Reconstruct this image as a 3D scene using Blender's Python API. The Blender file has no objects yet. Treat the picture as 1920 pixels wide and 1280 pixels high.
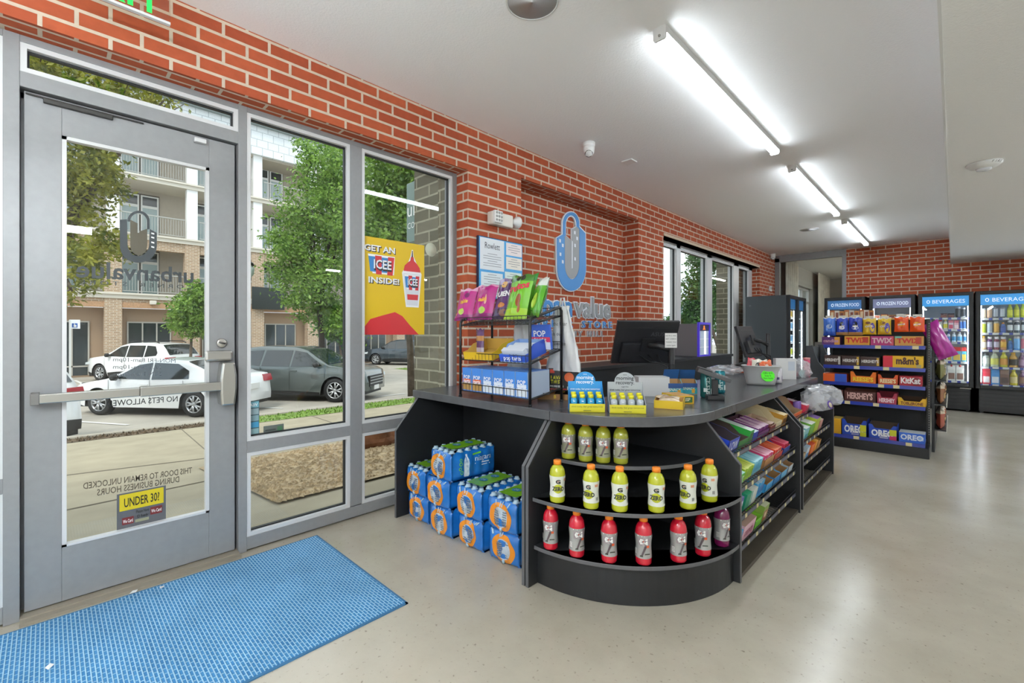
import bpy, bmesh, math, random
from mathutils import Matrix, Vector
C = bpy.context.scene
COL = C.collection
random.seed(7)
PI = math.pi
# ---------------------------------------------------------------- camera, sky, sun, exposure
CAM_H, FPX, YAW, HY = 1.28, 850.5, 0.7724, 624.36
cd = bpy.data.cameras.new('camera')
cam = bpy.data.objects.new('camera', cd)
COL.objects.link(cam)
cam.location = (0, 0, CAM_H)
cam.rotation_euler = (PI / 2, 0, YAW)
cd.sensor_width = 36
cd.lens = FPX / 1920 * 36
cd.shift_y = -(640 - HY) / 1920
cd.clip_start = 0.05
cd.clip_end = 500
C.camera = cam
C.view_settings.view_transform = 'Standard'
C.view_settings.look = 'None'
C.view_settings.gamma = 1
C.view_settings.use_curve_mapping = False
C.view_settings.exposure = 0.42
C.cycles.max_bounces = 8
C.cycles.diffuse_bounces = 5
C.cycles.glossy_bounces = 3
C.cycles.transparent_max_bounces = 12
C.cycles.transmission_bounces = 4
C.cycles.caustics_reflective = False
C.cycles.caustics_refractive = False
C.cycles.sample_clamp_indirect = 4
C.cycles.use_denoising = True
TUBE_W = 25.0
TUBE_R = 50.0
TUBE_B = 80.0
SKY_W = 1.5
w = bpy.data.worlds.new('sky')
C.world = w
w.use_nodes = True
nt = w.node_tree
bg = nt.nodes['Background']
tc = nt.nodes.new('ShaderNodeTexCoord')
ns = nt.nodes.new('ShaderNodeTexNoise')
ns.inputs['Scale'].default_value = 2.2
ns.inputs['Detail'].default_value = 5
cr = nt.nodes.new('ShaderNodeValToRGB')
cr.color_ramp.elements[0].position = 0.42
cr.color_ramp.elements[0].color = (0.70, 0.85, 1.0, 1)
cr.color_ramp.elements[1].position = 0.62
cr.color_ramp.elements[1].color = (1.0, 1.0, 1.0, 1)
nt.links.new(tc.outputs['Generated'], ns.inputs['Vector'])
nt.links.new(ns.outputs[0], cr.inputs[0])
nt.links.new(cr.outputs[0], bg.inputs[0])
bg.inputs[1].default_value = SKY_W
sl = bpy.data.lights.new('sun', 'SUN')
sl.energy = 1.8
sl.angle = 0.35
sl.color = (1.0, 0.95, 0.86)
so = bpy.data.objects.new('sun', sl)
COL.objects.link(so)
so.rotation_euler = (math.radians(38), math.radians(10), math.radians(25))

# ---------------------------------------------------------------- helpers
cY, sY = math.cos(YAW), math.sin(YAW)
def ray(x, y):
    u = (x - 960) / FPX; v = -(y - HY) / FPX
    return (cY * u - sY, sY * u + cY, v)
def atX(p, X):
    d = ray(*p); t = X / d[0]; return Vector((X, d[1] * t, CAM_H + d[2] * t))
def atY(p, Y):
    d = ray(*p); t = Y / d[1]; return Vector((d[0] * t, Y, CAM_H + d[2] * t))
def atZ(p, Z):
    d = ray(*p); t = (Z - CAM_H) / d[2]; return Vector((d[0] * t, d[1] * t, Z))
def atD(p, D):
    d = ray(*p); return Vector((d[0] * D, d[1] * D, CAM_H + d[2] * D))

MATS = {}
def mat(name, col, rough=0.5, metal=0.0, spec=0.5, emit=None, es=0.0, noise=0.0, nscale=8.0, bump=0.0, coat=0.0, trans=0.0, alpha=1.0):
    if name in MATS: return MATS[name]
    m = bpy.data.materials.new(name); m.use_nodes = True
    n = m.node_tree.nodes; l = m.node_tree.links
    b = n['Principled BSDF']
    b.inputs['Base Color'].default_value = (*col, 1)
    b.inputs['Roughness'].default_value = rough
    b.inputs['Metallic'].default_value = metal
    b.inputs['Specular IOR Level'].default_value = spec
    b.inputs['Coat Weight'].default_value = coat
    b.inputs['Transmission Weight'].default_value = trans
    b.inputs['Alpha'].default_value = alpha
    if emit:
        b.inputs['Emission Color'].default_value = (*emit, 1)
        b.inputs['Emission Strength'].default_value = es
    if noise or bump:
        t = n.new('ShaderNodeTexCoord'); x = n.new('ShaderNodeTexNoise')
        x.inputs['Scale'].default_value = nscale; x.inputs['Detail'].default_value = 6
        l.new(t.outputs['Object'], x.inputs['Vector'])
        if noise:
            r = n.new('ShaderNodeValToRGB')
            r.color_ramp.elements[0].position = 0.3; r.color_ramp.elements[1].position = 0.7
            r.color_ramp.elements[0].color = (*[max(0, c * (1 - noise)) for c in col], 1)
            r.color_ramp.elements[1].color = (*[min(1, c * (1 + noise)) for c in col], 1)
            l.new(x.outputs[0], r.inputs[0]); l.new(r.outputs[0], b.inputs['Base Color'])
        if bump:
            u = n.new('ShaderNodeBump'); u.inputs['Strength'].default_value = bump; u.inputs['Distance'].default_value = 0.02
            l.new(x.outputs[0], u.inputs['Height']); l.new(u.outputs[0], b.inputs['Normal'])
    MATS[name] = m
    return m
def hexc(h):
    return tuple((c / 255 / 12.92 if c / 255 <= 0.04045 else ((c / 255 + 0.055) / 1.055) ** 2.4) for c in (int(h[i:i + 2], 16) for i in (0, 2, 4)))
def pm(h, rough=0.4, coat=0.0):          # a printed card, film or plastic colour given as hex
    return mat('print_%s_%d' % (h, int(rough * 100)), hexc(h), rough, coat=coat)
def brick_mat(name, c1, c2, mort, bw, rh, ms, bumpd=0.6, rough=0.8, off=(0, 0), freq=2):
    m = bpy.data.materials.new(name); m.use_nodes = True
    n = m.node_tree.nodes; l = m.node_tree.links; b = n['Principled BSDF']
    u = n.new('ShaderNodeUVMap'); mp = n.new('ShaderNodeMapping'); mp.inputs['Location'].default_value = (off[0], off[1], 0)
    t = n.new('ShaderNodeTexBrick')
    t.inputs['Scale'].default_value = 1; t.inputs['Brick Width'].default_value = bw; t.inputs['Row Height'].default_value = rh
    t.inputs['Mortar Size'].default_value = ms; t.inputs['Mortar Smooth'].default_value = 0.15; t.inputs['Bias'].default_value = -0.1
    t.inputs['Color1'].default_value = (*c1, 1); t.inputs['Color2'].default_value = (*c2, 1); t.inputs['Mortar'].default_value = (*mort, 1)
    l.new(u.outputs[0], mp.inputs[0]); l.new(mp.outputs[0], t.inputs['Vector'])
    x = n.new('ShaderNodeTexNoise'); x.inputs['Scale'].default_value = 22; x.inputs['Detail'].default_value = 6
    l.new(mp.outputs[0], x.inputs['Vector'])
    mx = n.new('ShaderNodeMix'); mx.data_type = 'RGBA'; mx.blend_type = 'MULTIPLY'; mx.inputs[0].default_value = 0.35
    r = n.new('ShaderNodeValToRGB'); r.color_ramp.elements[0].position = 0.3; r.color_ramp.elements[0].color = (0.6, 0.6, 0.6, 1); r.color_ramp.elements[1].position = 0.65
    l.new(x.outputs[0], r.inputs[0]); l.new(t.outputs['Color'], mx.inputs[6]); l.new(r.outputs[0], mx.inputs[7])
    l.new(mx.outputs[2], b.inputs['Base Color'])
    bu = n.new('ShaderNodeBump'); bu.invert = True; bu.inputs['Strength'].default_value = bumpd; bu.inputs['Distance'].default_value = 0.006
    l.new(t.outputs['Fac'], bu.inputs['Height']); l.new(bu.outputs[0], b.inputs['Normal'])
    b.inputs['Roughness'].default_value = rough; b.inputs['Specular IOR Level'].default_value = 0.3
    MATS[name] = m
    return m
def glass_mat(name, tint=(1, 1, 1), fmax=0.55, base=0.03, rough=0.0):
    m = bpy.data.materials.new(name); m.use_nodes = True
    n = m.node_tree.nodes; l = m.node_tree.links; n.remove(n['Principled BSDF'])
    tr = n.new('ShaderNodeBsdfTransparent'); tr.inputs[0].default_value = (*tint, 1)
    gl = n.new('ShaderNodeBsdfGlossy'); gl.inputs['Roughness'].default_value = rough
    fr = n.new('ShaderNodeFresnel'); fr.inputs['IOR'].default_value = 1.5
    ge = n.new('ShaderNodeNewGeometry'); io = n.new('ShaderNodeMapRange'); io.inputs['To Min'].default_value = 1.5; io.inputs['To Max'].default_value = 1 / 1.5
    l.new(ge.outputs['Backfacing'], io.inputs[0]); l.new(io.outputs[0], fr.inputs['IOR'])      # same reflectance on either side of the pane
    mr = n.new('ShaderNodeMapRange'); mr.inputs['From Min'].default_value = 0.0; mr.inputs['From Max'].default_value = 1.0
    mr.inputs['To Min'].default_value = base; mr.inputs['To Max'].default_value = fmax
    mi = n.new('ShaderNodeMixShader')
    l.new(fr.outputs[0], mr.inputs[0]); l.new(mr.outputs[0], mi.inputs[0]); l.new(tr.outputs[0], mi.inputs[1]); l.new(gl.outputs[0], mi.inputs[2])
    l.new(mi.outputs[0], n['Material Output'].inputs[0])
    MATS[name] = m
    return m

class MB:
    def __init__(s): s.v = []; s.f = []; s.mi = []; s.sm = []
    def add(s, vs, fs, mi=0, sm=False, M=None):
        o = len(s.v)
        s.v += [tuple(M @ Vector(p)) for p in vs] if M is not None else [tuple(p) for p in vs]
        for k, f in enumerate(fs):
            s.f.append([i + o for i in f]); s.mi.append(mi[k] if isinstance(mi, list) else mi); s.sm.append(sm)
        return s
    def box(s, x0, x1, y0, y1, z0, z1, mi=0, M=None):
        if x0 > x1: x0, x1 = x1, x0
        if y0 > y1: y0, y1 = y1, y0
        if z0 > z1: z0, z1 = z1, z0
        v = [(x0, y0, z0), (x1, y0, z0), (x1, y1, z0), (x0, y1, z0), (x0, y0, z1), (x1, y0, z1), (x1, y1, z1), (x0, y1, z1)]
        # faces: bottom, top, front(-y), right(+x), back(+y), left(-x)
        return s.add(v, [(3, 2, 1, 0), (4, 5, 6, 7), (0, 1, 5, 4), (1, 2, 6, 5), (2, 3, 7, 6), (3, 0, 4, 7)], mi, False, M)
    def cbox(s, c, sz, mi=0, M=None):
        return s.box(c[0] - sz[0] / 2, c[0] + sz[0] / 2, c[1] - sz[1] / 2, c[1] + sz[1] / 2, c[2] - sz[2] / 2, c[2] + sz[2] / 2, mi, M)
    def prism(s, pts, ax, a0, a1, mi=0, M=None, sm=False):
        n = len(pts)
        P = {'x': lambda p, a: (a, p[0], p[1]), 'y': lambda p, a: (p[0], a, p[1]), 'z': lambda p, a: (p[0], p[1], a)}[ax]
        v = [P(p, a0) for p in pts] + [P(p, a1) for p in pts]
        f = [list(range(n))[::-1], list(range(n, 2 * n))] + [(i, (i + 1) % n, n + (i + 1) % n, n + i) for i in range(n)]
        area = sum(pts[i][0] * pts[(i + 1) % n][1] - pts[(i + 1) % n][0] * pts[i][1] for i in range(n))
        flip = (area < 0) ^ (a1 < a0) ^ (ax == 'y')
        if flip: f = [list(q)[::-1] for q in f]
        return s.add(v, f, mi, sm, M)
    def tube(s, path, r, n=8, mi=0, closed=False, M=None, cap=True):
        path = [Vector(p) for p in path]; N = len(path); vs = []; up = None
        for i, p in enumerate(path):
            a = path[(i - 1) % N] if (closed or i > 0) else p
            b = path[(i + 1) % N] if (closed or i < N - 1) else p
            d = (b - a).normalized()
            if up is None:
                up = Vector((0, 0, 1)) if abs(d.z) < 0.9 else Vector((1, 0, 0))
            e = d.cross(up).normalized(); up = e.cross(d).normalized()
            rr = r[i] if isinstance(r, (list, tuple)) else r
            for k in range(n):
                t = 2 * PI * k / n
                vs.append(p + (e * math.cos(t) + up * math.sin(t)) * rr)
        fs = []
        for i in range(N if closed else N - 1):
            j = (i + 1) % N
            for k in range(n):
                fs.append((i * n + k, i * n + (k + 1) % n, j * n + (k + 1) % n, j * n + k))
        if cap and not closed:
            fs.append(list(range(n))[::-1]); fs.append([(N - 1) * n + k for k in range(n)])
        return s.add(vs, fs, mi, n > 4, M)
    def lathe(s, prof, n=16, mi=0, M=None, a0=0, a1=2 * PI, cap=True, sx=1, sy=1):
        full = abs(a1 - a0 - 2 * PI) < 1e-6; cols = n if full else n + 1; vs = []; fs = []; ml = []
        for r, z in prof:
            for k in range(cols):
                t = a0 + (a1 - a0) * k / n
                vs.append((r * math.cos(t) * sx, r * math.sin(t) * sy, z))
        for i in range(len(prof) - 1):
            for k in range(n):
                k2 = (k + 1) % cols
                fs.append((i * cols + k, i * cols + k2, (i + 1) * cols + k2, (i + 1) * cols + k)); ml.append(mi[i] if isinstance(mi, list) else mi)
        if full and cap:
            fs.append(list(range(cols))[::-1]); ml.append(mi[0] if isinstance(mi, list) else mi)
            fs.append([(len(prof) - 1) * cols + k for k in range(cols)]); ml.append(mi[-1] if isinstance(mi, list) else mi)
        return s.add(vs, fs, ml, True, M)
    def poly(s, pts, mi=0, M=None): return s.add(pts, [list(range(len(pts)))], mi, False, M)
    def disc(s, c, r, nrm='y', n=24, mi=0, M=None, rx=None):
        rx = rx or r
        q = []
        for k in range(n):
            a, b = rx * math.cos(2 * PI * k / n), r * math.sin(2 * PI * k / n)
            q.append({'y': (c[0] + a, c[1], c[2] + b), 'x': (c[0], c[1] + a, c[2] + b), 'z': (c[0] + a, c[1] + b, c[2])}[nrm])
        return s.add(q, [list(range(n))], mi, False, M)
    def text(s, t, size, mi=0, M=None, fn=None, align='C', bold=0.0, wmax=None, sx=1.0):
        vs, fs, wd = glyphs(t, bold)
        k = size; kx = size * sx
        if wmax and wd * kx > wmax: kx = wmax / wd
        ox = {'C': -wd * kx / 2, 'L': 0, 'R': -wd * kx}[align]
        v = [(x * kx + ox, y * k, 0) for x, y in vs]
        if fn: v = [fn(p[0], p[1]) for p in v]
        return s.add(v, fs, mi, False, M)
    def build(s, name, mats, parent=None, label=None, kind=None, off=None, uv=False, loc=None, bevel=0, shade=None):
        me = bpy.data.meshes.new(name)
        if off is not None: s.v = [(p[0] - off[0], p[1] - off[1], p[2] - off[2]) for p in s.v]
        me.from_pydata(s.v, [], s.f)
        if not isinstance(mats, (list, tuple)): mats = [mats]
        for m in mats: me.materials.append(m)
        me.polygons.foreach_set('material_index', s.mi)
        me.polygons.foreach_set('use_smooth', [bool(q) for q in s.sm] if shade is None else [shade] * len(s.f))
        me.update()
        if uv:
            ul = me.uv_layers.new(name='uv')
            for p in me.polygons:
                nx, ny, nz = abs(p.normal.x), abs(p.normal.y), abs(p.normal.z)
                for li in p.loop_indices:
                    c = me.vertices[me.loops[li].vertex_index].co
                    ul.data[li].uv = (c.y, c.z) if nx >= ny and nx >= nz else ((c.x, c.z) if ny >= nz else (c.y, c.x))
        o = bpy.data.objects.new(name, me); COL.objects.link(o)
        if parent is not None: o.parent = parent
        if label: o['label'] = label
        if kind: o['kind'] = kind
        if loc is not None: o.location = loc
        if bevel:
            b = o.modifiers.new('bevel', 'BEVEL'); b.width = bevel; b.segments = 2; b.limit_method = 'ANGLE'; b.angle_limit = 0.7
        return o
GLY = {}
def glyphs(t, bold=0.0):
    key = (t, bold)
    if key in GLY: return GLY[key]
    cu = bpy.data.curves.new('lettering', 'FONT'); cu.body = t; cu.size = 1; cu.fill_mode = 'FRONT'; cu.resolution_u = 2; cu.offset = bold
    o = bpy.data.objects.new('lettering', cu); me = o.to_mesh()
    vs = [(v.co.x, v.co.y) for v in me.vertices]; fs = [list(p.vertices) for p in me.polygons]
    o.to_mesh_clear(); bpy.data.objects.remove(o); bpy.data.curves.remove(cu)
    if vs:
        x0 = min(v[0] for v in vs); x1 = max(v[0] for v in vs); vs = [(v[0] - x0, v[1]) for v in vs]
    else: x0 = x1 = 0
    GLY[key] = (vs, fs, x1 - x0)
    return GLY[key]
def frameM(o, ax, ay):                    # matrix whose x axis is ax, y axis ay, at o
    ax = Vector(ax).normalized(); ay = Vector(ay).normalized(); az = ax.cross(ay)
    return Matrix(((ax.x, ay.x, az.x, o[0]), (ax.y, ay.y, az.y, o[1]), (ax.z, ay.z, az.z, o[2]), (0, 0, 0, 1)))
def MF(x, y, z): return frameM((x, y, z), (1, 0, 0), (0, 0, 1))       # lettering on a face that looks to -y
def MR(x, y, z): return frameM((x, y, z), (0, 1, 0), (0, 0, 1))       # lettering on a face that looks to +x
def TR(x, y, z, rz=0, rx=0, ry=0): return Matrix.Translation((x, y, z)) @ Matrix.Rotation(rz, 4, 'Z') @ Matrix.Rotation(ry, 4, 'Y') @ Matrix.Rotation(rx, 4, 'X')
def tag(o, label, cat, group=None):
    o['label'] = label; o['category'] = cat
    if group: o['group'] = group
    return o
def thing(name, label, cat, loc=(0, 0, 0), rotz=0, group=None):
    o = bpy.data.objects.new(name, None); COL.objects.link(o); o.empty_display_size = 0.05
    o.location = loc; o.rotation_euler = (0, 0, rotz)
    return tag(o, label, cat, group)
def struct(o): o['kind'] = 'structure'; return o
def dup(root, loc, rotz=None, label=None, group=None):
    r = root.copy(); COL.objects.link(r); r.location = loc
    if rotz is not None: r.rotation_euler = (r.rotation_euler[0], r.rotation_euler[1], rotz)
    if label: r['label'] = label
    if group: r['group'] = group
    for ch in list(root.children):
        c = ch.copy(); COL.objects.link(c); c.parent = r
        for g in ch.children:
            d = g.copy(); COL.objects.link(d); d.parent = c
    return r
ORD = ['first', 'second', 'third', 'fourth', 'fifth', 'sixth', 'seventh', 'eighth', 'ninth', 'tenth', 'eleventh', 'twelfth']

# ---------------------------------------------------------------- shared materials
WX, HC, BY, RX = -2.8256, 2.972, 11.19, 3.6     # brick face of window wall, ceiling height, back wall, right wall
FX = WX - 0.14                                  # front of the metal window frames
M_brick = brick_mat('red_brick', hexc('a04a2e'), hexc('b55a38'), hexc('cdbba8'), 0.229, 0.0745, 0.0085, off=(0.02, 0.022))
M_tan = brick_mat('taupe_brick', hexc('6f6a58'), hexc('827b68'), hexc('aaa48e'), 0.40, 0.105, 0.009)
M_far = brick_mat('buff_brick', hexc('a08468'), hexc('b89a7c'), hexc('cfc4b2'), 0.26, 0.085, 0.012)
M_alu = mat('brushed_aluminium', hexc('8b8b8c'), 0.42, 0.15, noise=0.04, nscale=30)
M_alu2 = mat('pale_aluminium', hexc('d4d4d4'), 0.35, 0.1)
M_chrome = mat('satin_steel', hexc('b8b6b0'), 0.25, 0.85)
M_gasket = mat('black_rubber', hexc('101214'), 0.5)
M_glass = glass_mat('window_glass', (0.97, 0.99, 0.985), 0.75, 0.0)
M_white = mat('white_plastic', hexc('e8e8e6'), 0.4)
M_black = mat('black_laminate', hexc('1c1d1f'), 0.45, noise=0.1, nscale=20)
M_blk2 = mat('black_metal', hexc('151518'), 0.35)
M_blkpl = mat('black_plastic', hexc('1a1a1c'), 0.45)
M_top = mat('charcoal_laminate', hexc('4b4c4f'), 0.25, noise=0.1, nscale=14)
M_edge = mat('grey_edge_band', hexc('58585a'), 0.4)
M_ceil = mat('painted_ceiling', hexc('fafafa'), 0.9, bump=0.15, nscale=90)
M_wall = mat('painted_wall', hexc('ececea'), 0.9)
M_kraft = mat('kraft_board', hexc('b08a5c'), 0.8)
M_card = mat('grey_board', hexc('b9a68c'), 0.8)
# ================================================================ SETTING
# floor: polished concrete
def concrete_floor():
    m = bpy.data.materials.new('polished_concrete'); m.use_nodes = True
    n = m.node_tree.nodes; l = m.node_tree.links; b = n['Principled BSDF']
    t = n.new('ShaderNodeTexCoord')
    a = n.new('ShaderNodeTexNoise'); a.inputs['Scale'].default_value = 0.9; a.inputs['Detail'].default_value = 8; a.inputs['Roughness'].default_value = 0.65
    r = n.new('ShaderNodeValToRGB')
    r.color_ramp.elements[0].position = 0.3; r.color_ramp.elements[0].color = (*hexc('a59d8d'), 1)
    r.color_ramp.elements[1].position = 0.72; r.color_ramp.elements[1].color = (*hexc('c1baaa'), 1)
    sp = n.new('ShaderNodeTexNoise'); sp.inputs['Scale'].default_value = 55; sp.inputs['Detail'].default_value = 3
    sr = n.new('ShaderNodeValToRGB'); sr.color_ramp.elements[0].position = 0.24; sr.color_ramp.elements[0].color = (0.25, 0.22, 0.2, 1); sr.color_ramp.elements[1].position = 0.36
    mx = n.new('ShaderNodeMix'); mx.data_type = 'RGBA'; mx.blend_type = 'MULTIPLY'; mx.inputs[0].default_value = 0.6
    l.new(t.outputs['Object'], a.inputs['Vector']); l.new(t.outputs['Object'], sp.inputs['Vector'])
    l.new(a.outputs[0], r.inputs[0]); l.new(sp.outputs[0], sr.inputs[0])
    l.new(r.outputs[0], mx.inputs[6]); l.new(sr.outputs[0], mx.inputs[7]); l.new(mx.outputs[2], b.inputs['Base Color'])
    rr = n.new('ShaderNodeMapRange'); rr.inputs['To Min'].default_value = 0.12; rr.inputs['To Max'].default_value = 0.3
    l.new(a.outputs[0], rr.inputs[0]); l.new(rr.outputs[0], b.inputs['Roughness'])
    bu = n.new('ShaderNodeBump'); bu.inputs['Strength'].default_value = 0.03; bu.inputs['Distance'].default_value = 0.01
    l.new(sp.outputs[0], bu.inputs['Height']); l.new(bu.outputs[0], b.inputs['Normal'])
    b.inputs['Specular IOR Level'].default_value = 0.5
    return m
NY = -3.2
struct(MB().box(WX - 0.3, RX, NY, 17.4, -0.12, 0).build('floor', concrete_floor()))
mb = MB().box(WX - 0.3, RX, NY, 17.4, HC, HC + 0.25)
struct(mb.build('ceiling', M_ceil))
s0 = atY((1783, 494.5), BY)
SOF_X, SOF_Z = s0.x, s0.z
struct(MB().box(SOF_X, RX, NY, BY, SOF_Z, HC - 0.001).build('ceiling_soffit', M_ceil))
struct(MB().box(SOF_X - 0.006, SOF_X + 0.004, NY, BY - 0.001, SOF_Z - 0.004, SOF_Z + 0.012).build('trim_1', M_white))
struct(MB().box(RX, RX + 0.2, NY, 17.4, 0, HC).build('wall_right', M_wall))
struct(MB().box(WX - 0.3, RX, NY - 0.2, NY, 0, HC).build('wall_rear', M_wall))
# left wall with its openings and the shallow niche
O1a, O1b, O1z = -1.6, atX((877, 500), WX).y, 2.605
O2a, O2b, O2z, O2s = atX((1244, 500), WX).y, atX((1424, 540), WX).y, atX((1244, 440), WX).z - 0.01, 0.62
N_a, N_b, N_z = atX((977, 335), WX).y, atX((1197, 410), WX).y, atX((1085, 372), WX).z
NX = WX - 0.21
XO = WX - 0.30
mb = MB()
mb.box(XO, WX, NY, O1a, 0, HC)
mb.box(XO, WX, O1a, O1b, O1z, HC)
mb.box(XO, WX, O1b, N_a, 0, HC)
mb.box(XO, WX, N_a, N_b, N_z, HC)
mb.box(XO, NX, N_a, N_b, 0, N_z)
mb.box(XO, WX, N_b, O2a, 0, HC)
mb.box(XO, WX, O2a, O2b, O2z, HC)
mb.box(XO, WX, O2a, O2b, 0, O2s)
mb.box(XO, WX, O2b, BY + 0.2, 0, HC)
struct(mb.build('wall_left', M_brick, uv=True))
# back wall (brick) and the glazed screen to the room beyond
GL = atY((1587, 500), BY).x
mb = MB().box(GL, RX, BY, BY + 0.2, 0, HC)
struct(mb.build('wall_back', M_brick, uv=True))
g0, g1 = WX, GL
fr = MB()
fr.box(g0, g0 + 0.09, BY, BY + 0.1, 0, HC - 0.06); fr.box(g1 - 0.07, g1, BY - 0.012, BY + 0.1, 0, HC)
fr.box(g0, g1, BY, BY + 0.1, HC - 0.14, HC)
f = struct(fr.build('window_3', M_alu))
MB().box(g0 + 0.09, g1 - 0.07, BY + 0.04, BY + 0.052, 0, HC - 0.14).build('pane', M_glass, f)
# room beyond the screen
M_dim = mat('dim_grey_wall', hexc('a8a8a2'), 0.9)
struct(MB().box(g0 - 0.3, 0.2, 17.2, 17.4, 0, HC).build('wall_beyond', M_dim))
struct(MB().box(0.0, 0.2, BY + 0.2, 17.2, 0, HC).build('wall_partition', M_dim))
mb = MB(); mb.box(XO, WX, BY + 0.2, 12.6, 0, HC); mb.box(XO, WX, 14.9, 17.2, 0, HC); mb.box(XO, WX, 12.6, 14.9, 2.5, HC); mb.box(XO, WX, 12.6, 14.9, 0, 0.5)
struct(mb.build('wall_room', M_dim))
fr = MB()
for y in (12.6, 13.35, 14.1, 14.84): fr.box(WX - 0.15, WX - 0.08, y, y + 0.06, 0.5, 2.5)
fr.box(WX - 0.15, WX - 0.08, 12.6, 14.9, 2.44, 2.5); fr.box(WX - 0.15, WX - 0.08, 12.6, 14.9, 0.5, 0.56)
fr.box(WX - 0.15, WX - 0.08, 12.6, 14.9, 2.1, 2.15)
f = struct(fr.build('window_4', M_alu2))
MB().box(WX - 0.12, WX - 0.11, 12.66, 14.84, 0.56, 2.44).build('pane', M_glass, f)
M_curt = mat('sheer_grey_curtain', hexc('d8d4c8'), 0.9, noise=0.12, nscale=5)
def curtain(y0, y1, x, label):
    v = []; f = []; n = 44
    for i in range(n + 1):
        t = i / n
        for z in (0.003, 1.4, HC - 0.02):
            v.append((x + 0.035 * math.sin(t * 38) * (1.0 if z < 2 else 0.7), y0 + (y1 - y0) * t, z))
    for i in range(n):
        for k in range(2): f.append((i * 3 + k, i * 3 + 3 + k, i * 3 + 4 + k, i * 3 + 1 + k))
    o = MB().add(v, f, 0, True).build('curtain', M_curt, loc=None)
    sm = o.modifiers.new('thick', 'SOLIDIFY'); sm.thickness = 0.006
    tag(o, label, 'curtain', 'curtains in the room beyond')
curtain(11.5, 12.62, WX + 0.14, 'grey sheer curtain nearest the metal frame of the glazed screen')
curtain(14.88, 16.5, WX + 0.14, 'grey sheer curtain on the far side of the room window beyond the screen')
# ---- window frames of the entrance front
def frame_bar(mb, y0, y1, z0, z1, x=FX, d=0.11): mb.box(x - d, x, y0, y1, z0, z1)
yf = lambda px, y=600: atX((px, y), FX).y
DJ0, DJ1, DJ2, DJ3 = yf(5), yf(37), yf(447), yf(463)       # door jambs
MU0, MU1, JR0 = yf(657), yf(679), yf(849)
HT = 2.575                                                 # underside of head bar
HD0, HD1 = atX((447, 269), FX).z, atX((447, 247), FX).z    # transom bar over door
RL0, RL1 = 0.578, 0.645                                    # middle rail
mb = MB()
frame_bar(mb, DJ0, DJ1, 0.001, O1z); frame_bar(mb, DJ2, DJ3, 0.001, O1z)
frame_bar(mb, MU0, MU1, 0.09, HT); frame_bar(mb, JR0, O1b, 0.001, O1z)
frame_bar(mb, DJ3, JR0, HT, O1z); frame_bar(mb, DJ1, DJ2, HT, O1z)
frame_bar(mb, DJ1, DJ2, HD0, HD1)
frame_bar(mb, DJ3, JR0, 0.012, 0.085)
frame_bar(mb, DJ3, MU0, RL0, RL1); frame_bar(mb, MU1, JR0, RL0, RL1)
frame_bar(mb, O1a, O1a + 0.06, 0.001, O1z); frame_bar(mb, O1a, DJ0, HT, O1z); frame_bar(mb, O1a, DJ0, 0.012, 0.085); frame_bar(mb, O1a, DJ0, RL0, RL1)
mb.box(FX - 0.11, FX - 0.075, DJ1, DJ1 + 0.035, 0.02, HD0); mb.box(FX - 0.11, FX - 0.075, DJ2 - 0.035, DJ2, 0.02, HD0); mb.box(FX - 0.11, FX - 0.075, DJ1, DJ2, HD0 - 0.03, HD0)
w1 = struct(mb.build('window_1', M_alu, bevel=0.002))
st = MB(); gk = MB(); pn = MB()
def light(y0, y1, z0, z1, x=FX):                           # glazing stop, gasket and pane of one light
    a = 0.022
    for q, (dx0, dx1, i0, i1) in ((st, (0.005, 0.05, 0.0, a)), (gk, (0.03, 0.055, a, a + 0.007))):
        q.box(x - dx1, x - dx0, y0 + i0, y1 - i0, z0 + i0, z0 + i1); q.box(x - dx1, x - dx0, y0 + i0, y1 - i0, z1 - i1, z1 - i0)
        q.box(x - dx1, x - dx0, y0 + i0, y0 + i1, z0 + i1, z1 - i1); q.box(x - dx1, x - dx0, y1 - i1, y1 - i0, z0 + i1, z1 - i1)
    pn.box(x - 0.06, x - 0.054, y0 + a, y1 - a, z0 + a, z1 - a)
for y0, y1, z0, z1 in ((DJ1, DJ2, HD1, HT), (DJ3, MU0, 0.085, RL0), (DJ3, MU0, RL1, HT), (MU1, JR0, 0.085, RL0), (MU1, JR0, RL1, HT), (O1a + 0.06, DJ0, 0.085, RL0), (O1a + 0.06, DJ0, RL1, HT)):
    light(y0, y1, z0, z1)
st.build('glazing_stop', M_alu2, w1); gk.build('gasket', M_gasket, w1); pn.build('pane', M_glass, w1)
struct(MB().box(FX - 0.13, FX + 0.06, DJ1, DJ2, 0.001, 0.014).box(FX - 0.1, FX + 0.02, DJ1, DJ2, 0.014, 0.02).build('trim_2', mat('worn_sill', hexc('9b9384'), 0.5, 0.3)))
# ---- second window
mb = MB(); st = MB(); gk = MB(); pn = MB()
y2 = lambda px: atX((px, 560), FX).y
E2 = [O2a, O2a + 0.06, y2(1269), y2(1276), y2(1326), y2(1335), y2(1376), y2(1385), y2(1404), O2b]
for k in range(0, 10, 2): frame_bar(mb, E2[k], E2[k + 1], O2s, O2z)
frame_bar(mb, O2a, O2b, O2z - 0.05, O2z); frame_bar(mb, O2a, O2b, O2s, O2s + 0.06)
w2 = struct(mb.build('window_2', M_alu2))
for k in range(1, 8, 2): light(E2[k], E2[k + 1], O2s + 0.06, O2z - 0.05)
st.build('glazing_stop', M_alu2, w2); gk.build('gasket', M_gasket, w2); pn.build('pane', M_glass, w2)
struct(MB().box(FX, WX + 0.01, O2a, O2b, O2z, O2z + 0.035).build('trim_3', mat('lintel_angle', hexc('c9b8a2'), 0.7)))

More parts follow.
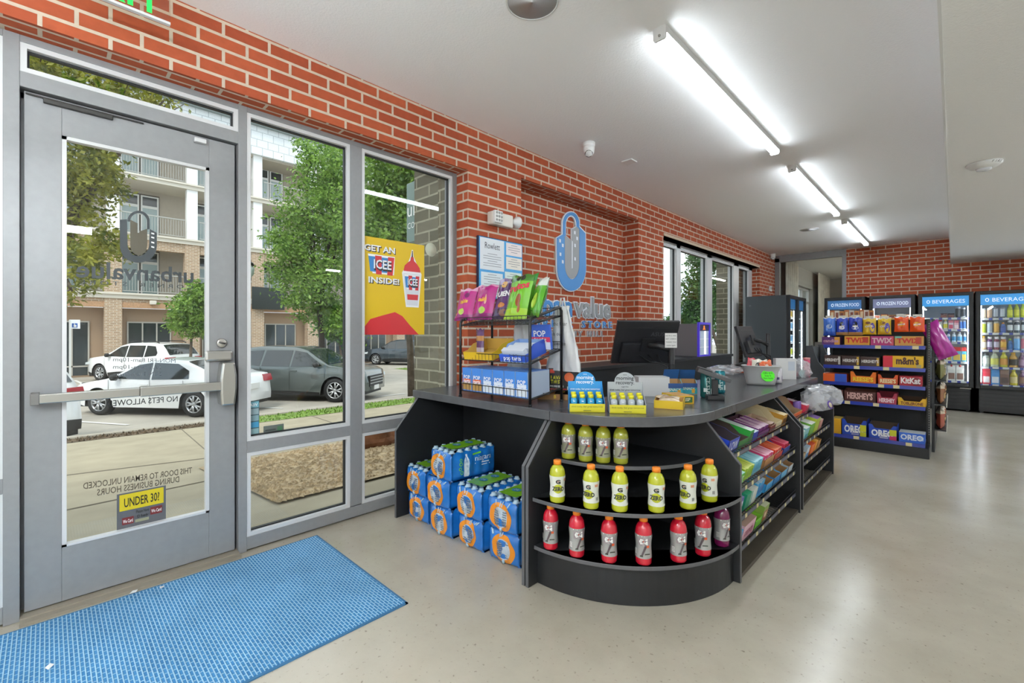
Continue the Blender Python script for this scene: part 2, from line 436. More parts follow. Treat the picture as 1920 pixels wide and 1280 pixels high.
# ---- entrance door
d = MB(); DX = FX - 0.025
a0, a1, z0, z1 = DJ1 + 0.012, DJ2 - 0.012, 0.025, HD0 - 0.008
g = [atX(p, DX) for p in ((116, 248), (392, 300), (116, 1015), (388, 964))]
gy0, gy1, gz0, gz1 = g[0].y, g[1].y, 0.278, g[0].z - 0.015
d.box(DX - 0.045, DX, a0, gy0, z0, z1); d.box(DX - 0.045, DX, gy1, a1, z0, z1); d.box(DX - 0.045, DX, gy0, gy1, z0, gz0); d.box(DX - 0.045, DX, gy0, gy1, gz1, z1)
dr = struct(d.build('door_1', M_alu, bevel=0.002))
q = MB()
for (ya, yb, za, zb) in ((gy0, gy1, gz0, gz0 + 0.011), (gy0, gy1, gz1 - 0.016, gz1), (gy0, gy0 + 0.016, gz0, gz1), (gy1 - 0.016, gy1, gz0, gz1)): q.box(DX - 0.03, DX + 0.004, ya, yb, za, zb)
q.build('glazing_stop', M_alu2, dr)
MB().box(DX - 0.028, DX - 0.022, gy0, gy1, gz0, gz1).build('pane', M_glass, dr)
# panic bar
pz = [atX(p, DX + 0.07) for p in ((67, 742), (435, 727))]
zc = (pz[0].z + pz[1].z) / 2
b0, b1 = pz[0].y, pz[1].y
b = MB(); ym = b0 + (b1 - b0) * 0.47
b.box(DX + 0.045, DX + 0.085, b0, ym, zc - 0.021, zc + 0.021); b.box(DX + 0.04, DX + 0.09, ym, b1 - 0.03, zc - 0.024, zc + 0.024)
bar = b.build('push_bar', M_chrome, dr, bevel=0.004)
MB().box(DX, DX + 0.088, b0 - 0.018, b0 + 0.012, zc - 0.026, zc + 0.026).build('end_cap', mat('grey_cap', hexc('6c6a66'), 0.45), bar, bevel=0.004)
b = MB().prism([(b1 - 0.055, zc - 0.11), (b1 + 0.01, zc - 0.11), (b1 + 0.02, zc - 0.02), (b1 + 0.02, zc + 0.05), (b1 + 0.01, zc + 0.13), (b1 - 0.05, zc + 0.13), (b1 - 0.06, zc + 0.04), (b1 - 0.06, zc - 0.04)], 'x', DX, DX + 0.095)
b.build('latch_case', M_chrome, bar, bevel=0.01)
lk = atX((408, 667), DX + 0.02)
MB().prism([(lk.y - 0.065 + 0.03 * (1 - math.cos(t)) * 0 + 0.1 * 0, lk.z) for t in ()] or [(lk.y - 0.06, lk.z - 0.03), (lk.y + 0.075, lk.z - 0.03), (lk.y + 0.075, lk.z + 0.03), (lk.y - 0.06, lk.z + 0.03)], 'x', DX, DX + 0.03).build('pull_plate', M_chrome, dr, bevel=0.012)
cyl = atX((417, 643), DX + 0.02)
MB().lathe([(0.026, 0), (0.026, 0.012), (0.02, 0.014)], 20, 0, frameM((DX, cyl.y, cyl.z), (0, 1, 0), (0, 0, 1))).build('lock_cylinder', M_chrome, dr)
MB().tube([(DX + 0.018, cyl.y - 0.016, cyl.z + 0.004), (DX + 0.018, cyl.y + 0.016, cyl.z - 0.004)], 0.005, 6).build('thumb_turn', mat('dark_steel', hexc('5a5856'), 0.3, 0.8), dr)
# closer arm along the head
zt = z1 - 0.012
cl = MB().box(DX, DX + 0.02, a0 + 0.06, a0 + 0.30, zt - 0.024, zt - 0.004).box(DX + 0.004, DX + 0.012, a0 + 0.005, a0 + 0.42, zt - 0.004, zt + 0.004)
cl.build('closer_arm', mat('dark_bronze', hexc('3a3836'), 0.4, 0.5), dr, bevel=0.003)
MB().box(DX, DX + 0.03, a1 - 0.2, a1 - 0.145, zt - 0.03, zt - 0.006).build('door_stop', M_alu2, dr, bevel=0.004)
# ================================================================ CEILING LIGHTS
M_tube = mat('lit_diffuser', (1, 1, 1), 0.5, emit=(0.86, 0.94, 1.0), es=TUBE_W)
M_fix = mat('fixture_white', hexc('dcdcda'), 0.4)
M_tubr = mat('fill_diffuser_right', (1, 1, 1), 0.5, emit=(0.86, 0.94, 1.0), es=TUBE_R)
M_tubb = mat('fill_diffuser_entry', (1, 1, 1), 0.5, emit=(0.86, 0.94, 1.0), es=TUBE_B)
M_tubm = mat('fill_diffuser_room', (1, 1, 1), 0.5, emit=(1.0, 0.97, 0.9), es=40)
def tube_light(x, y0, y1, zt, label, m=None):
    t = thing('tube_light', label, 'ceiling light', (x, (y0 + y1) / 2, zt), group='ceiling tube lights')
    h = (y1 - y0) / 2
    b = MB().box(-0.036, 0.036, -h, h, -0.04, -0.0005)
    pr = [(-0.037, -0.062), (-0.03, -0.075), (0.03, -0.075), (0.037, -0.062), (0.037, 0), (-0.037, 0)]
    b.prism(pr, 'y', -h - 0.012, -h); b.prism(pr, 'y', h, h + 0.012)
    b.build('housing', M_fix, t)
    arc = [(0.035 * math.cos(a), -0.04 - 0.034 * math.sin(a)) for a in [PI * k / 10 for k in range(11)]]
    MB().prism(arc, 'y', -h, h).build('diffuser', m or M_tube, t)
    MB().lathe([(0.008, 0), (0.006, 0.006)], 10, 0, frameM((0, -h - 0.012, -0.05), (1, 0, 0), (0, 0, 1))).build('end_screw', M_chrome, t)
ends = [((1240, 68), (1452, 285)), ((1487, 318), (1562, 403)), ((1578, 418), (1614, 459))]
LX = -1.165
names = ['white tube light nearest the entrance, largest on the flat ceiling', 'white tube light in the middle of the ceiling row', 'white tube light closest to the red brick back wall']
for (p, q), nm in zip(ends, names):
    tube_light(LX, atX(p, LX).y if False else atZ(p, HC - 0.05).y, atZ(q, HC - 0.05).y, HC, nm)
tube_light(-0.9, 12.6, 14.8, HC, 'added unseen tube light brightening the room beyond the glazed screen', M_tubm)  # unseen lamp added to lift the dark room beyond
for x, lab in ((-0.75, 'nearest the entrance door'), (0.9, 'over the open floor right of the door')):  # hanging tubes out of view, added to brighten the ceiling
    t = thing('added_fill_tube', 'added unseen fill tube light on two rods, %s' % lab, 'fill light', (x, -0.85 if x < 0 else -1.9, HC), group='added fill tubes by the entrance')
    MB().lathe([(0.03, -1.12), (0.03, 1.12)], 14, 0, frameM((0, 0, 2.15 - HC), (0, 0, 1), (1, 0, 0))).build('diffuser', M_tubb, t)
    for y in (-0.8, 0.8): MB().tube([(0, y, 2.18 - HC), (0, y, -0.002)], 0.005, 6).build('rod', M_white, t)
for k, y in enumerate((-2.8, 3.6, 7.0)):  # unseen tubes added as fill light for the right side and floor
    tube_light(2.3, y, y + 2.25, SOF_Z, 'added unseen tube light under the lowered ceiling, %s from the entrance' % ORD[k], M_tubr)

# ================================================================ OUTDOORS
def GZ(x):
    if x > -3.6: return -0.02
    if x > -10.5: return -0.02 + (x + 3.6) / 6.9 * 0.44
    if x > -10.66: return -0.46
    if x > -13.5: return -0.60 + (x + 10.66) / 2.84 * 0.25
    return -0.85
def atG(p):
    d = ray(*p); t = 2.0
    while t < 120 and CAM_H + d[2] * t > GZ(d[0] * t): t += 0.02
    return Vector((d[0] * t, d[1] * t, GZ(d[0] * t)))
M_side = mat('sidewalk_concrete', hexc('a0967f'), 0.9, noise=0.12, nscale=2.5, bump=0.2)
M_lot = mat('lot_concrete', hexc('aaa397'), 0.9, noise=0.1, nscale=1.2)
def strip(name, xs, y0, y1, m, lift=0.0):
    v = []; f = []
    for x in xs: v += [(x, y0, GZ(x) + lift), (x, y1, GZ(x) + lift)]
    for i in range(len(xs) - 1): f.append((2 * i, 2 * i + 2, 2 * i + 3, 2 * i + 1))
    n = len(v); v += [(p[0], p[1], p[2] - 0.3) for p in v]; f = [q[::-1] for q in f] + [tuple(n + i for i in q) for q in f]
    e = [2 * i for i in range(len(xs))] + [2 * i + 1 for i in range(len(xs))][::-1]
    for i in range(len(e)): a, b = e[i], e[(i + 1) % len(e)]; f.append((a, b, b + n, a + n))
    return MB().add(v, f).build(name, m)
struct(strip('pavement', [XO + 0.15, -3.6, -5, -7, -9, -10.3], -14, 60, M_side))
jm = MB()
for (p, q) in (((335, 800), (388, 846)), ((120, 892), (385, 860)), ((120, 958), (388, 903)), ((570, 775), (645, 800)), ((470, 1000), (655, 955))):
    a, b = atG(p), atG(q)
    jm.tube([(a.x, a.y, a.z + 0.001), (b.x, b.y, b.z + 0.001)], 0.008, 4)
struct(jm.build('pavement_line', mat('joint_dark', hexc('6f675a'), 0.9)))
struct(MB().box(-10.66, -10.5, -14, 60, -0.9, -0.455).build('kerb', mat('kerb_concrete', hexc('a59d8f'), 0.9, noise=0.1)))
struct(strip('road', [-10.66, -13.5, -20, -32], -25, 90, M_lot))
M_paint = mat('road_paint', hexc('dcdad4'), 0.8)
pl = MB()
for (p, q, w) in (((120, 789), (240, 797), 0.1), ((485, 764), (530, 766), 0.1), ((700, 745), (760, 738), 0.1), ((140, 713), (160, 722), 0.12)):
    a, b = atG(p), atG(q); d = (b - a).normalized(); n = Vector((-d.y, d.x, 0)) * w / 2
    pl.poly([(v.x, v.y, v.z + 0.012) for v in (a - n, b - n, b + n, a + n)])
struct(pl.build('road_marking', M_paint))
# dirt strip, grass strip, gravel bed
M_grass = mat('cut_grass', hexc('6f8a3a'), 0.9, noise=0.35, nscale=6)
M_dirt = mat('leaf_litter', hexc('5a4a36'), 0.95, noise=0.4, nscale=9)
def tufts(name, x0, x1, ya, yb, n, hgt, m, label, cat):
    v = []; f = []; mb = MB()
    rnd = random.Random(5)
    mb.poly([(x0, ya, GZ(x0) + 0.006), (x1, ya, GZ(x1) + 0.006), (x1, yb, GZ(x1) + 0.006), (x0, yb, GZ(x0) + 0.006)][::-1])
    for _ in range(n):
        x = rnd.uniform(x0, x1); y = rnd.uniform(ya, yb); a = rnd.uniform(0, 6.28); w = 0.02; h = hgt * rnd.uniform(0.4, 1)
        dx, dy = math.cos(a) * w, math.sin(a) * w; z = GZ(x)
        mb.add([(x - dx, y - dy, z), (x + dx, y + dy, z), (x + dy, y - dx, z + h)], [(0, 1, 2)])
    o = mb.build(name, m); o['kind'] = 'stuff'; return tag(o, label, cat)
tufts('grass', -10.28, -9.2, 2.7, 20, 3500, 0.06, M_grass, 'narrow strip of cut grass between the pavement and the kerb', 'grass')
tufts('dead_leaves', -10.28, -9.75, -6, 2.6, 1600, 0.05, M_dirt, 'strip of brown leaf litter along the kerb outside the door', 'leaf litter')
tufts('grass_verge', -24, -19, 14.5, 19.5, 1200, 0.1, M_grass, 'green grass verge beyond the dark grey car', 'grass')
M_stone = mat('river_gravel', hexc('b09a78'), 0.9, noise=0.3, nscale=12)
c0, c1, c2, c3 = atG((525, 946)), atG((760, 893)), atG((464, 908)), atG((464, 849))
gx0, gy0_, gx1 = c0.x, c0.y - 0.02, -5.75
gb = MB(); rnd = random.Random(3)
gb.poly([(gx0, gy0_, -0.005), (gx1, gy0_ - 0.1, GZ(gx1) + 0.012), (gx1, 8.5, GZ(gx1) + 0.012), (gx0, 8.5, -0.005)][::-1])
for _ in range(5200):
    t = rnd.random(); x = gx0 + (gx1 - gx0) * t; y = gy0_ + (rnd.random() ** 1.6) * 5.0
    r = rnd.uniform(0.012, 0.026); z = -0.005 + (GZ(gx1) + 0.017) * t; q = rnd.uniform(0, 6.28)
    e = [(r * math.cos(q + k * 2.094) * rnd.uniform(0.7, 1.4), r * math.sin(q + k * 2.094) * rnd.uniform(0.7, 1.4)) for k in range(3)]
    gb.add([(x + e[0][0], y + e[0][1], z), (x + e[1][0], y + e[1][1], z), (x + e[2][0], y + e[2][1], z), (x, y, z + r * 0.8)], [(0, 1, 3), (1, 2, 3), (2, 0, 3)])
o = gb.build('gravel', M_stone); o['kind'] = 'stuff'; tag(o, 'bed of tan pea gravel outside the entrance windows', 'gravel')
# boulder
rk = atG((716, 838)); v = []; f = []
bm = bmesh.new(); bmesh.ops.create_icosphere(bm, subdivisions=3, radius=1)
rnd = random.Random(11)
for q in bm.verts:
    n = 1 + 0.16 * math.sin(q.co.x * 4.1 + 1) + 0.12 * math.sin(q.co.y * 5.3) + 0.1 * math.sin(q.co.z * 6 + q.co.x * 3)
    q.co = Vector((q.co.x * 0.17 * n, q.co.y * 0.27 * n, max(-0.5, q.co.z) * 0.2 * n))
mesh = bpy.data.meshes.new('boulder'); bm.to_mesh(mesh); bm.free()
ro = bpy.data.objects.new('boulder', mesh); COL.objects.link(ro); mesh.materials.append(mat('red_sandstone', hexc('7c5238'), 0.95, noise=0.45, nscale=5, bump=0.6))
ro.location = (rk.x - 0.1, rk.y, rk.z + 0.07); tag(ro, 'rough reddish brown boulder lying at the edge of the gravel bed', 'boulder')
# taupe brick piers outside
for k, (y, px, lab) in enumerate(((O1b + 0.03, 777, 1), (O2b - 0.35, 1343, 2))):
    xl = atY((px, 600), y).x
    struct(MB().box(xl, XO + 0.02, y, y + 0.5, -0.3, 5.5).build('pillar_%d' % lab, M_tan, uv=True))
struct(MB().box(XO - 0.1, XO - 0.001, -14, O1a, -0.3, 5.5).box(XO - 0.1, XO - 0.001, O1a, O1b, 2.75, 5.5).box(XO - 0.1, XO - 0.001, O1b, O2a, -0.3, 5.5).box(XO - 0.1, XO - 0.001, O2a, O2b, 2.75, 5.5).box(XO - 0.1, XO - 0.001, O2b, 20, 2.75, 5.5).build('wall_facade', M_tan, uv=True))
# projecting shop sign
sg = [atY((762, 345), 2.95), atY((779, 452), 2.95)]
sx0, sx1, sz0, sz1 = sg[0].x, XO - 0.45, sg[1].z, sg[0].z
t = thing('projecting_sign', 'tall grey green sign with white letters hanging beside the taupe brick pier outside', 'sign', ((sx0 + sx1) / 2, 2.98, sz0))
MB().box(sx0, sx1, 2.95, 3.01, sz0, sz1).build('board', mat('sign_green', hexc('6d837c'), 0.4), t, off=t.location, bevel=0.01)
MB().text('urbanvalue', 0.24, 0, MF(sx0 + 0.03, 2.946, sz0 + 0.30), align='L').text('CORNER STORE', 0.1, 0, MF(sx0 + 0.03, 2.946, sz0 + 0.16), align='L').build('lettering', M_white, t, off=t.location)
for zz in (sz1 - 0.2, sz0 + 0.15): MB().box(sx1, XO, 2.965, 2.995, zz, zz + 0.05).build('bracket', M_blk2, t, off=t.location)

# ---------------------------------------------------------------- apartment building across the lot
FA = -29.5
cols = [2.28 + 3.22 * k for k in range(-4, 11)]
Z0, ZB0, ZB1, Z2, Z3, ZR0, ZR1 = -0.85, 2.55, 3.28, 6.31, 9.28, 11.75, 13.4
bd = thing('apartment_building', 'four storey brick and white apartment block with balconies across the parking lot', 'building', (FA, 8, Z0))
OFF = bd.location
M_wht = mat('white_cladding', hexc('e6e6e4'), 0.7); M_cream = mat('cream_slab', hexc('cfc8ba'), 0.8); M_sid = mat('beige_siding', hexc('b5ab9c'), 0.85, noise=0.05)
M_tanw = mat('tan_stucco', hexc('a88f76'), 0.85); M_dwin = mat('dark_glass', hexc('2a3436'), 0.12, spec=0.8); M_lwin = mat('blind_glass', hexc('8fa3a3'), 0.15, spec=0.8); M_brn = mat('brown_board', hexc('5a5046'), 0.8)
ya, yb = cols[0] - 2, cols[-1] + 2
def bp(name, m, boxes, uv=False, par=None):
    q = MB()
    for b in boxes: q.box(*b)
    return q.build(name, m, par or bd, off=OFF if par is None else None, uv=uv)
bp('back_wall', M_sid, [(FA - 2.2, FA - 2.0, ya, yb, ZB1, ZR0)])
bp('shop_wall', M_tanw, [(FA - 0.9, FA - 0.7, ya, yb, Z0, ZB0)])
bp('brick_band', M_far, [(FA - 0.4, FA, ya, yb, ZB0, ZB1 - 0.28)], uv=True)
bp('soldier_course', mat('soldier_brick', hexc('b08a68'), 0.9, noise=0.2, nscale=20), [(FA, FA + 0.03, ya, yb, ZB0, ZB0 + 0.26)])
for z in (ZB1, Z2, Z3): bp('balcony_slab', M_cream, [(FA - 2.1, FA + 0.12, ya, yb, z - 0.28, z), (FA + 0.12, FA + 0.2, ya, yb, z - 0.09, z)])
bp('upper_brick_band', M_far, [(FA - 0.3, FA, ya, yb, Z2 - 0.75, Z2 - 0.28)], uv=True)
bp('soffit', M_sid, [(FA - 2.1, FA, ya, yb, ZR0 - 0.1, ZR0)])
sh = brick_mat('white_shingle', hexc('e4e6e6'), hexc('dcdfe0'), hexc('b4babc'), 0.6, 0.45, 0.02, bumpd=0.3)
bp('shingle_band', sh, [(FA - 0.3, FA + 0.25, ya, yb, ZR0, ZR1)], uv=True)
bp('roof_edge', mat('roof_grey', hexc('8d9696'), 0.7), [(FA - 12, FA + 0.55, ya, yb, ZR1, ZR1 + 0.22)])
bp('parapet', mat('pale_parapet', hexc('c8d0d0'), 0.7), [(FA - 12, FA - 0.9, ya, yb, ZR1 + 0.22, ZR1 + 1.6)])
M_rail = mat('rail_grey', hexc('a8a8a2'), 0.5)
wf = None
for k, y in enumerate(cols):
    bp('brick_pillar', M_far, [(FA - 0.5, FA + 0.06, y - 0.33, y + 0.33, Z0, Z2 - 0.28)], uv=True)
    bp('white_column', M_wht, [(FA - 0.4, FA + 0.04, y - 0.24, y + 0.24, Z2, ZR0)])
    if k == len(cols) - 1: continue
    y0, y1 = y + 0.33, cols[k + 1] - 0.33
    for fl, z in enumerate((ZB1, Z2, Z3)):
        q = MB()
        q.box(FA - 0.03, FA + 0.02, y0, y1, z + 0.98, z + 1.03).box(FA - 0.02, FA + 0.01, y0, y1, z + 0.1, z + 0.13)
        for i in range(23): q.box(FA - 0.01, FA, y0 + (y1 - y0) * (i + 0.5) / 23, y0 + (y1 - y0) * (i + 0.5) / 23 + 0.016, z + 0.1, z + 1.0)
        q.build('balcony_railing', M_rail, bd, off=OFF)
        bp('dark_board', M_brn, [(FA - 2.0, FA - 1.96, y0 + 0.0, y0 + 1.75, z, z + 2.5)])
        for i in range(2):
            wy = y0 + 0.1 + i * 0.84
            if wf is None:
                q = MB()
                for b in ((0, 0.07, 0, 2.4), (0.70, 0.77, 0, 2.4), (0.07, 0.70, 2.33, 2.4), (0.07, 0.70, 1.72, 1.86), (0.07, 0.70, 0, 0.1)): q.box(0, 0.06, b[0], b[1], b[2], b[3])
                wf = q.build('balcony_window', M_wht, bd)
                wp = MB().box(0.01, 0.03, 0.07, 0.7, 0.1, 1.72, 0).box(0.01, 0.03, 0.07, 0.7, 1.86, 2.33, 1).build('pane', [M_lwin, M_dwin], wf)
                W_ = wf; P_ = wp
            else:
                W_ = wf.copy(); COL.objects.link(W_); P_ = wp.copy(); COL.objects.link(P_); P_.parent = W_
            W_.location = (FA - 1.96 - OFF[0], wy - OFF[1], z + 0.02 - OFF[2])
    # shop fronts
    q = MB(); xs = FA - 0.7
    n = 3; z1 = ZB0 - 0.75
    for i in range(n + 1): q.box(xs, xs + 0.06, y0 + 0.25 + (y1 - y0 - 0.8) * i / n, y0 + 0.31 + (y1 - y0 - 0.8) * i / n, Z0 + 0.1, z1)
    q.box(xs, xs + 0.06, y0 + 0.25, y1 - 0.49, z1, z1 + 0.07).box(xs, xs + 0.06, y0 + 0.25, y1 - 0.49, Z0 + 0.5, Z0 + 0.56)
    f = q.build('shop_window', mat('shop_frame', hexc('b8b4aa'), 0.5), bd, off=OFF)
    MB().box(xs, xs + 0.03, y0 + 0.25, y1 - 0.49, Z0 + 0.1, z1).build('pane', M_dwin, f, off=OFF)
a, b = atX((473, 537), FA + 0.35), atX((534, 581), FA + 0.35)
o = MB().box(FA + 0.24, FA + 0.32, a.y, b.y, b.z, a.z).build('reflection_panel', mat('dark_green_reflection', hexc('1e2622'), 0.2))  # dark panel at the facade standing in for a reflection in the window glass
tag(o, 'dark rectangle standing in for a screen reflected in the glass, beside the street lamp', 'screen')
a, b = atX((281, 563), FA + 0.2), atX((294, 571), FA + 0.2)
o = MB().box(FA + 0.03, FA + 0.2, a.y, b.y, b.z, a.z).build('wall_lamp', M_cream, bevel=0.03); tag(o, 'cream box lamp on the brick band above the shop window', 'lamp')

# ---------------------------------------------------------------- trees
def leaf_mat(name, c1, c2):
    m = bpy.data.materials.new(name); m.use_nodes = True
    n = m.node_tree.nodes; l = m.node_tree.links; b = n['Principled BSDF']
    oi = n.new('ShaderNodeTexCoord'); x = n.new('ShaderNodeTexNoise'); x.inputs['Scale'].default_value = 3.0; x.inputs['Detail'].default_value = 8
    r = n.new('ShaderNodeValToRGB'); r.color_ramp.elements[0].position = 0.35; r.color_ramp.elements[1].position = 0.65
    r.color_ramp.elements[0].color = (*c1, 1); r.color_ramp.elements[1].color = (*c2, 1)
    l.new(oi.outputs['Object'], x.inputs['Vector']); l.new(x.outputs[0], r.inputs[0]); l.new(r.outputs[0], b.inputs['Base Color'])
    b.inputs['Roughness'].default_value = 0.5
    tl = n.new('ShaderNodeBsdfTranslucent'); l.new(r.outputs[0], tl.inputs[0]); mi = n.new('ShaderNodeMixShader'); mi.inputs[0].default_value = 0.4
    l.new(b.outputs[0], mi.inputs[1]); l.new(tl.outputs[0], mi.inputs[2]); l.new(mi.outputs[0], n['Material Output'].inputs[0])
    return m
M_lf1 = leaf_mat('olive_leaves', hexc('4a5a1c'), hexc('aeac42'))
M_lf2 = leaf_mat('green_leaves', hexc('3c6420'), hexc('98bc54'))
M_lf3 = leaf_mat('deep_leaves', hexc('2e5426'), hexc('5f8a48'))
M_bark = mat('grey_bark', hexc('5c5146'), 0.95, noise=0.3, nscale=9)
M_barkd = mat('dark_bark', hexc('2e2822'), 0.95)
def tree(name, label, base, blobs, nl, ls, lm, tr=0.1, bark=None, seed=1, lean=None, group=None):
    rnd = random.Random(seed)
    t = thing(name, label, 'tree', base, group=group)
    B = Vector(base); ctr = sum((Vector(c) for c, r in blobs), Vector()) / len(blobs)
    mb = MB(); fork = B.lerp(ctr, 0.55); fork.z = B.z + (ctr.z - B.z) * 0.6
    mb.tube([B - Vector((0, 0, 0.1)), B.lerp(fork, 0.5) + Vector((0.04, 0.03, 0)), fork], [tr, tr * 0.8, tr * 0.6], 8)
    for c, r in blobs:
        e = Vector(c); m = fork.lerp(e, 0.5) + Vector((rnd.uniform(-.2, .2), rnd.uniform(-.2, .2), 0.15))
        mb.tube([fork, m, e], [tr * 0.5, tr * 0.35, tr * 0.12], 6)
        for q in range(4):
            a = Vector((rnd.gauss(0, 1), rnd.gauss(0, 1), rnd.gauss(0, 0.7))).normalized()
            mb.tube([m.lerp(e, 0.5 + 0.5 * rnd.random()), e + Vector((a.x * r[0], a.y * r[1], a.z * r[2])) * 0.8], [tr * 0.14, tr * 0.05], 4)
    mb.build('trunk', bark or M_bark, t, off=base)
    v = []; f = []; vol = [r[0] * r[1] * r[2] for c, r in blobs]; tot = sum(vol)
    for (c, r), vo in zip(blobs, vol):
        nc = max(6, int(26 * vo / tot * len(blobs)))
        tw = []
        for _ in range(nc):
            a = Vector((rnd.gauss(0, 1), rnd.gauss(0, 1), rnd.gauss(0, 1))).normalized() * (rnd.random() ** 0.45)
            tw.append(Vector((c[0] + a.x * r[0], c[1] + a.y * r[1], c[2] + a.z * r[2])))
        for _ in range(int(nl * vo / tot)):
            p = rnd.choice(tw) + Vector((rnd.gauss(0, 0.24) * r[0], rnd.gauss(0, 0.24) * r[1], rnd.gauss(0, 0.17) * r[2]))
            d = Vector((rnd.gauss(0, 1), rnd.gauss(0, 1), rnd.gauss(-0.4, 0.7))).normalized(); e = d.orthogonal().normalized()
            e = (Matrix.Rotation(rnd.uniform(0, 6.28), 3, d) @ e); s = ls * rnd.uniform(0.6, 1.3); n = len(v)
            v += [p, p + d * s * 0.5 + e * s * 0.24, p + d * s, p + d * s * 0.5 - e * s * 0.24]
            f.append((n, n + 1, n + 2, n + 3))
    q = MB().add(v, f); q.build('foliage', lm, t, off=base)
    return t
def grd(px, D): p = atD(px, D); return Vector((p.x, p.y, GZ(p.x)))
def blob(px, D, r): p = atD(px, D); return ((p.x, p.y, p.z), r)
tree('street_tree', 'olive leaved tree whose boughs hang over the left side of the door glass', atG((20, 800)), [blob((120, 330), 9.5, (1.1, 0.75, 1.0)), blob((195, 330), 9.8, (0.7, 0.5, 0.75)), blob((150, 470), 9.3, (0.9, 0.6, 0.8)), blob((120, 180), 9.6, (1.2, 0.9, 0.7)), blob((225, 190), 9.8, (0.8, 0.7, 0.55)), blob((310, 185), 10.2, (0.5, 0.5, 0.25)), blob((60, 120), 9.5, (1.2, 0.8, 0.7)), blob((135, 545), 9.3, (0.4, 0.3, 0.25))], 15000, 0.125, M_lf1, 0.16, seed=4)
tree('shade_tree', 'bright green tree filling the middle window pane, dark trunk behind the grey car', grd((606, 600), 17), [blob((625, 330), 17, (1.5, 1.1, 1.2)), blob((585, 390), 17, (1.4, 1.1, 1.2)), blob((635, 440), 17, (1.6, 1.1, 1.3)), blob((545, 480), 16.8, (1.5, 0.9, 1.0)), blob((600, 530), 16.9, (1.7, 1.1, 1.0)), blob((640, 590), 17.2, (1.2, 0.9, 0.9)), blob((590, 575), 17.2, (1.1, 0.9, 0.6)), blob((575, 290), 17, (0.8, 0.6, 0.6)), blob((520, 450), 16.8, (0.7, 0.5, 0.4))], 24000, 0.15, M_lf2, 0.14, M_barkd, seed=6)
tree('oak_tree', 'green tree behind the yellow poster with a grey trunk near the taupe pier', atG((772, 742)), [blob((715, 330), 12, (1.2, 0.9, 1.0)), blob((750, 400), 12.2, (1.2, 0.9, 1.0)), blob((700, 430), 11.8, (0.9, 0.7, 0.8)), blob((780, 330), 12, (1.2, 0.9, 1.0)), blob((745, 470), 12, (1.0, 0.9, 0.7)), blob((800, 450), 12, (1.0, 0.9, 0.8))], 18000, 0.13, M_lf2, 0.13, seed=8)
tree('young_tree', 'small light green tree at the right edge of the door glass before the apartment block', grd((352, 600), 20), [blob((362, 575), 20, (0.9, 0.8, 0.8)), blob((340, 600), 20, (0.7, 0.6, 0.5)), blob((380, 550), 20, (0.7, 0.6, 0.6)), blob((375, 610), 20, (0.8, 0.7, 0.5))], 7000, 0.17, M_lf2, 0.08, seed=9)
tree('small_tree', 'low green tree under the crown of the larger tree in the middle pane', grd((642, 600), 24), [blob((645, 615), 24, (1.3, 1.1, 0.9)), blob((620, 605), 24, (0.9, 0.8, 0.7))], 3000, 0.22, M_lf3, 0.08, seed=10)
tree('roadside_tree', 'dark green tree seen through the second window beside the sky', (-8.4, 24.0, -0.5), [blob((1308, 560), 24, (1.0, 1.0, 1.5)), blob((1318, 500), 24, (0.8, 0.8, 1.0)), blob((1300, 610), 24, (1.0, 1.0, 1.0)), blob((1335, 570), 24, (1.0, 1.0, 1.8))], 11000, 0.2, M_lf3, 0.12, seed=12)
tree('distant_tree', 'pale distant tree low on the skyline of the second window', (-22, 50, -0.85), [blob((1268, 612), 50, (2.0, 2.0, 1.3)), blob((1285, 622), 50, (2.2, 2.0, 1.3))], 2500, 0.4, M_lf3, 0.12, seed=13)
hb = MB(); rnd = random.Random(2)
# ---------------------------------------------------------------- street lamp, sign post
lp = atG((466, 700)); lp = Vector((lp.x, lp.y, GZ(lp.x)))
D_ = 16.5; bl = atD((466, 690), D_); bl.z = GZ(bl.x); top = atD((466, 488), D_).z
t = thing('street_lamp', 'black street lamp post with a glass lantern, beside the door frame', 'street lamp', bl)
MB().lathe([(0.16, 0), (0.16, 0.3), (0.09, 0.45), (0.07, top - bl.z - 0.75), (0.1, top - bl.z - 0.7), (0.1, top - bl.z - 0.62)], 12).build('post', M_blk2, t)
lan = MB().lathe([(0.09, 0), (0.17, 0.12), (0.2, 0.32), (0.13, 0.45)], 12, 0, Matrix.Translation((0, 0, top - bl.z - 0.62))).build('lantern', mat('lantern_glass', hexc('b8c4c0'), 0.15), t)
MB().lathe([(0.2, 0), (0.15, 0.1), (0.04, 0.16)], 12, 0, Matrix.Translation((0, 0, top - bl.z - 0.18))).build('lantern_cap', M_blk2, lan)
D_ = 17.5; a, b = atD((131, 599), D_), atD((145, 616), D_); g_ = GZ(a.x)
t = thing('parking_sign', 'white and blue disabled parking sign on a post, left in the door glass', 'sign', (a.x, a.y, g_))
ax = (a - b); ax.z = 0; dirx = Vector((0.25, 0.97, 0)).normalized(); hw = 0.155
Mx = frameM((0, 0, 0), dirx, (0, 0, 1))
MB().cbox((0.14, (a.z + b.z) / 2 - g_, 0.0), (hw * 2, a.z - b.z, 0.01), 0, Mx).build('plate', mat('sign_white', hexc('dfe4e8'), 0.5), t)
q = MB().cbox((0.14, b.z - g_ + 0.13, 0.008), (0.16, 0.16, 0.006), 0, Mx); q.build('blue_square', pm('2b5fae'), t)
q = MB().disc((0.15, b.z - g_ + 0.11, 0.013), 0.045, 'z', 16, 0, Mx).disc((0.13, b.z - g_ + 0.185, 0.013), 0.016, 'z', 12, 0, Mx).cbox((0.135, b.z - g_ + 0.15, 0.013), (0.02, 0.06, 0.002), 0, Mx); q.build('wheelchair_symbol', M_white, t)
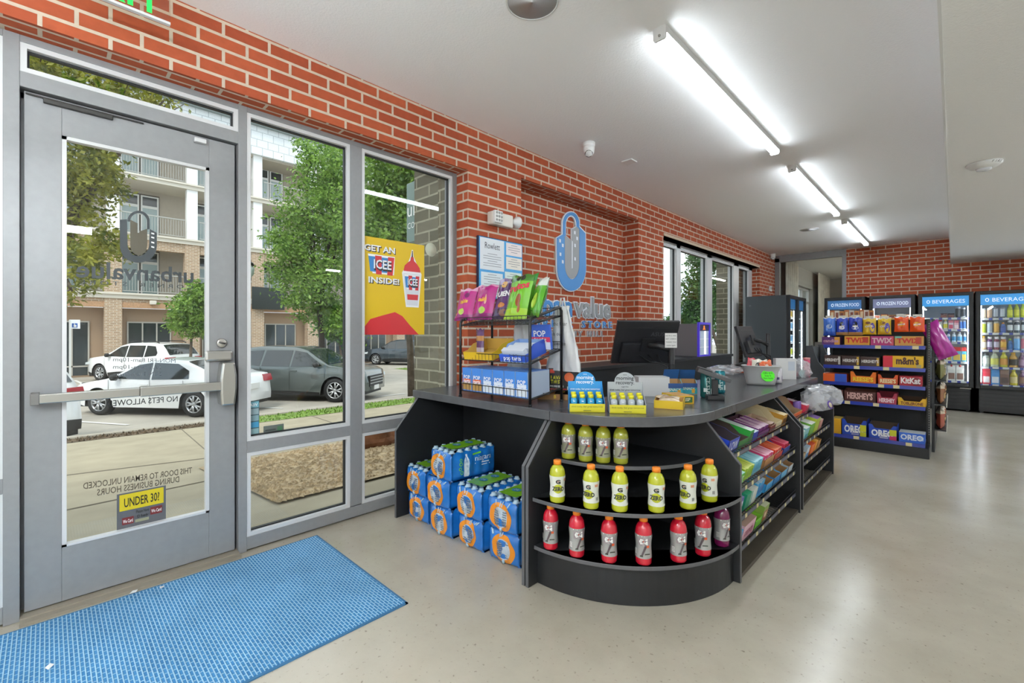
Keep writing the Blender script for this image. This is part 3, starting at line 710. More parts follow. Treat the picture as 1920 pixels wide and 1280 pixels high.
MB().box(0.10, 0.16, -0.03, 0.03, 0, a.z - g_ - 0.02, 0).build('post', mat('post_white', hexc('d0d2d0'), 0.5), t)
# ---------------------------------------------------------------- cars
M_tire = mat('tyre_rubber', hexc('1b1b1c'), 0.7); M_cgl = mat('tinted_car_glass', hexc('20282a'), 0.06, spec=0.9); M_rimm = mat('alloy', hexc('b9bbbd'), 0.3, 0.7)
M_trim = mat('black_trim', hexc('161718'), 0.5); M_tail = mat('tail_lens', hexc('a01420'), 0.15); M_head = mat('head_lens', hexc('c9d0d2'), 0.1)
def lerp_prof(P, x):
    for (x0, z0), (x1, z1) in zip(P, P[1:]):
        if x0 >= x >= x1: return z0 + (z1 - z0) * (x0 - x) / (x0 - x1 + 1e-9)
    return P[-1][1] if x < P[-1][0] else P[0][1]
SED = dict(L=4.63, W=0.89, belt=0.95, wb=(1.42, -1.28), wr=0.33, top=[(2.31, 0.52), (2.28, 0.68), (2.0, 0.8), (1.15, 0.95), (0.75, 1.14), (0.3, 1.36), (-0.2, 1.44), (-0.9, 1.40), (-1.35, 1.24), (-1.75, 1.06), (-2.2, 1.02), (-2.28, 0.85), (-2.31, 0.5)],
    wins=[[(0.98, 0.96), (0.35, 1.31), (-0.02, 1.365), (-0.06, 0.94)], [(-0.11, 0.94), (-0.07, 1.365), (-0.75, 1.34), (-1.1, 1.17), (-1.15, 0.97)]], ws=((1.1, 0.37)), rw=(-0.95, -1.68))
SUV = dict(L=4.7, W=0.93, belt=1.1, wb=(1.42, -1.38), wr=0.37, top=[(2.35, 0.6), (2.31, 0.9), (2.1, 1.0), (1.2, 1.12), (0.8, 1.34), (0.4, 1.58), (0.0, 1.68), (-1.1, 1.70), (-1.75, 1.64), (-2.0, 1.42), (-2.22, 1.15), (-2.32, 0.95), (-2.35, 0.5)],
    wins=[[(1.0, 1.12), (0.42, 1.52), (0.02, 1.585), (-0.03, 1.09)], [(-0.09, 1.09), (-0.05, 1.59), (-0.95, 1.59), (-1.02, 1.1)], [(-1.08, 1.1), (-1.03, 1.59), (-1.5, 1.56), (-1.72, 1.28), (-1.7, 1.16)]], ws=(1.15, 0.42), rw=(-1.8, -2.2))
def car(label, S, loc, head, paint, group=None, low=None, roofrails=False, plate=False):
    t = thing('car', label, 'car', loc, head, group)
    L, W, belt = S['L'], S['W'], S['belt']; N = 70; M = 12; h = L / 2
    def wid(x, z):
        e = max(0.0, (abs(x) - (h - 0.75)) / 0.75); k = 1 - 0.22 * e ** 2.2
        b = 1 - 0.06 * ((z - 0.6) / 0.5) ** 2 if z < belt else 1 - 0.06 * ((belt - 0.6) / 0.5) ** 2 - (z - belt) * 0.42
        return W * k * b
    def bot(x):
        z = 0.22 + 0.1 * max(0, (abs(x) - h + 0.5) / 0.5)
        for wx in S['wb']:
            r = S['wr'] + 0.06
            if abs(x - wx) < r: z = max(z, S['wr'] + math.sqrt(r * r - (x - wx) ** 2))
        return z
    q = MB(); v = []; idx = []
    xs = [h - L * i / N for i in range(N + 1)]
    K = 8
    for x in xs:
        T, B = lerp_prof(S['top'], x), bot(x); B = min(B, T - 0.05); row = []
        for j in range(M + 1):
            z = B + (T - B) * j / M; row.append((x, wid(x, z), z))
        w_ = row[-1][1]
        for j in range(1, K): y = w_ * (1 - 2 * j / K); row.append((x, y, T + 0.035 * (1 - (y / w_) ** 2)))
        row += [(p[0], -p[1], p[2]) for p in row[:M + 1][::-1]]
        v += row
    R = 2 * (M + 1) + K - 1; f = []; ml = []
    for i in range(N):
        for j in range(R - 1):
            f.append((i * R + j, i * R + j + 1, (i + 1) * R + j + 1, (i + 1) * R + j))
            zz = v[i * R + j][2]; ml.append(1 if (zz < 0.36 and (j < M or j > M + K)) else 0)
    f.append(list(range(R))[::-1]); ml.append(0); f.append([N * R + j for j in range(R)]); ml.append(1 if low else 0)
    q.add(v, f, ml, True)
    body = q.build('body', [paint, low or paint], t)
    ub = MB().box(-h + 0.15, h - 0.15, -W + 0.15, W - 0.15, 0.2, 0.7); ub.build('underbody', M_trim, t)
    for sgn in (1, -1):
        for pol in S['wins']:
            MB().poly([(x, sgn * (wid(x, z) + 0.008), z) for x, z in (pol if sgn < 0 else pol[::-1])]).build('side_window', M_cgl, t)
        x, z = S['wins'][0][0]
        MB().lathe([(0.03, -0.09), (0.08, -0.07), (0.09, 0.02), (0.05, 0.08)], 10, 0, TR(x - 0.15, sgn * (wid(x, z) + 0.12), z + 0.04, 0, PI / 2)).build('wing_mirror', M_trim, t)
        q = MB()
        for xx in (-0.02, -0.95): q.box(xx, xx + 0.2, sgn * (wid(xx, belt - 0.12) - 0.01), sgn * (wid(xx, belt - 0.12) + 0.035), belt - 0.16, belt - 0.125)
        q.build('door_handle', paint, t)
        q = MB()
        for xx in (S['wins'][0][-1][0] - 0.02, 1.1, -1.02): q.box(xx, xx + 0.008, sgn * (wid(xx, 0.6) + 0.001), sgn * (wid(xx, 0.6) + 0.004), 0.3, belt - 0.02)
        q.build('door_seam', M_trim, t)
        xx = h - 0.12; hz = lerp_prof(S['top'], xx) - 0.12
        MB().prism([(xx + 0.07, hz), (xx - 0.45, hz + 0.1), (xx - 0.35, hz - 0.06), (xx + 0.08, hz - 0.1)], 'y', sgn * (wid(xx - 0.1, hz) - 0.25), sgn * (wid(xx - 0.2, hz) + 0.004)).build('headlight', M_head, t)
        xx = -h + 0.1; hz = min(lerp_prof(S['top'], xx), belt + 0.1) - 0.1
        MB().prism([(xx - 0.085, hz - 0.08), (xx + 0.2, hz - 0.04), (xx + 0.22, hz + 0.08), (xx - 0.03, hz + 0.1)], 'y', sgn * (wid(xx, hz) - 0.3), sgn * (wid(xx + 0.1, hz) + 0.006)).build('tail_light', M_tail, t)
        if roofrails: MB().tube([(0.1, sgn * 0.62, 1.70), (-0.2, sgn * 0.62, 1.78), (-1.4, sgn * 0.62, 1.77), (-1.6, sgn * 0.62, 1.70)], 0.022, 6).build('roof_rail', M_trim, t)
    for nm, (xa, xb), zo in (('windscreen', S['ws'], 0.03), ('rear_window', S['rw'], 0.03)):
        pts = []
        g = MB(); vv = []; ff = []
        for i in range(7):
            x = xa + (xb - xa) * i / 6; T = lerp_prof(S['top'], x); w_ = wid(x, T) * 0.92
            for j in range(9):
                y = w_ * (1 - j / 4); vv.append((x + (0.01 if xa > 0 else -0.012), y, T + 0.035 * (1 - (y / w_ * 0.92) ** 2) + 0.012))
        for i in range(6):
            for j in range(8): ff.append((i * 9 + j, i * 9 + j + 1, i * 9 + j + 10, i * 9 + j + 9))
        g.add(vv, ff, 0, True).build(nm, M_cgl, t)
    q = MB().cbox((h - 0.02, 0, 0.62), (0.1, 1.0, 0.34), 0)
    gr = q.build('grille', M_trim, t)
    q = MB()
    for k in range(3): q.cbox((h + 0.035, 0, 0.55 + 0.09 * k), (0.02, 0.95, 0.025))
    q.build('grille_bar', M_rimm, gr)
    MB().cbox((h + 0.02, 0, 0.4), (0.03, 0.35, 0.14)).build('front_plate', M_white, t)
    MB().cbox((-h - 0.012, 0, 0.72), (0.03, 0.35, 0.15)).build('rear_plate', M_white, t)
    r = S['wr']
    for wx in S['wb']:
        for sgn in (1, -1):
            Mw = TR(wx, sgn * (W - 0.13), r, 0, PI / 2 if sgn < 0 else -PI / 2)
            tr = MB().lathe([(r * 0.66, -0.1), (r * 0.94, -0.11), (r, -0.07), (r, 0.07), (r * 0.94, 0.11), (r * 0.66, 0.1)], 28, 0, Mw, cap=False).build('wheel', M_tire, t)
            q = MB().lathe([(r * 0.68, 0.0), (r * 0.68, 0.1), (r * 0.63, 0.105), (r * 0.62, 0.03)], 28, 0, Mw, cap=False)
            for k in range(5):
                for da in (-0.16, 0.16):
                    a = k * 2 * PI / 5 + da * 0.5; a2 = k * 2 * PI / 5 + da * 1.6
                    q.tube([Mw @ Vector((0.05 * math.cos(a), 0.05 * math.sin(a), 0.09)), Mw @ Vector((r * 0.64 * math.cos(a2), r * 0.64 * math.sin(a2), 0.085))], 0.024, 6)
            q.lathe([(0.06, 0.05), (0.06, 0.1), (0.03, 0.11)], 12, 0, Mw)
            q.build('rim', M_rimm, tr)
            MB().lathe([(0.01, 0.02), (r * 0.66, 0.02)], 20, 0, Mw, cap=False).build('brake_disc', M_trim, tr)
    return t
P_white = mat('white_car_paint', hexc('e9eaea'), 0.2, coat=0.6); P_grey = mat('magnetic_grey_paint', hexc('5c6462'), 0.22, 0.35, coat=0.8); P_dark = mat('dark_blue_grey_paint', hexc('39434a'), 0.22, 0.3, coat=0.8)
HD = math.atan2(-0.61, -0.79)
def lotpos(px, t):
    p = atD(px, t); return Vector((p.x, p.y, GZ(p.x)))
fwh = lotpos((183, 778), 11.75); hv = Vector((-0.79, -0.61, 0))
car('white saloon car in the angled bay, its red tail lamp beside the door frame', SED, fwh - hv * 1.42 - Vector((0.54, -0.7, 0)), HD, P_white)
fwh = lotpos((630, 753), 14.0); hv2 = Vector((0.79, 0.61, 0))
car('dark grey sport utility car facing right across the window mullion', SUV, fwh - hv2 * 1.42 + Vector((-0.5, 0.64, 0)), HD + PI, P_grey, low=M_trim)
p = lotpos((248, 708), 20.0)
car('white sport utility car with black roof rails parked beyond the white saloon', SUV, p + Vector((-0.45, 0.5, 0)), HD - 0.12, P_white, roofrails=True, low=M_trim)
p = lotpos((100, 800), 9.6)
car('white car showing only its red tail lamp and black bumper behind the door stile', SUV, (-13.0, -1.55, GZ(-13)), HD, P_white, low=M_trim)
p = lotpos((752, 682), 31.0)
car('dark blue grey car parked far away below the yellow poster', SUV, p, HD - 0.1, P_dark, low=M_trim)

# ================================================================ ROOM FIXTURES
# hanging exit sign
ex = -2.53; e0 = atX((319, 47), ex); eb = e0.z; ey1 = e0.y; ey0 = ey1 - 0.36
t = thing('exit_sign', 'clear hanging sign with green EXIT letters over the entrance', 'exit sign', (ex, (ey0 + ey1) / 2, HC))
MB().box(ex - 0.006, ex + 0.006, ey0, ey1, eb + 0.006, HC - 0.05).build('acrylic_panel', glass_mat('clear_acrylic', (0.96, 0.93, 0.9), 0.5, 0.02), t, off=t.location)
M_green = mat('lit_green', hexc('10c040'), 0.4, emit=hexc('18e050'), es=0.8)
MB().text('EXIT', 0.20, 0, MR(ex + 0.0075, (ey0 + ey1) / 2, eb + 0.018), bold=0.012, wmax=0.3).build('lettering', M_green, t, off=t.location)
MB().box(ex - 0.01, ex + 0.01, ey0, ey1, eb - 0.004, eb + 0.007).build('edge_strip', M_alu2, t, off=t.location)
MB().box(ex - 0.04, ex + 0.04, ey0 - 0.01, ey1 + 0.01, HC - 0.05, HC).build('ceiling_canopy', M_alu2, t, off=t.location, bevel=0.004)
# in-ceiling speakers
for p, lab, r in (((998, 2), 'round white ceiling speaker above the counter, cut by the top of the view', 0.135), ((1517, 430), 'round white ceiling speaker beyond the middle tube light', 0.135)):
    c = atZ(p, HC)
    t = thing('ceiling_speaker', lab, 'speaker', c, group='ceiling speakers')
    MB().lathe([(r, 0), (r, -0.006), (r - 0.008, -0.009), (r - 0.01, -0.006)], 40, 0, cap=False).build('rim', M_fix, t)
    MB().lathe([(0.001, -0.005), (r - 0.009, -0.006)], 40, 0).build('grille', mat('speaker_cloth', hexc('e2e2e2'), 0.8, noise=0.04, nscale=300), t)
# turret cameras
M_lens = mat('black_lens', hexc('0a0a0c'), 0.08)
def turret(p, lab, yaw):
    c = atZ(p, HC)
    t = thing('security_camera', lab, 'security camera', c, yaw, 'turret cameras')
    MB().lathe([(0.055, 0), (0.055, -0.03), (0.05, -0.04)], 24).build('base', M_white, t)
    d = MB().lathe([(0.05, -0.035), (0.05, -0.06), (0.047, -0.09), (0.03, -0.115), (0.005, -0.122)], 24).build('dome', M_white, t)
    MB().lathe([(0.036, 0), (0.034, 0.008), (0.012, 0.009)], 20, 0, TR(0.012, -0.012, -0.098, -0.75, 0, PI * 0.80)).build('lens', M_lens, d)
turret((1104, 268), 'white turret camera hanging under the ceiling before the brick niche', -0.2)
turret((1449, 476), 'white turret camera in the far corner above the glazed screen', -0.4)
c = atZ((1180, 302), HC)
o = MB().box(-0.055, 0.055, -0.055, 0.055, -0.012, 0).build('ceiling_plate', M_white, loc=c, bevel=0.003); tag(o, 'small square white cover plate on the ceiling near the turret camera', 'cover plate')
# fire strobe
c = atZ((1845, 306), SOF_Z)
t = thing('fire_strobe', 'round white FIRE alarm strobe under the lowered ceiling', 'fire alarm', c)
MB().lathe([(0.095, 0), (0.095, -0.012), (0.075, -0.03), (0.04, -0.036)], 36).build('housing', M_white, t)
MB().lathe([(0.034, -0.034), (0.03, -0.052), (0.012, -0.058)], 16, sx=1.3, sy=0.8).build('strobe_lens', mat('clear_lens', hexc('d8dade'), 0.08, spec=0.9), t)
ang = PI + YAW * 0 - 0.62
q = MB()
for i, ch in enumerate('FIRE'):
    a = -PI / 2 + YAW - PI / 2 * 0 + (i - 1.5) * 0.2
    q.text(ch, 0.024, 0, frameM((0.087 * math.cos(a), 0.087 * math.sin(a), -0.021), (-math.sin(a), math.cos(a), 0), (-math.cos(a) * 0.55, -math.sin(a) * 0.55, 0.83) if False else (math.cos(a) * 0.74, math.sin(a) * 0.74, 0.67)))
q.build('lettering', M_blkpl, t)
# emergency light on the brick
e0, e1 = atX((912, 397), WX), atX((953, 430), WX)
t = thing('emergency_light', 'white two headed emergency light on the brick above the notice board', 'emergency light', (WX, (e0.y + e1.y) / 2, (e0.z + e1.z) / 2))
hw = (e1.y - e0.y) / 2 - 0.005
MB().box(0, 0.07, -hw, hw, -0.055, 0.055).build('housing', mat('warm_white_plastic', hexc('e2ddd2'), 0.45), t, bevel=0.012)
for sy_, nm in ((-hw + 0.055, 'l'), (hw + 0.06, 'r')):
    q = MB().box(0.06 if sy_ < 0 else 0.01, 0.095 if sy_ < 0 else 0.05, sy_ - 0.05, sy_ + 0.05, -0.045, 0.06)
    if nm == 'r': q = MB().lathe([(0.02, -0.045), (0.03, -0.02), (0.052, 0.0), (0.054, 0.02), (0.03, 0.03)], 20, 0, frameM((0.045, sy_, 0.01), (0, 0, 1), (1, 0, 0)))
    hd = q.build('lamp_head', M_white, t, bevel=0.012 if nm == 'l' else 0)
    if nm == 'r': continue
    q = MB()
    for a in range(3):
        for b in range(3): q.lathe([(0.011, 0), (0.008, 0.006)], 8, 0, frameM((0.096 if sy_ < 0 else 0.051, sy_ - 0.028 + a * 0.028, -0.022 + b * 0.03), (0, 1, 0), (0, 0, 1)))
    q.build('diode', mat('diode_grey', hexc('b4b4ae'), 0.2), hd)
# notice board
n0, n1 = atX((893, 441), WX), atX((976, 545), WX)
ny0, ny1, nz1, nz0 = n0.y, n1.y, n0.z, n1.z - 0.1
t = thing('notice_board', 'blue notice board with five framed certificates on the brick wall', 'notice board', (WX, ny0, nz0))
MB().box(WX + 0.001, WX + 0.025, ny0, ny1, nz0, nz1, 0).build('frame', mat('navy_frame', hexc('232c48'), 0.4), t, off=t.location, bevel=0.003)
MB().box(WX + 0.025, WX + 0.028, ny0 + 0.008, ny1 - 0.008, nz0 + 0.008, nz1 - 0.008).build('backing', pm('4aa3dc', 0.4), t, off=t.location)
W_, H_ = ny1 - ny0, nz1 - nz0
inkm = pm('8a8c94', 0.6)
def cert(u0, u1, v0, v1, title, colr):
    y0, y1, z0, z1 = ny0 + W_ * u0, ny0 + W_ * u1, nz0 + H_ * v0, nz0 + H_ * v1
    s_ = MB().box(WX + 0.028, WX + 0.03, y0, y1, z0, z1, 0)
    q = s_.build('certificate', pm(colr, 0.5), t, off=t.location)
    l_ = MB(); x = WX + 0.031; w = y1 - y0; rows = max(4, int((z1 - z0) / 0.022))
    if title: l_.text(title, 0.075, 1, MR(x, (y0 + y1) / 2, z1 - 0.085), wmax=w * 0.62)
    for r in range(rows):
        z = z1 - (0.13 if title else 0.02) - r * 0.02
        if z < z0 + 0.015: break
        ww = w * (0.75 if r % 3 else 0.4) / 2
        l_.box(x - 0.0005, x, (y0 + y1) / 2 - ww, (y0 + y1) / 2 + ww, z, z + 0.004, 0)
    l_.build('print', [inkm, pm('3c3c44', 0.6)], q, off=None).matrix_parent_inverse = Matrix.Translation((-t.location[0], -t.location[1], -t.location[2]))
cert(0.03, 0.55, 0.47, 0.975, 'Rowlett', 'e6eaee'); cert(0.6, 0.97, 0.76, 0.965, '', 'efe3e2'); cert(0.6, 0.97, 0.53, 0.73, '', 'efe8dd'); cert(0.05, 0.52, 0.05, 0.43, '', 'e2ecf0'); cert(0.57, 0.96, 0.2, 0.48, '', 'dcebe4')
# U emblem on the brick niche
SX = NX
def em(cx, cy): return atX((840 + cx / 4.5725, 320 + cy / 4.5725), SX + 0.03)
def arc(cx, cy, rx, ry, a0, a1, n=16): return [(cx + rx * math.cos(a0 + (a1 - a0) * i / n), cy + ry * math.sin(a0 + (a1 - a0) * i / n)) for i in range(n + 1)]
M_sb = pm('4a8fd0', 0.4); M_sg = pm('9a9c9e', 0.4); M_sw = pm('e6eaf0', 0.4)
c0 = em(1065, 1028)
t = thing('wall_emblem', 'blue and grey U shaped padlock emblem with building windows on the brick niche', 'sign', (SX, c0.y, c0.z))
def plate(pts, x0, x1, m, nm):
    P = [(p.y, p.z) for p in (em(*q) for q in pts)]
    return MB().prism(P, 'x', SX + x0, SX + x1).build(nm, m, t, off=t.location)
outer = [(938, 575), (1000, 538), (1003, 560)] + [(1003, 800)] + [(1066 - 63 * math.cos(a), 800 + 130 * math.sin(a)) for a in [PI * k / 14 for k in range(15)]] + [(1130, 482), (1180, 535)] + [(1064 + 122 * math.cos(a), 830 + 198 * math.sin(a)) for a in [PI * k / 20 for k in range(21)]]
grow = lambda P, cx, cy, k: [(cx + (x - cx) * k, cy + (y - cy) * k) for x, y in P]
shk = [(988, 560), (988, 470)] + arc(1059, 455, 71, 103, PI, 2 * PI) + [(1130, 480)] + [(1130, 490), (1104, 470)] + arc(1059, 458, 45, 72, 2 * PI, PI) + [(1014, 550)]
full = [(932, 572), (986, 537), (986, 460)] + arc(1059, 455, 76, 110, PI, 2 * PI)[1:] + [(1136, 478), (1188, 530)] + [(1064 + 130 * math.cos(a), 830 + 206 * math.sin(a)) for a in [PI * k / 20 for k in range(21)]]
left = [(1005, 548), (1062, 600), (1062, 838), (1070, 838), (1070, 500), (1120, 472), (1128, 480)] + [(1066 + 61 * math.cos(a), 800 + 126 * math.sin(a)) for a in [PI * k / 14 for k in range(15)]]
# white backing in pieces so that the opening of the shackle stays clear
plate([(932, 572), (1010, 525), (1010, 545), (1066, 598), (1066, 496), (1122, 462), (1136, 472), (1190, 530)] + [(1064 + 128 * math.cos(a), 830 + 206 * math.sin(a)) for a in [PI * k / 20 for k in range(21)]], 0.004, 0.02, M_sw, 'white_border')
plate([(982, 545), (982, 460)] + arc(1059, 455, 77, 110, PI, 2 * PI) + [(1136, 485), (1100, 470)] + arc(1059, 458, 40, 66, 2 * PI, PI) + [(1019, 545)], 0.005, 0.021, M_sw, 'shackle_border')
plate(outer, 0.02, 0.027, M_sb, 'blue_band'); plate(left, 0.02, 0.026, M_sg, 'grey_block')
plate([(990, 560), (990, 468)] + arc(1059, 455, 69, 100, PI, 2 * PI) + [(1128, 500), (1108, 480)] + arc(1059, 458, 48, 76, 2 * PI, PI) + [(1012, 560)], 0.021, 0.028, M_sb, 'blue_shackle')
for (x, y) in ((962, 600), (985, 640), (965, 715), (985, 780), (1088, 530), (1108, 580), (1090, 640), (1090, 755)):
    plate([(x - 7, y - 16), (x + 7, y - 12), (x + 7, y + 16), (x - 7, y + 12)], 0.027, 0.029, M_sw, 'window_mark')
plate([(1062, 610), (1070, 600), (1070, 836), (1062, 838)], 0.026, 0.029, M_sw, 'centre_line')
# wall lettering
def wtext(s, p0, p1, m, nm, label, bold, ow=0.012, h=None):
    a, b = atX(p0, SX + 0.03), atX(p1, SX + 0.03)
    z = (a.z + b.z) / 2
    t = thing(nm, label, 'sign lettering', (SX, a.y, z))
    h = h; wd = b.y - a.y; gl = glyphs(s, bold)[2]; kx = wd / gl
    def put(bd, dx, mm, part):
        pen = 0.0
        for i, ch in enumerate(s):
            w1 = glyphs(s[:i + 1].strip() or ' ', bold)[2]
            if ch == ' ': continue
            v, f, wc = glyphs(ch, bd); wb_ = glyphs(ch, bold)[2]; x0 = w1 - wb_ - (wc - wb_) / 2
            mb = MB().add([(SX + dx, a.y + (x + x0) * kx, z + y * h) for x, y in v], f)
            ob = mb.build(part, mm, t, off=t.location); so_ = ob.modifiers.new('depth', 'SOLIDIFY'); so_.thickness = 0.012; so_.offset = -1
    put(bold + 0.035, 0.014, M_sw, 'outline'); put(bold, 0.024, m, 'letter_face')
wtext('urban', (980, 590), (1074, 592), M_sb, 'letters_urban', 'blue lower case letters urban with white edge on the brick niche', 0.02, h=0.33)
wtext('value', (1079, 594), (1147, 595), M_sg, 'letters_value', 'grey lower case letters value with white edge on the brick niche', 0.02, h=0.33)
wtext('C O R N E R    S T O R E', (980, 613), (1149, 614), M_sb, 'letters_store', 'row of blue capital letters CORNER STORE on the brick niche', 0.01, h=0.11)
wtext('H A R M O N Y   H I L L', (1006, 631), (1134, 631), M_sg, 'letters_hill', 'small grey capital letters HARMONY HILL lowest on the brick niche', 0.005, h=0.09)
c = atX((1443, 541), WX)
t = thing('thermostat', 'white wall thermostat on the brick beside the glazed screen', 'thermostat', c)
MB().box(0, 0.03, -0.07, 0.07, -0.055, 0.055).build('case', M_white, t, bevel=0.006); MB().box(0.03, 0.032, -0.045, 0.045, -0.02, 0.03).build('display', mat('lcd_grey', hexc('8a9088'), 0.3), t)
# ---------------------------------------------------------------- glass graphics
GX = FX - 0.053; DG = DX - 0.0215
def glass_text(s, px0, px1, X, m, h, bold=0.0):      # mirrored, since it is read from outside
    a, b = atX(px0, X), atX(px1, X)
    mb = MB(); v, f, w = glyphs(s, bold); k = (b.y - a.y) / w
    return mb.add([(X, b.y - x * k, (b.z + (a.z - b.z) * (x / w)) + y * h) for x, y in v], f)
M_vin = mat('grey_vinyl', hexc('2e3436'), 0.5); M_vin2 = mat('olive_vinyl', hexc('4a4433'), 0.5); M_vinw = mat('pale_vinyl', hexc('50565c'), 0.5)
def gsign(nm, label, lines, m):
    mb = MB()
    for (s, a, b, h, bd) in lines:
        q = glass_text(s, a, b, DG, m, h, bd); mb.add(q.v, q.f)
    o = mb.build(nm, m); return tag(o, label, 'window lettering')
gsign('door_name_lettering', 'dark mirrored urbanvalue corner store lettering across the door glass', [('urbanvalue', (142, 519), (363, 530), 0.115, 0.02), ('C O R N E R    S T O R E', (150, 532), (362, 542), 0.03, 0.0)], M_vin)
gsign('opening_hours', 'thin dark mirrored opening hours in three lines above the push bar', [('MON-FRI 8am-10pm', (212, 677), (329, 680), 0.03, 0), ('SAT 9am-10pm', (212, 691), (302, 692), 0.03, 0), ('SUN 11am-8pm', (218, 705), (303, 704), 0.03, 0)], M_vinw)
gsign('pets_notice', 'dark mirrored NO PETS ALLOWED line below the push bar', [('NO PETS ALLOWED', (200, 762), (333, 752), 0.042, 0.008)], M_vin)
gsign('unlocked_notice', 'brown mirrored capitals about the unlocked door low on the door glass', [('THIS DOOR TO REMAIN UNLOCKED', (156, 917), (360, 886), 0.044, 0.01), ('DURING BUSINESS HOURS', (182, 929), (336, 903), 0.044, 0.01)], mat('brown_vinyl', hexc('4c4234'), 0.6))
# door emblem
def dm(cx, cy): p = atX((90 + cx / 5.332, 380 + cy / 5.332), DG); return (p.y, p.z)
t = thing('door_emblem', 'dark U shaped emblem with an arched top on the door glass', 'window emblem', (DG, *dm(900, 590)))
def dpl(pts, m, nm, dx=0.0): MB().prism([dm(*q) for q in pts], 'x', DG + dx, DG + dx + 0.001).build(nm, m, t, off=t.location)
dpl([(718, 170), (790, 165), (795, 400)] + arc(903, 415, 108, 125, PI, 0, 14)[0:0] + [(903 - 108 * math.cos(a), 415 + 118 * math.sin(a)) for a in [PI * k / 14 for k in range(15)]] + [(1015, 262), (1088, 300)] + [(903 + 185 * math.cos(a), 430 + 170 * math.sin(a)) for a in [PI * k / 18 for k in range(19)]], M_vin, 'outer_band')
dpl([(822, 170), (895, 205), (895, 300), (918, 300), (918, 285), (992, 260)] + [(907 + 85 * math.cos(a), 420 + 105 * math.sin(a)) for a in [PI * k / 12 for k in range(13)]], M_vin2, 'inner_block')
dpl(arc(905, 185, 112, 105, PI, 2 * PI) + [(1017, 265), (990, 265)] + arc(905, 190, 85, 85, 2 * PI, PI), M_vin, 'arch')
for y in (305, 345, 395, 440): dpl([(1032, y - 8), (1062, y), (1062, y + 14), (1032, y + 6)], M_white, 'window_mark', 0.0012)
# door stickers
def sticker(nm, label, px, X, base, rows, cat='sticker'):
    P = [atX(q, X) for q in px]; y0, y1 = P[0].y, P[1].y; z1, z0 = P[0].z, P[1].z
    t = thing(nm, label, cat, (X, (y0 + y1) / 2, z0))
    MB().box(X, X + 0.001, y0, y1, z0, z1).build('backing', base, t, off=t.location)
    mbs = {}
    for (kind, u0, u1, v0, v1, m, s) in rows:
        a, b, c, d = y0 + (y1 - y0) * u0, y0 + (y1 - y0) * u1, z0 + (z1 - z0) * v0, z0 + (z1 - z0) * v1
        if kind == 'b': MB().box(X + 0.001, X + 0.0015, a, b, c, d).build('colour_block', m, t, off=t.location)
        else:
            v, f, w = glyphs(s, 0.015); k = (b - a) / w
            if kind == 't': MB().add([(X + 0.0025, a + x * k, c + y * (d - c) * 1.35) for x, y in v], f).build('lettering', m, t, off=t.location)
            else: MB().add([(X + 0.0025, b - x * k, c + y * (d - c) * 1.35) for x, y in v], f).build('lettering', m, t, off=t.location)
    return t
sticker('age_notice', 'yellow and grey UNDER 30 age check notice at the bottom of the door glass', [(219, 927), (311, 972)], DG + 0.001, pm('55565a', 0.5),
    [('b', 0.05, 0.95, 0.5, 0.96, pm('c8b414', 0.5), ''), ('t', 0.14, 0.86, 0.60, 0.86, pm('16160e'), 'UNDER 30?'), ('b', 0.10, 0.33, 0.10, 0.30, pm('6e2424'), ''), ('t', 0.12, 0.31, 0.15, 0.25, M_white, 'We Card'), ('b', 0.67, 0.92, 0.22, 0.44, pm('6e2424'), ''), ('t', 0.69, 0.90, 0.28, 0.38, M_white, 'We Card'), ('t', 0.38, 0.64, 0.36, 0.45, pm('16160e'), 'Please Have'), ('t', 0.40, 0.62, 0.22, 0.31, pm('16160e'), 'ID Ready'), ('b', 0.36, 0.64, 0.1, 0.18, pm('8c8c70'), '')], 'notice')
sticker('payment_sticker', 'narrow teal strip of payment card stickers at the window corner', [(465, 752), (486, 814)], GX + 0.002, pm('3c5a60', 0.5),
    [('b', 0.05, 0.95, 0.80, 0.97, pm('6fa6b4'), ''), ('m', 0.15, 0.85, 0.84, 0.93, M_white, 'VISA'), ('b', 0.05, 0.95, 0.6, 0.77, pm('8ea2a6'), ''), ('b', 0.05, 0.95, 0.41, 0.57, pm('7c9aa0'), ''), ('b', 0.05, 0.95, 0.22, 0.38, pm('3f90b8'), ''), ('b', 0.05, 0.95, 0.03, 0.19, pm('86a8ac'), '')])
sticker('alarm_sticker', 'grey security sticker with a green disc above the window rail', [(494, 799), (532, 815)], GX + 0.002, pm('5a625e', 0.5),
    [('b', 0.08, 0.6, 0.55, 0.68, pm('3a403e'), ''), ('b', 0.08, 0.6, 0.28, 0.42, pm('3a403e'), ''), ('b', 0.68, 0.92, 0.15, 0.85, pm('3f6e4c'), '')])
sd = atX((808, 468), GX + 0.002)
o = MB().lathe([(0.055, 0), (0.055, 0.001)], 28, 0, frameM(sd, (0, 1, 0), (0, 0, 1))).build('round_sticker', pm('c6cab6', 0.6)); tag(o, 'pale round sticker on the glass right of the yellow poster', 'sticker')
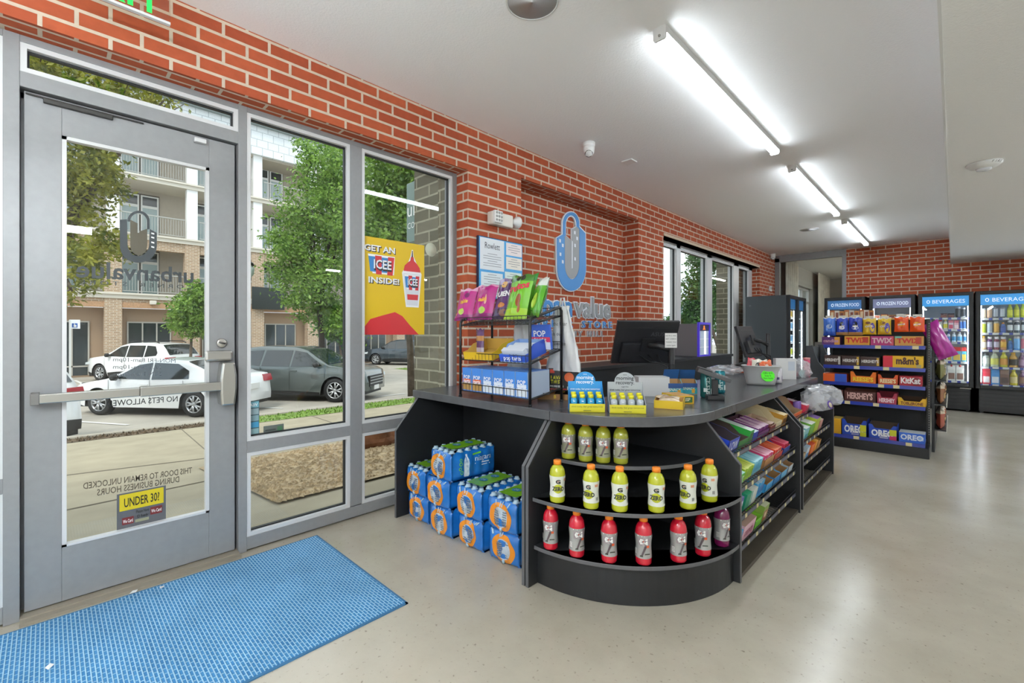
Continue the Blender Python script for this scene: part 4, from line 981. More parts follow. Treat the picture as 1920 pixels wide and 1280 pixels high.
# poster on the window glass (its cartoon mascot left out)
X = FX - 0.048
q0, q1 = atX((678, 441), X), atX((795, 627), X)
y0, y1, z1, z0 = MU1 + 0.0, q1.y, atX((678, 441), X).z, q1.z
y0 = max(y0 + 0.023, q0.y)
PW, PH = y1 - y0, z1 - z0
t = thing('drink_poster', 'yellow GET AN ICEE INSIDE poster showing a red domed cup on the window', 'poster', (X, y0, z0))
MB().box(X, X + 0.004, y0, y1, z0, z1).build('sheet', pm('d9b516', 0.5), t, off=t.location)
def pp(u, v, d): return (X + 0.004 + d, y0 + PW * u, z0 + PH * v)
def ppoly(pts, m, nm, d): MB().prism([(y0 + PW * u, z0 + PH * v) for u, v in pts], 'x', X + 0.004, X + 0.004 + d).build(nm, m, t, off=t.location)
def ptext(s, u0, u1, v, h, m, nm, d, bold=0.02, du=0, dv=0):
    g_, f, w = glyphs(s, bold); k = PW * (u1 - u0) / w
    MB().add([(X + 0.004 + d, y0 + PW * (u0 + du) + x * k, z0 + PH * (v + dv) + y * h * PH * 1.37) for x, y in g_], f).build(nm, m, t, off=t.location)
ink = pm('221a1e'); red = pm('c42a30'); blu = pm('2f7ec0'); wht = pm('eceef0')
for s, u0, u1, v, h in (('GET AN', 0.03, 0.5, 0.86, 0.062), ('INSIDE!', 0.09, 0.57, 0.535, 0.06)):
    ptext(s, u0, u1, v, h, ink, 'lettering_shadow', 0.0006, 0.05, 0.012, -0.008); ptext(s, u0, u1, v, h, wht, 'lettering', 0.0012, 0.03)
def logo(u0, u1, v0, v1, d, wave=True):
    w = u1 - u0; h = v1 - v0; n = 5
    ppoly([(u0 - 0.008, v1 + 0.01), (u1 + 0.008, v1 + 0.01), (u1 - 0.005, v0 - 0.005), (u0 + w * 0.16, v0 - 0.005)], wht, 'logo_plate', d)
    for i in range(4):
        a, b = u0 + w * i / 4, u0 + w * (i + 1) / 4; k = 0.14 * w
        ppoly([(a, v1 - (0 if i % 2 else 0.012)), (b, v1 - (0 if i % 2 else 0.012)), (b - k * (1 - (i + 1) / 4) * -1 if False else b + k * (0.5 - (i + 1) / 4), v0 + (0.012 if i % 2 == 0 else -0.012)), (a + k * (0.5 - i / 4), v0 + (0.012 if i % 2 == 0 else -0.012))], blu if i % 2 == 0 else red, 'logo_stripe', d + 0.0004)
    vc = (v0 + v1) / 2 - 0.045 * h / 0.2
    ptext('ICEE', u0 + 0.2 * w, u1 - 0.12 * w, vc - 0.01, 0.115 * h / 0.2, ink, 'logo_shadow', d + 0.001, 0.05, 0.006, -0.006); ptext('ICEE', u0 + 0.2 * w, u1 - 0.12 * w, vc, 0.105 * h / 0.2, wht, 'logo_letters', d + 0.0014, 0.02)
logo(0.09, 0.49, 0.635, 0.815, 0.0005)
ppoly([(0.615, 0.67), (0.72, 0.79), (0.76, 0.86), (0.78, 0.93), (0.80, 0.93), (0.81, 0.86), (0.86, 0.79), (0.95, 0.67), (0.90, 0.30), (0.68, 0.30)], wht, 'cup_border', 0.0004)
ppoly([(0.64, 0.69), (0.66, 0.75), (0.72, 0.79), (0.755, 0.81), (0.765, 0.85), (0.79, 0.86), (0.81, 0.85), (0.82, 0.81), (0.87, 0.78), (0.915, 0.74), (0.93, 0.69)], red, 'cup_dome', 0.0008)
ppoly([(0.776, 0.85), (0.783, 0.92), (0.795, 0.92), (0.80, 0.85)], ink, 'straw', 0.0009)
ppoly([(0.63, 0.67), (0.63, 0.69), (0.935, 0.69), (0.935, 0.67)], wht, 'cup_rim', 0.001)
ppoly([(0.64, 0.665), (0.925, 0.665), (0.885, 0.32), (0.695, 0.32)], pm('d8dce2'), 'cup_body', 0.0008)
logo(0.66, 0.91, 0.5, 0.645, 0.001)
ppoly([(0.70, 0.44), (0.89, 0.44), (0.882, 0.38), (0.706, 0.38)], red, 'cup_stripe', 0.0012)
ppoly([(0.0, 0.0), (0.0, 0.05), (0.12, 0.16), (0.3, 0.2), (0.5, 0.24), (0.62, 0.2), (0.75, 0.1), (0.9, 0.0)], red, 'red_wave', 0.0006)
# ---------------------------------------------------------------- entrance mat
m0, m1, m2, m3 = atZ((592, 1005), 0.006), atZ((770, 1127), 0.006), atZ((480, 1280), 0.006), atZ((0, 1188), 0.006)
mx0, mx1 = (m0.x + m3.x) / 2, m1.x; my1 = (m0.y + m1.y) / 2; my0 = my1 - 1.83
mm = bpy.data.materials.new('blue_ribbed_carpet'); mm.use_nodes = True
n = mm.node_tree.nodes; l = mm.node_tree.links; b = n['Principled BSDF']; b.inputs['Roughness'].default_value = 0.9; b.inputs['Specular IOR Level'].default_value = 0.2
tcn = n.new('ShaderNodeTexCoord'); mpn = n.new('ShaderNodeMapping'); br = n.new('ShaderNodeTexBrick')
br.inputs['Scale'].default_value = 1; br.inputs['Brick Width'].default_value = 0.034; br.inputs['Row Height'].default_value = 0.0135; br.inputs['Mortar Size'].default_value = 0.0032; br.inputs['Mortar Smooth'].default_value = 0.6
br.inputs['Color1'].default_value = (*hexc('3f7fb4'), 1); br.inputs['Color2'].default_value = (*hexc('4a8cc0'), 1); br.inputs['Mortar'].default_value = (*hexc('a4d0ec'), 1)
nz = n.new('ShaderNodeTexNoise'); nz.inputs['Scale'].default_value = 3.2; nz.inputs['Detail'].default_value = 7
rz_ = n.new('ShaderNodeValToRGB'); rz_.color_ramp.elements[0].position = 0.35; rz_.color_ramp.elements[0].color = (0.62, 0.62, 0.62, 1); rz_.color_ramp.elements[1].position = 0.7
mxn = n.new('ShaderNodeMix'); mxn.data_type = 'RGBA'; mxn.blend_type = 'MULTIPLY'; mxn.inputs[0].default_value = 0.55
l.new(tcn.outputs['Object'], br.inputs['Vector']); l.new(tcn.outputs['Object'], nz.inputs['Vector']); l.new(nz.outputs[0], rz_.inputs[0])
l.new(br.outputs['Color'], mxn.inputs[6]); l.new(rz_.outputs[0], mxn.inputs[7]); l.new(mxn.outputs[2], b.inputs['Base Color'])
bu = n.new('ShaderNodeBump'); bu.inputs['Strength'].default_value = 0.8; bu.inputs['Distance'].default_value = 0.004
l.new(br.outputs['Fac'], bu.inputs['Height']); l.new(bu.outputs[0], b.inputs['Normal'])
t = thing('door_mat', 'blue ribbed carpet mat on the floor in front of the door', 'door mat', ((mx0 + mx1) / 2, (my0 + my1) / 2, 0))
MB().box(mx0 + 0.012, mx1 - 0.012, my0 + 0.012, my1 - 0.012, 0.0005, 0.008).build('carpet_pile', mm, t, off=t.location)
MB().box(mx0, mx1, my0, my0 + 0.012, 0.0005, 0.006).box(mx0, mx1, my1 - 0.012, my1, 0.0005, 0.006).box(mx0, mx0 + 0.012, my0, my1, 0.0005, 0.006).box(mx1 - 0.012, mx1, my0, my1, 0.0005, 0.006).build('rubber_edge', mat('blue_rubber', hexc('33688f'), 0.6), t, off=t.location)
for k, p in enumerate(((303, 1101), (250, 1110), (92, 1251))):
    c = atZ(p, 0.009)
    q = MB().add([(-0.014, -0.006, 0), (0.012, -0.009, 0.002), (0.016, 0.006, 0.006), (-0.004, 0.011, 0.003), (-0.014, -0.006, 0.001), (0.012, -0.009, 0.003), (0.016, 0.006, 0.007), (-0.004, 0.011, 0.004)], [(3, 2, 1, 0), (4, 5, 6, 7), (0, 1, 5, 4), (1, 2, 6, 5), (2, 3, 7, 6), (3, 0, 4, 7)])
    o = q.build('paper_scrap', M_white, loc=c); o.rotation_euler[2] = k * 1.3
    tag(o, 'torn white paper scrap on the blue mat, %s' % ['nearest the door frame', 'near the door sill', 'lowest in front'][k], 'paper scrap')
# ================================================================ SERVICE COUNTER
CX, CYc, R0 = -1.53, 2.474, 0.772
ZT0, ZT1 = 0.818, 0.868
PF = [(0.0, 0.0), (0.0, 0.605), (0.185, ZT0), (0.62, ZT0), (0.62, 0.0)]     # side panel profile: set-back, height
def panelX(mb, x0, x1, yf, back=0.62): mb.prism([(yf + (a if a < 0.6 else back), z) for a, z in PF], 'x', x0, x1)
def panelY(mb, y0, y1, xf, back=0.62): mb.prism([(xf - (a if a < 0.6 else back), z) for a, z in PF], 'y', y0, y1)
YF = CYc - R0 - 0.012; XF = CX + R0 - 0.03
# bay for the water
t = thing('counter_bay', 'black open counter bay holding the water packs beside the window', 'counter', (-2.15, YF, 0))
q = MB(); panelX(q, -2.785, -2.765, YF); q.build('end_panel', M_black, t, off=t.location, bevel=0.002)
q = MB(); panelX(q, -1.578, -1.556, YF); q.build('end_panel', M_black, t, off=t.location, bevel=0.002)
MB().box(-2.765, -1.578, YF + 0.60, YF + 0.62, 0, ZT0).build('back_panel', M_black, t, off=t.location)
for x in (-2.775, -1.567):
    q = MB().prism([(YF + a - 0.0015, z) for a, z in ((0, 0.0), (0, 0.605), (0.185, ZT0), (0.188, ZT0), (0.004, 0.605), (0.004, 0))], 'x', x - 0.009, x + 0.009)
    q.build('edge_band', M_edge, t, off=t.location)
# rounded corner shelf unit
t = thing('corner_shelf_unit', 'black quarter round corner shelf unit at the counter end stocked with sports drinks', 'shelf unit', (CX, CYc, 0))
q = MB(); panelX(q, CX - 0.022, CX, YF, 0.78); q.build('side_panel', M_black, t, off=t.location, bevel=0.002)
q = MB(); panelY(q, CYc, CYc + 0.024, XF + 0.005, 0.76); q.build('side_panel', M_black, t, off=t.location, bevel=0.002)
def quarter(r, z0, z1, m, nm, r_in=None):
    n = 28; a = [(CX + r * math.cos(-PI / 2 + PI / 2 * k / n), CYc + r * math.sin(-PI / 2 + PI / 2 * k / n)) for k in range(n + 1)]
    if r_in: a += [(CX + r_in * math.cos(-PI / 2 + PI / 2 * k / n), CYc + r_in * math.sin(-PI / 2 + PI / 2 * k / n)) for k in range(n, -1, -1)]
    else: a += [(CX, CYc)]
    return MB().prism(a, 'z', z0, z1).build(nm, m, t, off=t.location, bevel=0.0015)
SH = [(0.744, 0.2), (0.755, 0.447), (0.57, 0.612)]
for r, z in SH: quarter(r - 0.002, z - 0.018, z, M_black, 'shelf')
for r, z in SH: quarter(r, z - 0.0185, z + 0.0005, M_edge if z > 0.4 else M_edge, 'edge_band', r - 0.003)
quarter(0.715, 0.0, 0.192, M_black, 'toe_kick', 0.69)
q = MB()
q.prism([(YF + a - 0.0015, z) for a, z in ((0, 0.0), (0, 0.605), (0.185, ZT0), (0.188, ZT0), (0.004, 0.605), (0.004, 0))], 'x', CX - 0.02, CX - 0.002)
q.build('panel_edge', M_edge, t, off=t.location); q = MB()
q.prism([(XF + 0.005 - a + 0.0015, z) for a, z in ((0, 0.0), (0, 0.605), (0.185, ZT0), (0.188, ZT0), (0.004, 0.605), (0.004, 0))], 'y', CYc + 0.002, CYc + 0.022)
q.build('panel_edge', M_edge, t, off=t.location)
# worktop in three boards
YE = 5.02; XI = -1.62
t = thing('worktop', 'charcoal laminate worktop running from the window round the corner to the far end', 'worktop', (-1.6, 2.4, ZT0))
YW = YF + 0.165; rr = CYc - YW
q = MB().prism([(-2.815, YW), (CX - 0.003, YW), (CX - 0.003, 2.42), (-2.815, 2.42)], 'z', ZT0, ZT1); q.build('board', M_top, t, off=t.location, bevel=0.003)
n = 32
a = [(CX, CYc - rr)] + [(CX + rr * math.sin(PI / 2 * k / n), CYc - rr * math.cos(PI / 2 * k / n)) for k in range(1, n + 1)] + [(XI, CYc), (XI, 2.421), (CX - 0.001, 2.421)]
MB().prism(a, 'z', ZT0, ZT1).build('board', M_top, t, off=t.location, bevel=0.003)
MB().prism([(CX + rr, CYc + 0.002), (CX + rr, YE), (XI, YE), (XI, CYc + 0.002)], 'z', ZT0, ZT1).build('board', M_top, t, off=t.location, bevel=0.003)
# carcass behind the racks
t = thing('counter_carcass', 'black counter body behind the candy racks', 'counter', (-1.4, 3.8, 0))
MB().box(-1.6, -1.3, CYc + 0.03, YE - 0.02, 0, ZT0).build('body', M_black, t, off=t.location)
# back counter along the brick
t = thing('back_counter', 'low black back counter along the brick wall behind the tills', 'counter', (-2.6, 4.8, 0))
MB().box(-2.815, -2.44, 2.75, 7.3, 0, 0.93).build('body', M_black, t, off=t.location)
MB().box(-2.815, -2.41, 2.74, 7.31, 0.93, 0.965).build('top', M_black, t, off=t.location, bevel=0.003)

# ---------------------------------------------------------------- sports drink bottles
def bolt(u, v, s): return [(u + s * a, v + s * b) for a, b in ((0.2, 1.0), (0.6, 0.95), (0.35, 0.45), (0.6, 0.4), (0.0, -0.5), (0.15, 0.2), (-0.1, 0.25))]
def sport(name, label, loc, liq, lab, style, yaw, group=None, KZ=0.8):
    t = thing(name, label, 'bottle', loc, yaw, group)
    body = [(0.030, 0.0), (0.037, 0.004), (0.039, 0.012), (0.0385, 0.022), (0.0395, 0.03), (0.0395, 0.04), (0.037, 0.075), (0.036, 0.10), (0.0375, 0.125), (0.040, 0.15), (0.0405, 0.165), (0.0395, 0.18), (0.036, 0.20), (0.028, 0.217), (0.019, 0.226), (0.017, 0.232)]
    body = [(a * 0.96, b * KZ) for a, b in body]
    MB().lathe(body, 20).build('body', liq, t)
    sl = [(x + 0.0007, z) for x, z in body if 0.035 * KZ < z < 0.175 * KZ]
    def rad(z):
        for (r0, z0), (r1, z1) in zip(sl, sl[1:]):
            if z0 <= z <= z1: return r0 + (r1 - r0) * (z - z0) / (z1 - z0)
        return sl[-1][0]
    lb = MB().lathe(sl, 20, cap=False).build('label', lab, t)
    def wrap(x, z, e=0.0008): z = z * KZ; a = -PI / 2 + x / 0.037; R = 0.0405 * 0.96 + e; return (R * math.cos(a), R * math.sin(a), z)
    inkw = pm('f2f2ee'); inkd = pm('2c3026'); red = pm('c8552a')
    q = MB()
    def wt(s, x0, z0, h, mi, bd=0.03, wmax=None, e=0.0008):
        q.text(s, h, mi, None, lambda x, y: wrap(x + x0, z0 + y, e), 'C', bd, wmax)
    def wp(P, mi, e=0.0008):
        n = 6; q.add([wrap(x, z, e) for x, z in P], [list(range(len(P)))], mi)
    if style == 'zero':
        for k in range(5): wp([(-0.02 + 0.008 * k, 0.075 - 0.012 * math.sin((k) * PI / 5) ), (-0.012 + 0.008 * k, 0.075 - 0.012 * math.sin((k + 1) * PI / 5)), (-0.012 + 0.008 * k, 0.105 + 0.014 * math.sin((k + 1) * PI / 5)), (-0.02 + 0.008 * k, 0.105 + 0.014 * math.sin(k * PI / 5))], 3, 0.0005)
        wt('G', 0, 0.123, 0.032, 1, 0.05); wp(bolt(-0.001, 0.134, 0.006), 2, 0.0014); wt('ZERO', 0.0, 0.079, 0.034, 1, 0.045, 0.058, 0.0012)
        for k in range(3): wp([(0.036 + 0.004 * k, 0.055), (0.038 + 0.004 * k, 0.055), (0.038 + 0.004 * k, 0.075), (0.036 + 0.004 * k, 0.075)], 1)
        wp([(0.03, 0.135), (0.046, 0.135), (0.046, 0.15), (0.03, 0.15)], 4)
    else:
        wp([(-0.03, 0.158), (-0.01, 0.158), (-0.01, 0.163), (-0.03, 0.163)], 0); wp([(0.0, 0.158), (0.03, 0.158), (0.03, 0.163), (0.0, 0.163)], 0)
        for x0 in (-0.028, -0.014, 0.0, 0.014): wp([(x0, 0.11), (x0 + 0.014, 0.11), (x0 + 0.014, 0.156), (x0, 0.156)], 3, 0.0004)
        wt('G', -0.004, 0.115, 0.05, 0, 0.06); wp(bolt(-0.006, 0.131, 0.008), 2, 0.0014)
        wp([(0.004, 0.118), (-0.016, 0.052), (-0.008, 0.052), (0.014, 0.112)], 5, 0.0006); wp([(-0.018, 0.058), (-0.006, 0.058), (-0.006, 0.05), (-0.02, 0.05)], 1, 0.0009)
        wp([(0.010, 0.10), (0.022, 0.10), (0.022, 0.113), (0.010, 0.113)], 2); wp([(0.002, 0.062), (0.026, 0.062), (0.026, 0.068), (0.002, 0.068)], 1)
        for k in range(4): wp([(-0.05, 0.06 + 0.008 * k), (-0.034, 0.06 + 0.008 * k), (-0.034, 0.063 + 0.008 * k), (-0.05, 0.063 + 0.008 * k)], 0)
    q.build('print', [inkw, inkd, red, liq if style == 'zero' else pm('8c8084'), pm('c98a6a'), pm('54484c')], lb)
    MB().lathe([(0.0195, 0.23 * KZ), (0.0195, 0.23 * KZ + 0.018), (0.0175, 0.23 * KZ + 0.021), (0.001, 0.23 * KZ + 0.0215)], 20).build('cap', pm('f0892a', 0.4), t)
    return t
L_lime = mat('lime_drink', hexc('b4b828'), 0.12, coat=0.6, emit=hexc('b4b828'), es=0.0); L_red = mat('red_drink', hexc('c01c30'), 0.12, coat=0.6); L_pur = mat('grape_drink', hexc('6e1648'), 0.12, coat=0.6); L_ol = mat('olive_drink', hexc('9a9c2c'), 0.12, coat=0.6)
S_sil = mat('silver_label', hexc('b4b4b2'), 0.25, 0.35); S_whi = pm('e4e6da', 0.35); S_oliv = mat('olive_silver_label', hexc('a3a48c'), 0.25, 0.35)
def on_shelf(p, z, r=0.0405):
    c = atZ(p, z); d = Vector((c.x, c.y, 0)).normalized(); v = c + d * r * 0.95
    dx, dy = v.x - CX, v.y - CYc; k = math.hypot(dx, dy); m = [s for s in SH if abs(s[1] - z) < 0.01][0][0] - r + 0.001
    if k > m: v.x, v.y = CX + dx * m / k, CYc + dy * m / k
    v.x = max(v.x, CX + r + 0.004); v.y = min(v.y, CYc - r - 0.004); v.z = z + 0.0006
    return v
def facing(v): return math.atan2(-v.y, -v.x) + PI / 2
n_red = ['standing against the left panel', 'second from the left panel', 'third from the left panel', 'at the middle of the curve', 'third from the right panel', 'second from the right panel']
for k, p in enumerate(((1031, 1034), (1081, 1048), (1142, 1060), (1207, 1063), (1272, 1057), (1318, 1045))):
    v = on_shelf(p, 0.2); sport('sports_drink', 'red sports drink on the lowest curved shelf, %s' % n_red[k], v, L_red, S_sil, 'g', facing(v) + (-0.2, 0.35, 0.05, 0.1, 0.5, -0.1)[k], 'red sports drinks on the lowest curved shelf', 0.86)
v = on_shelf((1353, 1027), 0.2); sport('sports_drink', 'dark purple sports drink bottle at the right end of the lowest curved shelf', v, L_pur, S_sil, 'g', facing(v) + 0.7, None, 0.86)
n_lim = ['by the left panel', 'second from the left panel', 'third from the left panel', 'third from the right panel', 'second from the right panel', 'set furthest back by the right panel']
for k, p in enumerate(((1043, 946), (1108, 957), (1162, 963), (1231, 964), (1290, 957), (1330, 943))):
    v = on_shelf(p, 0.447); sport('sports_drink', 'lime sports drink on the middle curved shelf, %s' % n_lim[k], v, L_lime, S_whi, 'zero', facing(v) + (0.1, -0.35, 0.05, 0.0, -0.5, -0.6)[k], 'lime sports drinks on the middle curved shelf')
for k, p in enumerate(((1066, 862), (1098, 867), (1131, 870), (1164, 872))):
    v = on_shelf(p, 0.612); sport('sports_drink', 'silver labelled lime sports drink, %s on the top curved shelf' % ('leftmost', 'second from left', 'third from left', 'rightmost')[k], v, L_ol, S_oliv, 'g', facing(v) + (-0.2, 0.0, 0.05, 0.1)[k], 'lime sports drinks on the top curved shelf')

# ---------------------------------------------------------------- shrink wrapped water
M_film = mat('blue_film', hexc('1c6fc0'), 0.16, coat=0.8, noise=0.18, nscale=14, bump=0.35)
M_orng = mat('orange_film', hexc('e08a1c'), 0.22, coat=0.5); M_clear = mat('clear_film', hexc('b9c6d0'), 0.12, coat=0.8, noise=0.3, nscale=26, bump=0.5)
M_btl = mat('ribbed_bottle', hexc('707a84'), 0.15, coat=0.6); M_grn = mat('green_film', hexc('7cba2a'), 0.25, coat=0.5, noise=0.1)
M_capw = mat('clear_cap', hexc('a9c4d4'), 0.15, coat=0.6)
def water_pack(label, loc, rz, seed, top=True, side='plain'):
    rnd = random.Random(seed)
    w, d, h = 0.235, 0.37, 0.176
    t = thing('water_pack', label, 'water pack', loc, rz, 'shrink wrapped packs of water bottles')
    ph = rnd.uniform(0, 6)
    def yf(x, z):                                   # bulging front face
        e = 1 - (abs(x) / (w / 2)) ** 4; f = 1 - (abs(z - h / 2) / (h / 2)) ** 6
        return -(0.012 * abs(math.cos(x / w * 3 * PI)) * e + 0.006 * math.sin(z * 70 + ph) * 0.4 * e) * f + 0.012 * (1 - e) + 0.012 * (1 - f)
    def xs(y, z):                                   # bulging flank
        e = 1 - (abs(y - d / 2) / (d / 2)) ** 6; f = 1 - (abs(z - h / 2) / (h / 2)) ** 6
        return w / 2 + 0.009 * abs(math.cos((y / d) * 5 * PI)) * e * f - 0.012 * (1 - f) - 0.012 * (1 - e)
    q = MB(); n = 20; m = 10; k_ = 28
    v = []; f = []
    ring = []
    for j in range(m + 1):
        z = h * j / m; row = []
        for i in range(n + 1): x = -w / 2 + w * i / n; row.append((x * 0.985, yf(x, z), z))
        for i in range(1, k_ + 1): y = d * i / k_; row.append((xs(y, z), y, z))
        for i in range(1, n + 1): x = w / 2 - w * i / n; row.append((x * 0.985, d - yf(x, z), z))
        for i in range(1, k_): y = d - d * i / k_; row.append((-xs(y, z), y, z))
        v += row
    c = len(v) // (m + 1)
    for j in range(m):
        for i in range(c): f.append((j * c + i, j * c + (i + 1) % c, (j + 1) * c + (i + 1) % c, (j + 1) * c + i))
    f.append(list(range(c))[::-1]); f.append([m * c + i for i in range(c)])
    fl = q.add(v, f, 0, True).build('film', M_film, t)
    cx, cz = rnd.uniform(-0.012, 0.012), h * 0.47; tw = rnd.uniform(-0.2, 0.2)
    q = MB(); N = 40; v = []; f = []
    ell = lambda a, rx, rz_: (cx + rx * math.cos(a) * math.cos(tw) - rz_ * math.sin(a) * math.sin(tw), cz + rx * math.cos(a) * math.sin(tw) * 0.5 + rz_ * math.sin(a))
    for k in range(N):
        a = 2 * PI * k / N
        for rx, rz_ in ((0.083, 0.079), (0.066, 0.066), (0.05, 0.056)):
            x, z = ell(a, rx, rz_); z = min(max(z, 0.004), h - 0.004); v.append((x, yf(x, z) - 0.0015, z))
    for k in range(N):
        for j in range(2): a, b = k * 3 + j, ((k + 1) % N) * 3 + j; f.append((a, a + 1, b + 1, b))
    q.add(v, f, 0, True).build('orange_ring', M_orng, fl)
    q = MB(); v = [(cx, yf(cx, cz) - 0.001, cz)]; f = []
    for k in range(N):
        x, z = ell(2 * PI * k / N, 0.051, 0.057); v.append((x, yf(x, z) - 0.0012, z))
    f = [(0, 1 + (k + 1) % N, 1 + k) for k in range(N)]
    q.add(v, f, 0, True).build('clear_window', M_clear, fl)
    q = MB()
    for bx in (-0.024, 0.026):
        for k in range(7):
            z = cz - 0.042 + 0.012 * k; ww = 0.019 * math.sqrt(max(0.1, 1 - ((z - cz) / 0.06) ** 2))
            q.tube([(cx + bx - ww, yf(cx + bx, z) - 0.001, z), (cx + bx, yf(cx + bx, z) - 0.004, z), (cx + bx + ww, yf(cx + bx, z) - 0.001, z)], 0.0042, 5)
    q.build('bottle_rib', M_btl, fl)
    for k in range(5):
        a = rnd.uniform(-0.09, 0.09); MB().tube([(a, yf(a, h - 0.01) - 0.002, h - rnd.uniform(0.002, 0.01)), (a * 0.8, yf(a, h - 0.03) - 0.003, h - rnd.uniform(0.02, 0.034))], 0.0035, 4).build('film_crease', M_capw, fl)
    q = MB().tube([(cx, yf(cx, 0.01) - 0.002, 0.004), (cx + 0.004, yf(cx, 0.02) - 0.002, 0.026)], 0.009, 5)
    q.build('film_crease', M_capw, fl)
    if top:
        for i in range(4):
            for j in range(6):
                bx, by = -w / 2 + w * (i + 0.5) / 4, d * (j + 0.5) / 6
                MB().lathe([(0.024, 0), (0.017, 0.007), (0.0135, 0.008), (0.0135, 0.016), (0.011, 0.0175)], 10).build('bottle_cap', M_capw, t, loc=(bx, by, h - 0.003))
        q = MB(); v = []; f = []
        for i in range(9):
            for j in range(15):
                x, y = -0.068 + 0.136 * i / 8, 0.05 + (d - 0.1) * j / 14
                v.append((x, y, h + 0.0155 + 0.002 * math.cos(x / w * 8 * PI) * math.cos(y / d * 12 * PI)))
        for i in range(8):
            for j in range(14): a = i * 15 + j; f.append((a, a + 15, a + 16, a + 1))
        tp = q.add(v, f, 0, True).build('top_panel', M_grn, t)
        q = MB()
        for y in (0.14, 0.24): q.disc((-0.01, y, h + 0.0182), 0.026, 'z', 16, 0, None, 0.03); q.text('24', 0.03, 1, frameM((-0.01, y - 0.01, h + 0.0192), (1, 0, 0), (0, 1, 0)))
        q.build('print', [pm('1f7f9a'), pm('e8efe8')], tp)
    if side:
        q = MB(); F = lambda y, z, e=0.0015: (xs(y, z) + e, y, z)
        P = [(0.105, 0.02), (0.135, 0.02), (0.14, 0.03), (0.137, 0.06), (0.141, 0.10), (0.137, 0.125), (0.126, 0.145), (0.126, 0.16), (0.114, 0.16), (0.114, 0.145), (0.103, 0.125), (0.099, 0.10), (0.103, 0.06), (0.1, 0.03)]
        q.add([F(y, z, 0.002) for y, z in P], [list(range(len(P)))], 0)
        for k in range(3): q.text('LIFE'[:4], 0.02, 2, None, lambda x, y, k=k: F(0.12 + x, 0.045 + 0.03 * k + y, 0.003), 'C', 0, 0.026)
        for (y, z, r) in ((0.075, 0.105, 0.013), (0.07, 0.075, 0.011), (0.082, 0.05, 0.012), (0.075, 0.13, 0.01)):
            ns_ = 12; q.add([F(y + r * math.cos(2 * PI * k / ns_), z + r * math.sin(2 * PI * k / ns_)) for k in range(ns_)] + [F(y + r * 0.6 * math.cos(2 * PI * k / ns_), z + r * 0.6 * math.sin(2 * PI * k / ns_)) for k in range(ns_)], [(k, (k + 1) % ns_, ns_ + (k + 1) % ns_, ns_ + k) for k in range(ns_)], 1)
        q.text('niagara', 0.05, 0, None, lambda x, y: F(0.19 + x, 0.105 + y, 0.003), 'L', 0.0, 0.13)
        q.add([F(a, b) for a, b in ((0.19, 0.085), (0.30, 0.085), (0.30, 0.092), (0.19, 0.092))], [(0, 1, 2, 3)], 0); q.add([F(a, b) for a, b in ((0.24, 0.07), (0.31, 0.07), (0.31, 0.076), (0.24, 0.076))], [(0, 1, 2, 3)], 0)
        q.add([F(a, b) for a, b in ((0.17, 0.145), (0.235, 0.15), (0.235, 0.16), (0.17, 0.155))], [(0, 1, 2, 3)], 1)
        q.build('side_print', [pm('dfe9f2', 0.3), pm('6cc02c', 0.3), pm('3b74a8')], fl)
    return t
PXS = [-2.625, -2.345, -2.075, -1.80]
PYS = [1.765, 1.745, 1.762, 1.772]
cn = ['nearest the window', 'second from the window', 'third from the window', 'nearest the curved shelves']
for k in range(4):
    water_pack('blue pack of water bottles on the floor of the bay, %s' % cn[k], (PXS[k], PYS[k], 0.001), (0.02, 0.0, -0.03, 0.05)[k], 20 + k, False, 'p')
    water_pack('blue pack of water bottles in the second layer, %s' % cn[k], (PXS[k] + (-0.01, -0.012, 0.0, -0.002)[k], PYS[k] - 0.012, 0.179), (-0.01, 0.03, 0.02, 0.02)[k], 30 + k, k != 1, 'p')
water_pack('blue pack of water bottles alone on the third layer of the bay', (PXS[1] + 0.015, PYS[1] - 0.01, 0.357), -0.05, 41, True, 'p')
# ================================================================ GOODS: cartons, trays, bags
def carton(name, label, cat, loc, rot, w, d, h, base, txt='', tc='ffffff', th=0.55, top=None, side=None, bands=(), group=None, stxt='', tb=0.02, cut=None):
    """closed printed box; local origin bottom centre of its front face, front looks to -y. bands: (u0,u1,v0,v1,hex) on the front"""
    ms = [pm(base), pm(top or base), pm(side or base), pm(tc)]
    q = MB(); q.box(-w / 2, w / 2, 0, d, 0, h, [1, 1, 0, 2, 0, 2])
    mi = 4; e = 0.0006
    for (u0, u1, v0, v1, hx) in bands:
        q.poly([(-w / 2 + w * u0, -e, h * v0), (-w / 2 + w * u1, -e, h * v0), (-w / 2 + w * u1, -e, h * v1), (-w / 2 + w * u0, -e, h * v1)], mi); ms.append(pm(hx)); mi += 1; e += 0.0003
    lines = txt.split('|') if txt else []
    for i, s in enumerate(lines):
        k = len(lines); hh = h * th / k
        q.text(s, hh * 1.35, 3, MF(0, -e - 0.0006, h * 0.5 + h * th * (0.5 - (i + 0.88) / k)), None, 'C', tb, w * 0.88)
    if stxt: q.text(stxt, h * 0.4, 3, MR(w / 2 + 0.0008, d / 2, h * 0.35), None, 'C', tb, d * 0.8)
    # flap seam on the top
    q.box(-w / 2, w / 2, d * 0.49, d * 0.51, h, h + 0.0006, 1)
    o = q.build(name, ms, loc=loc); o.rotation_euler = rot
    return tag(o, label, cat, group)
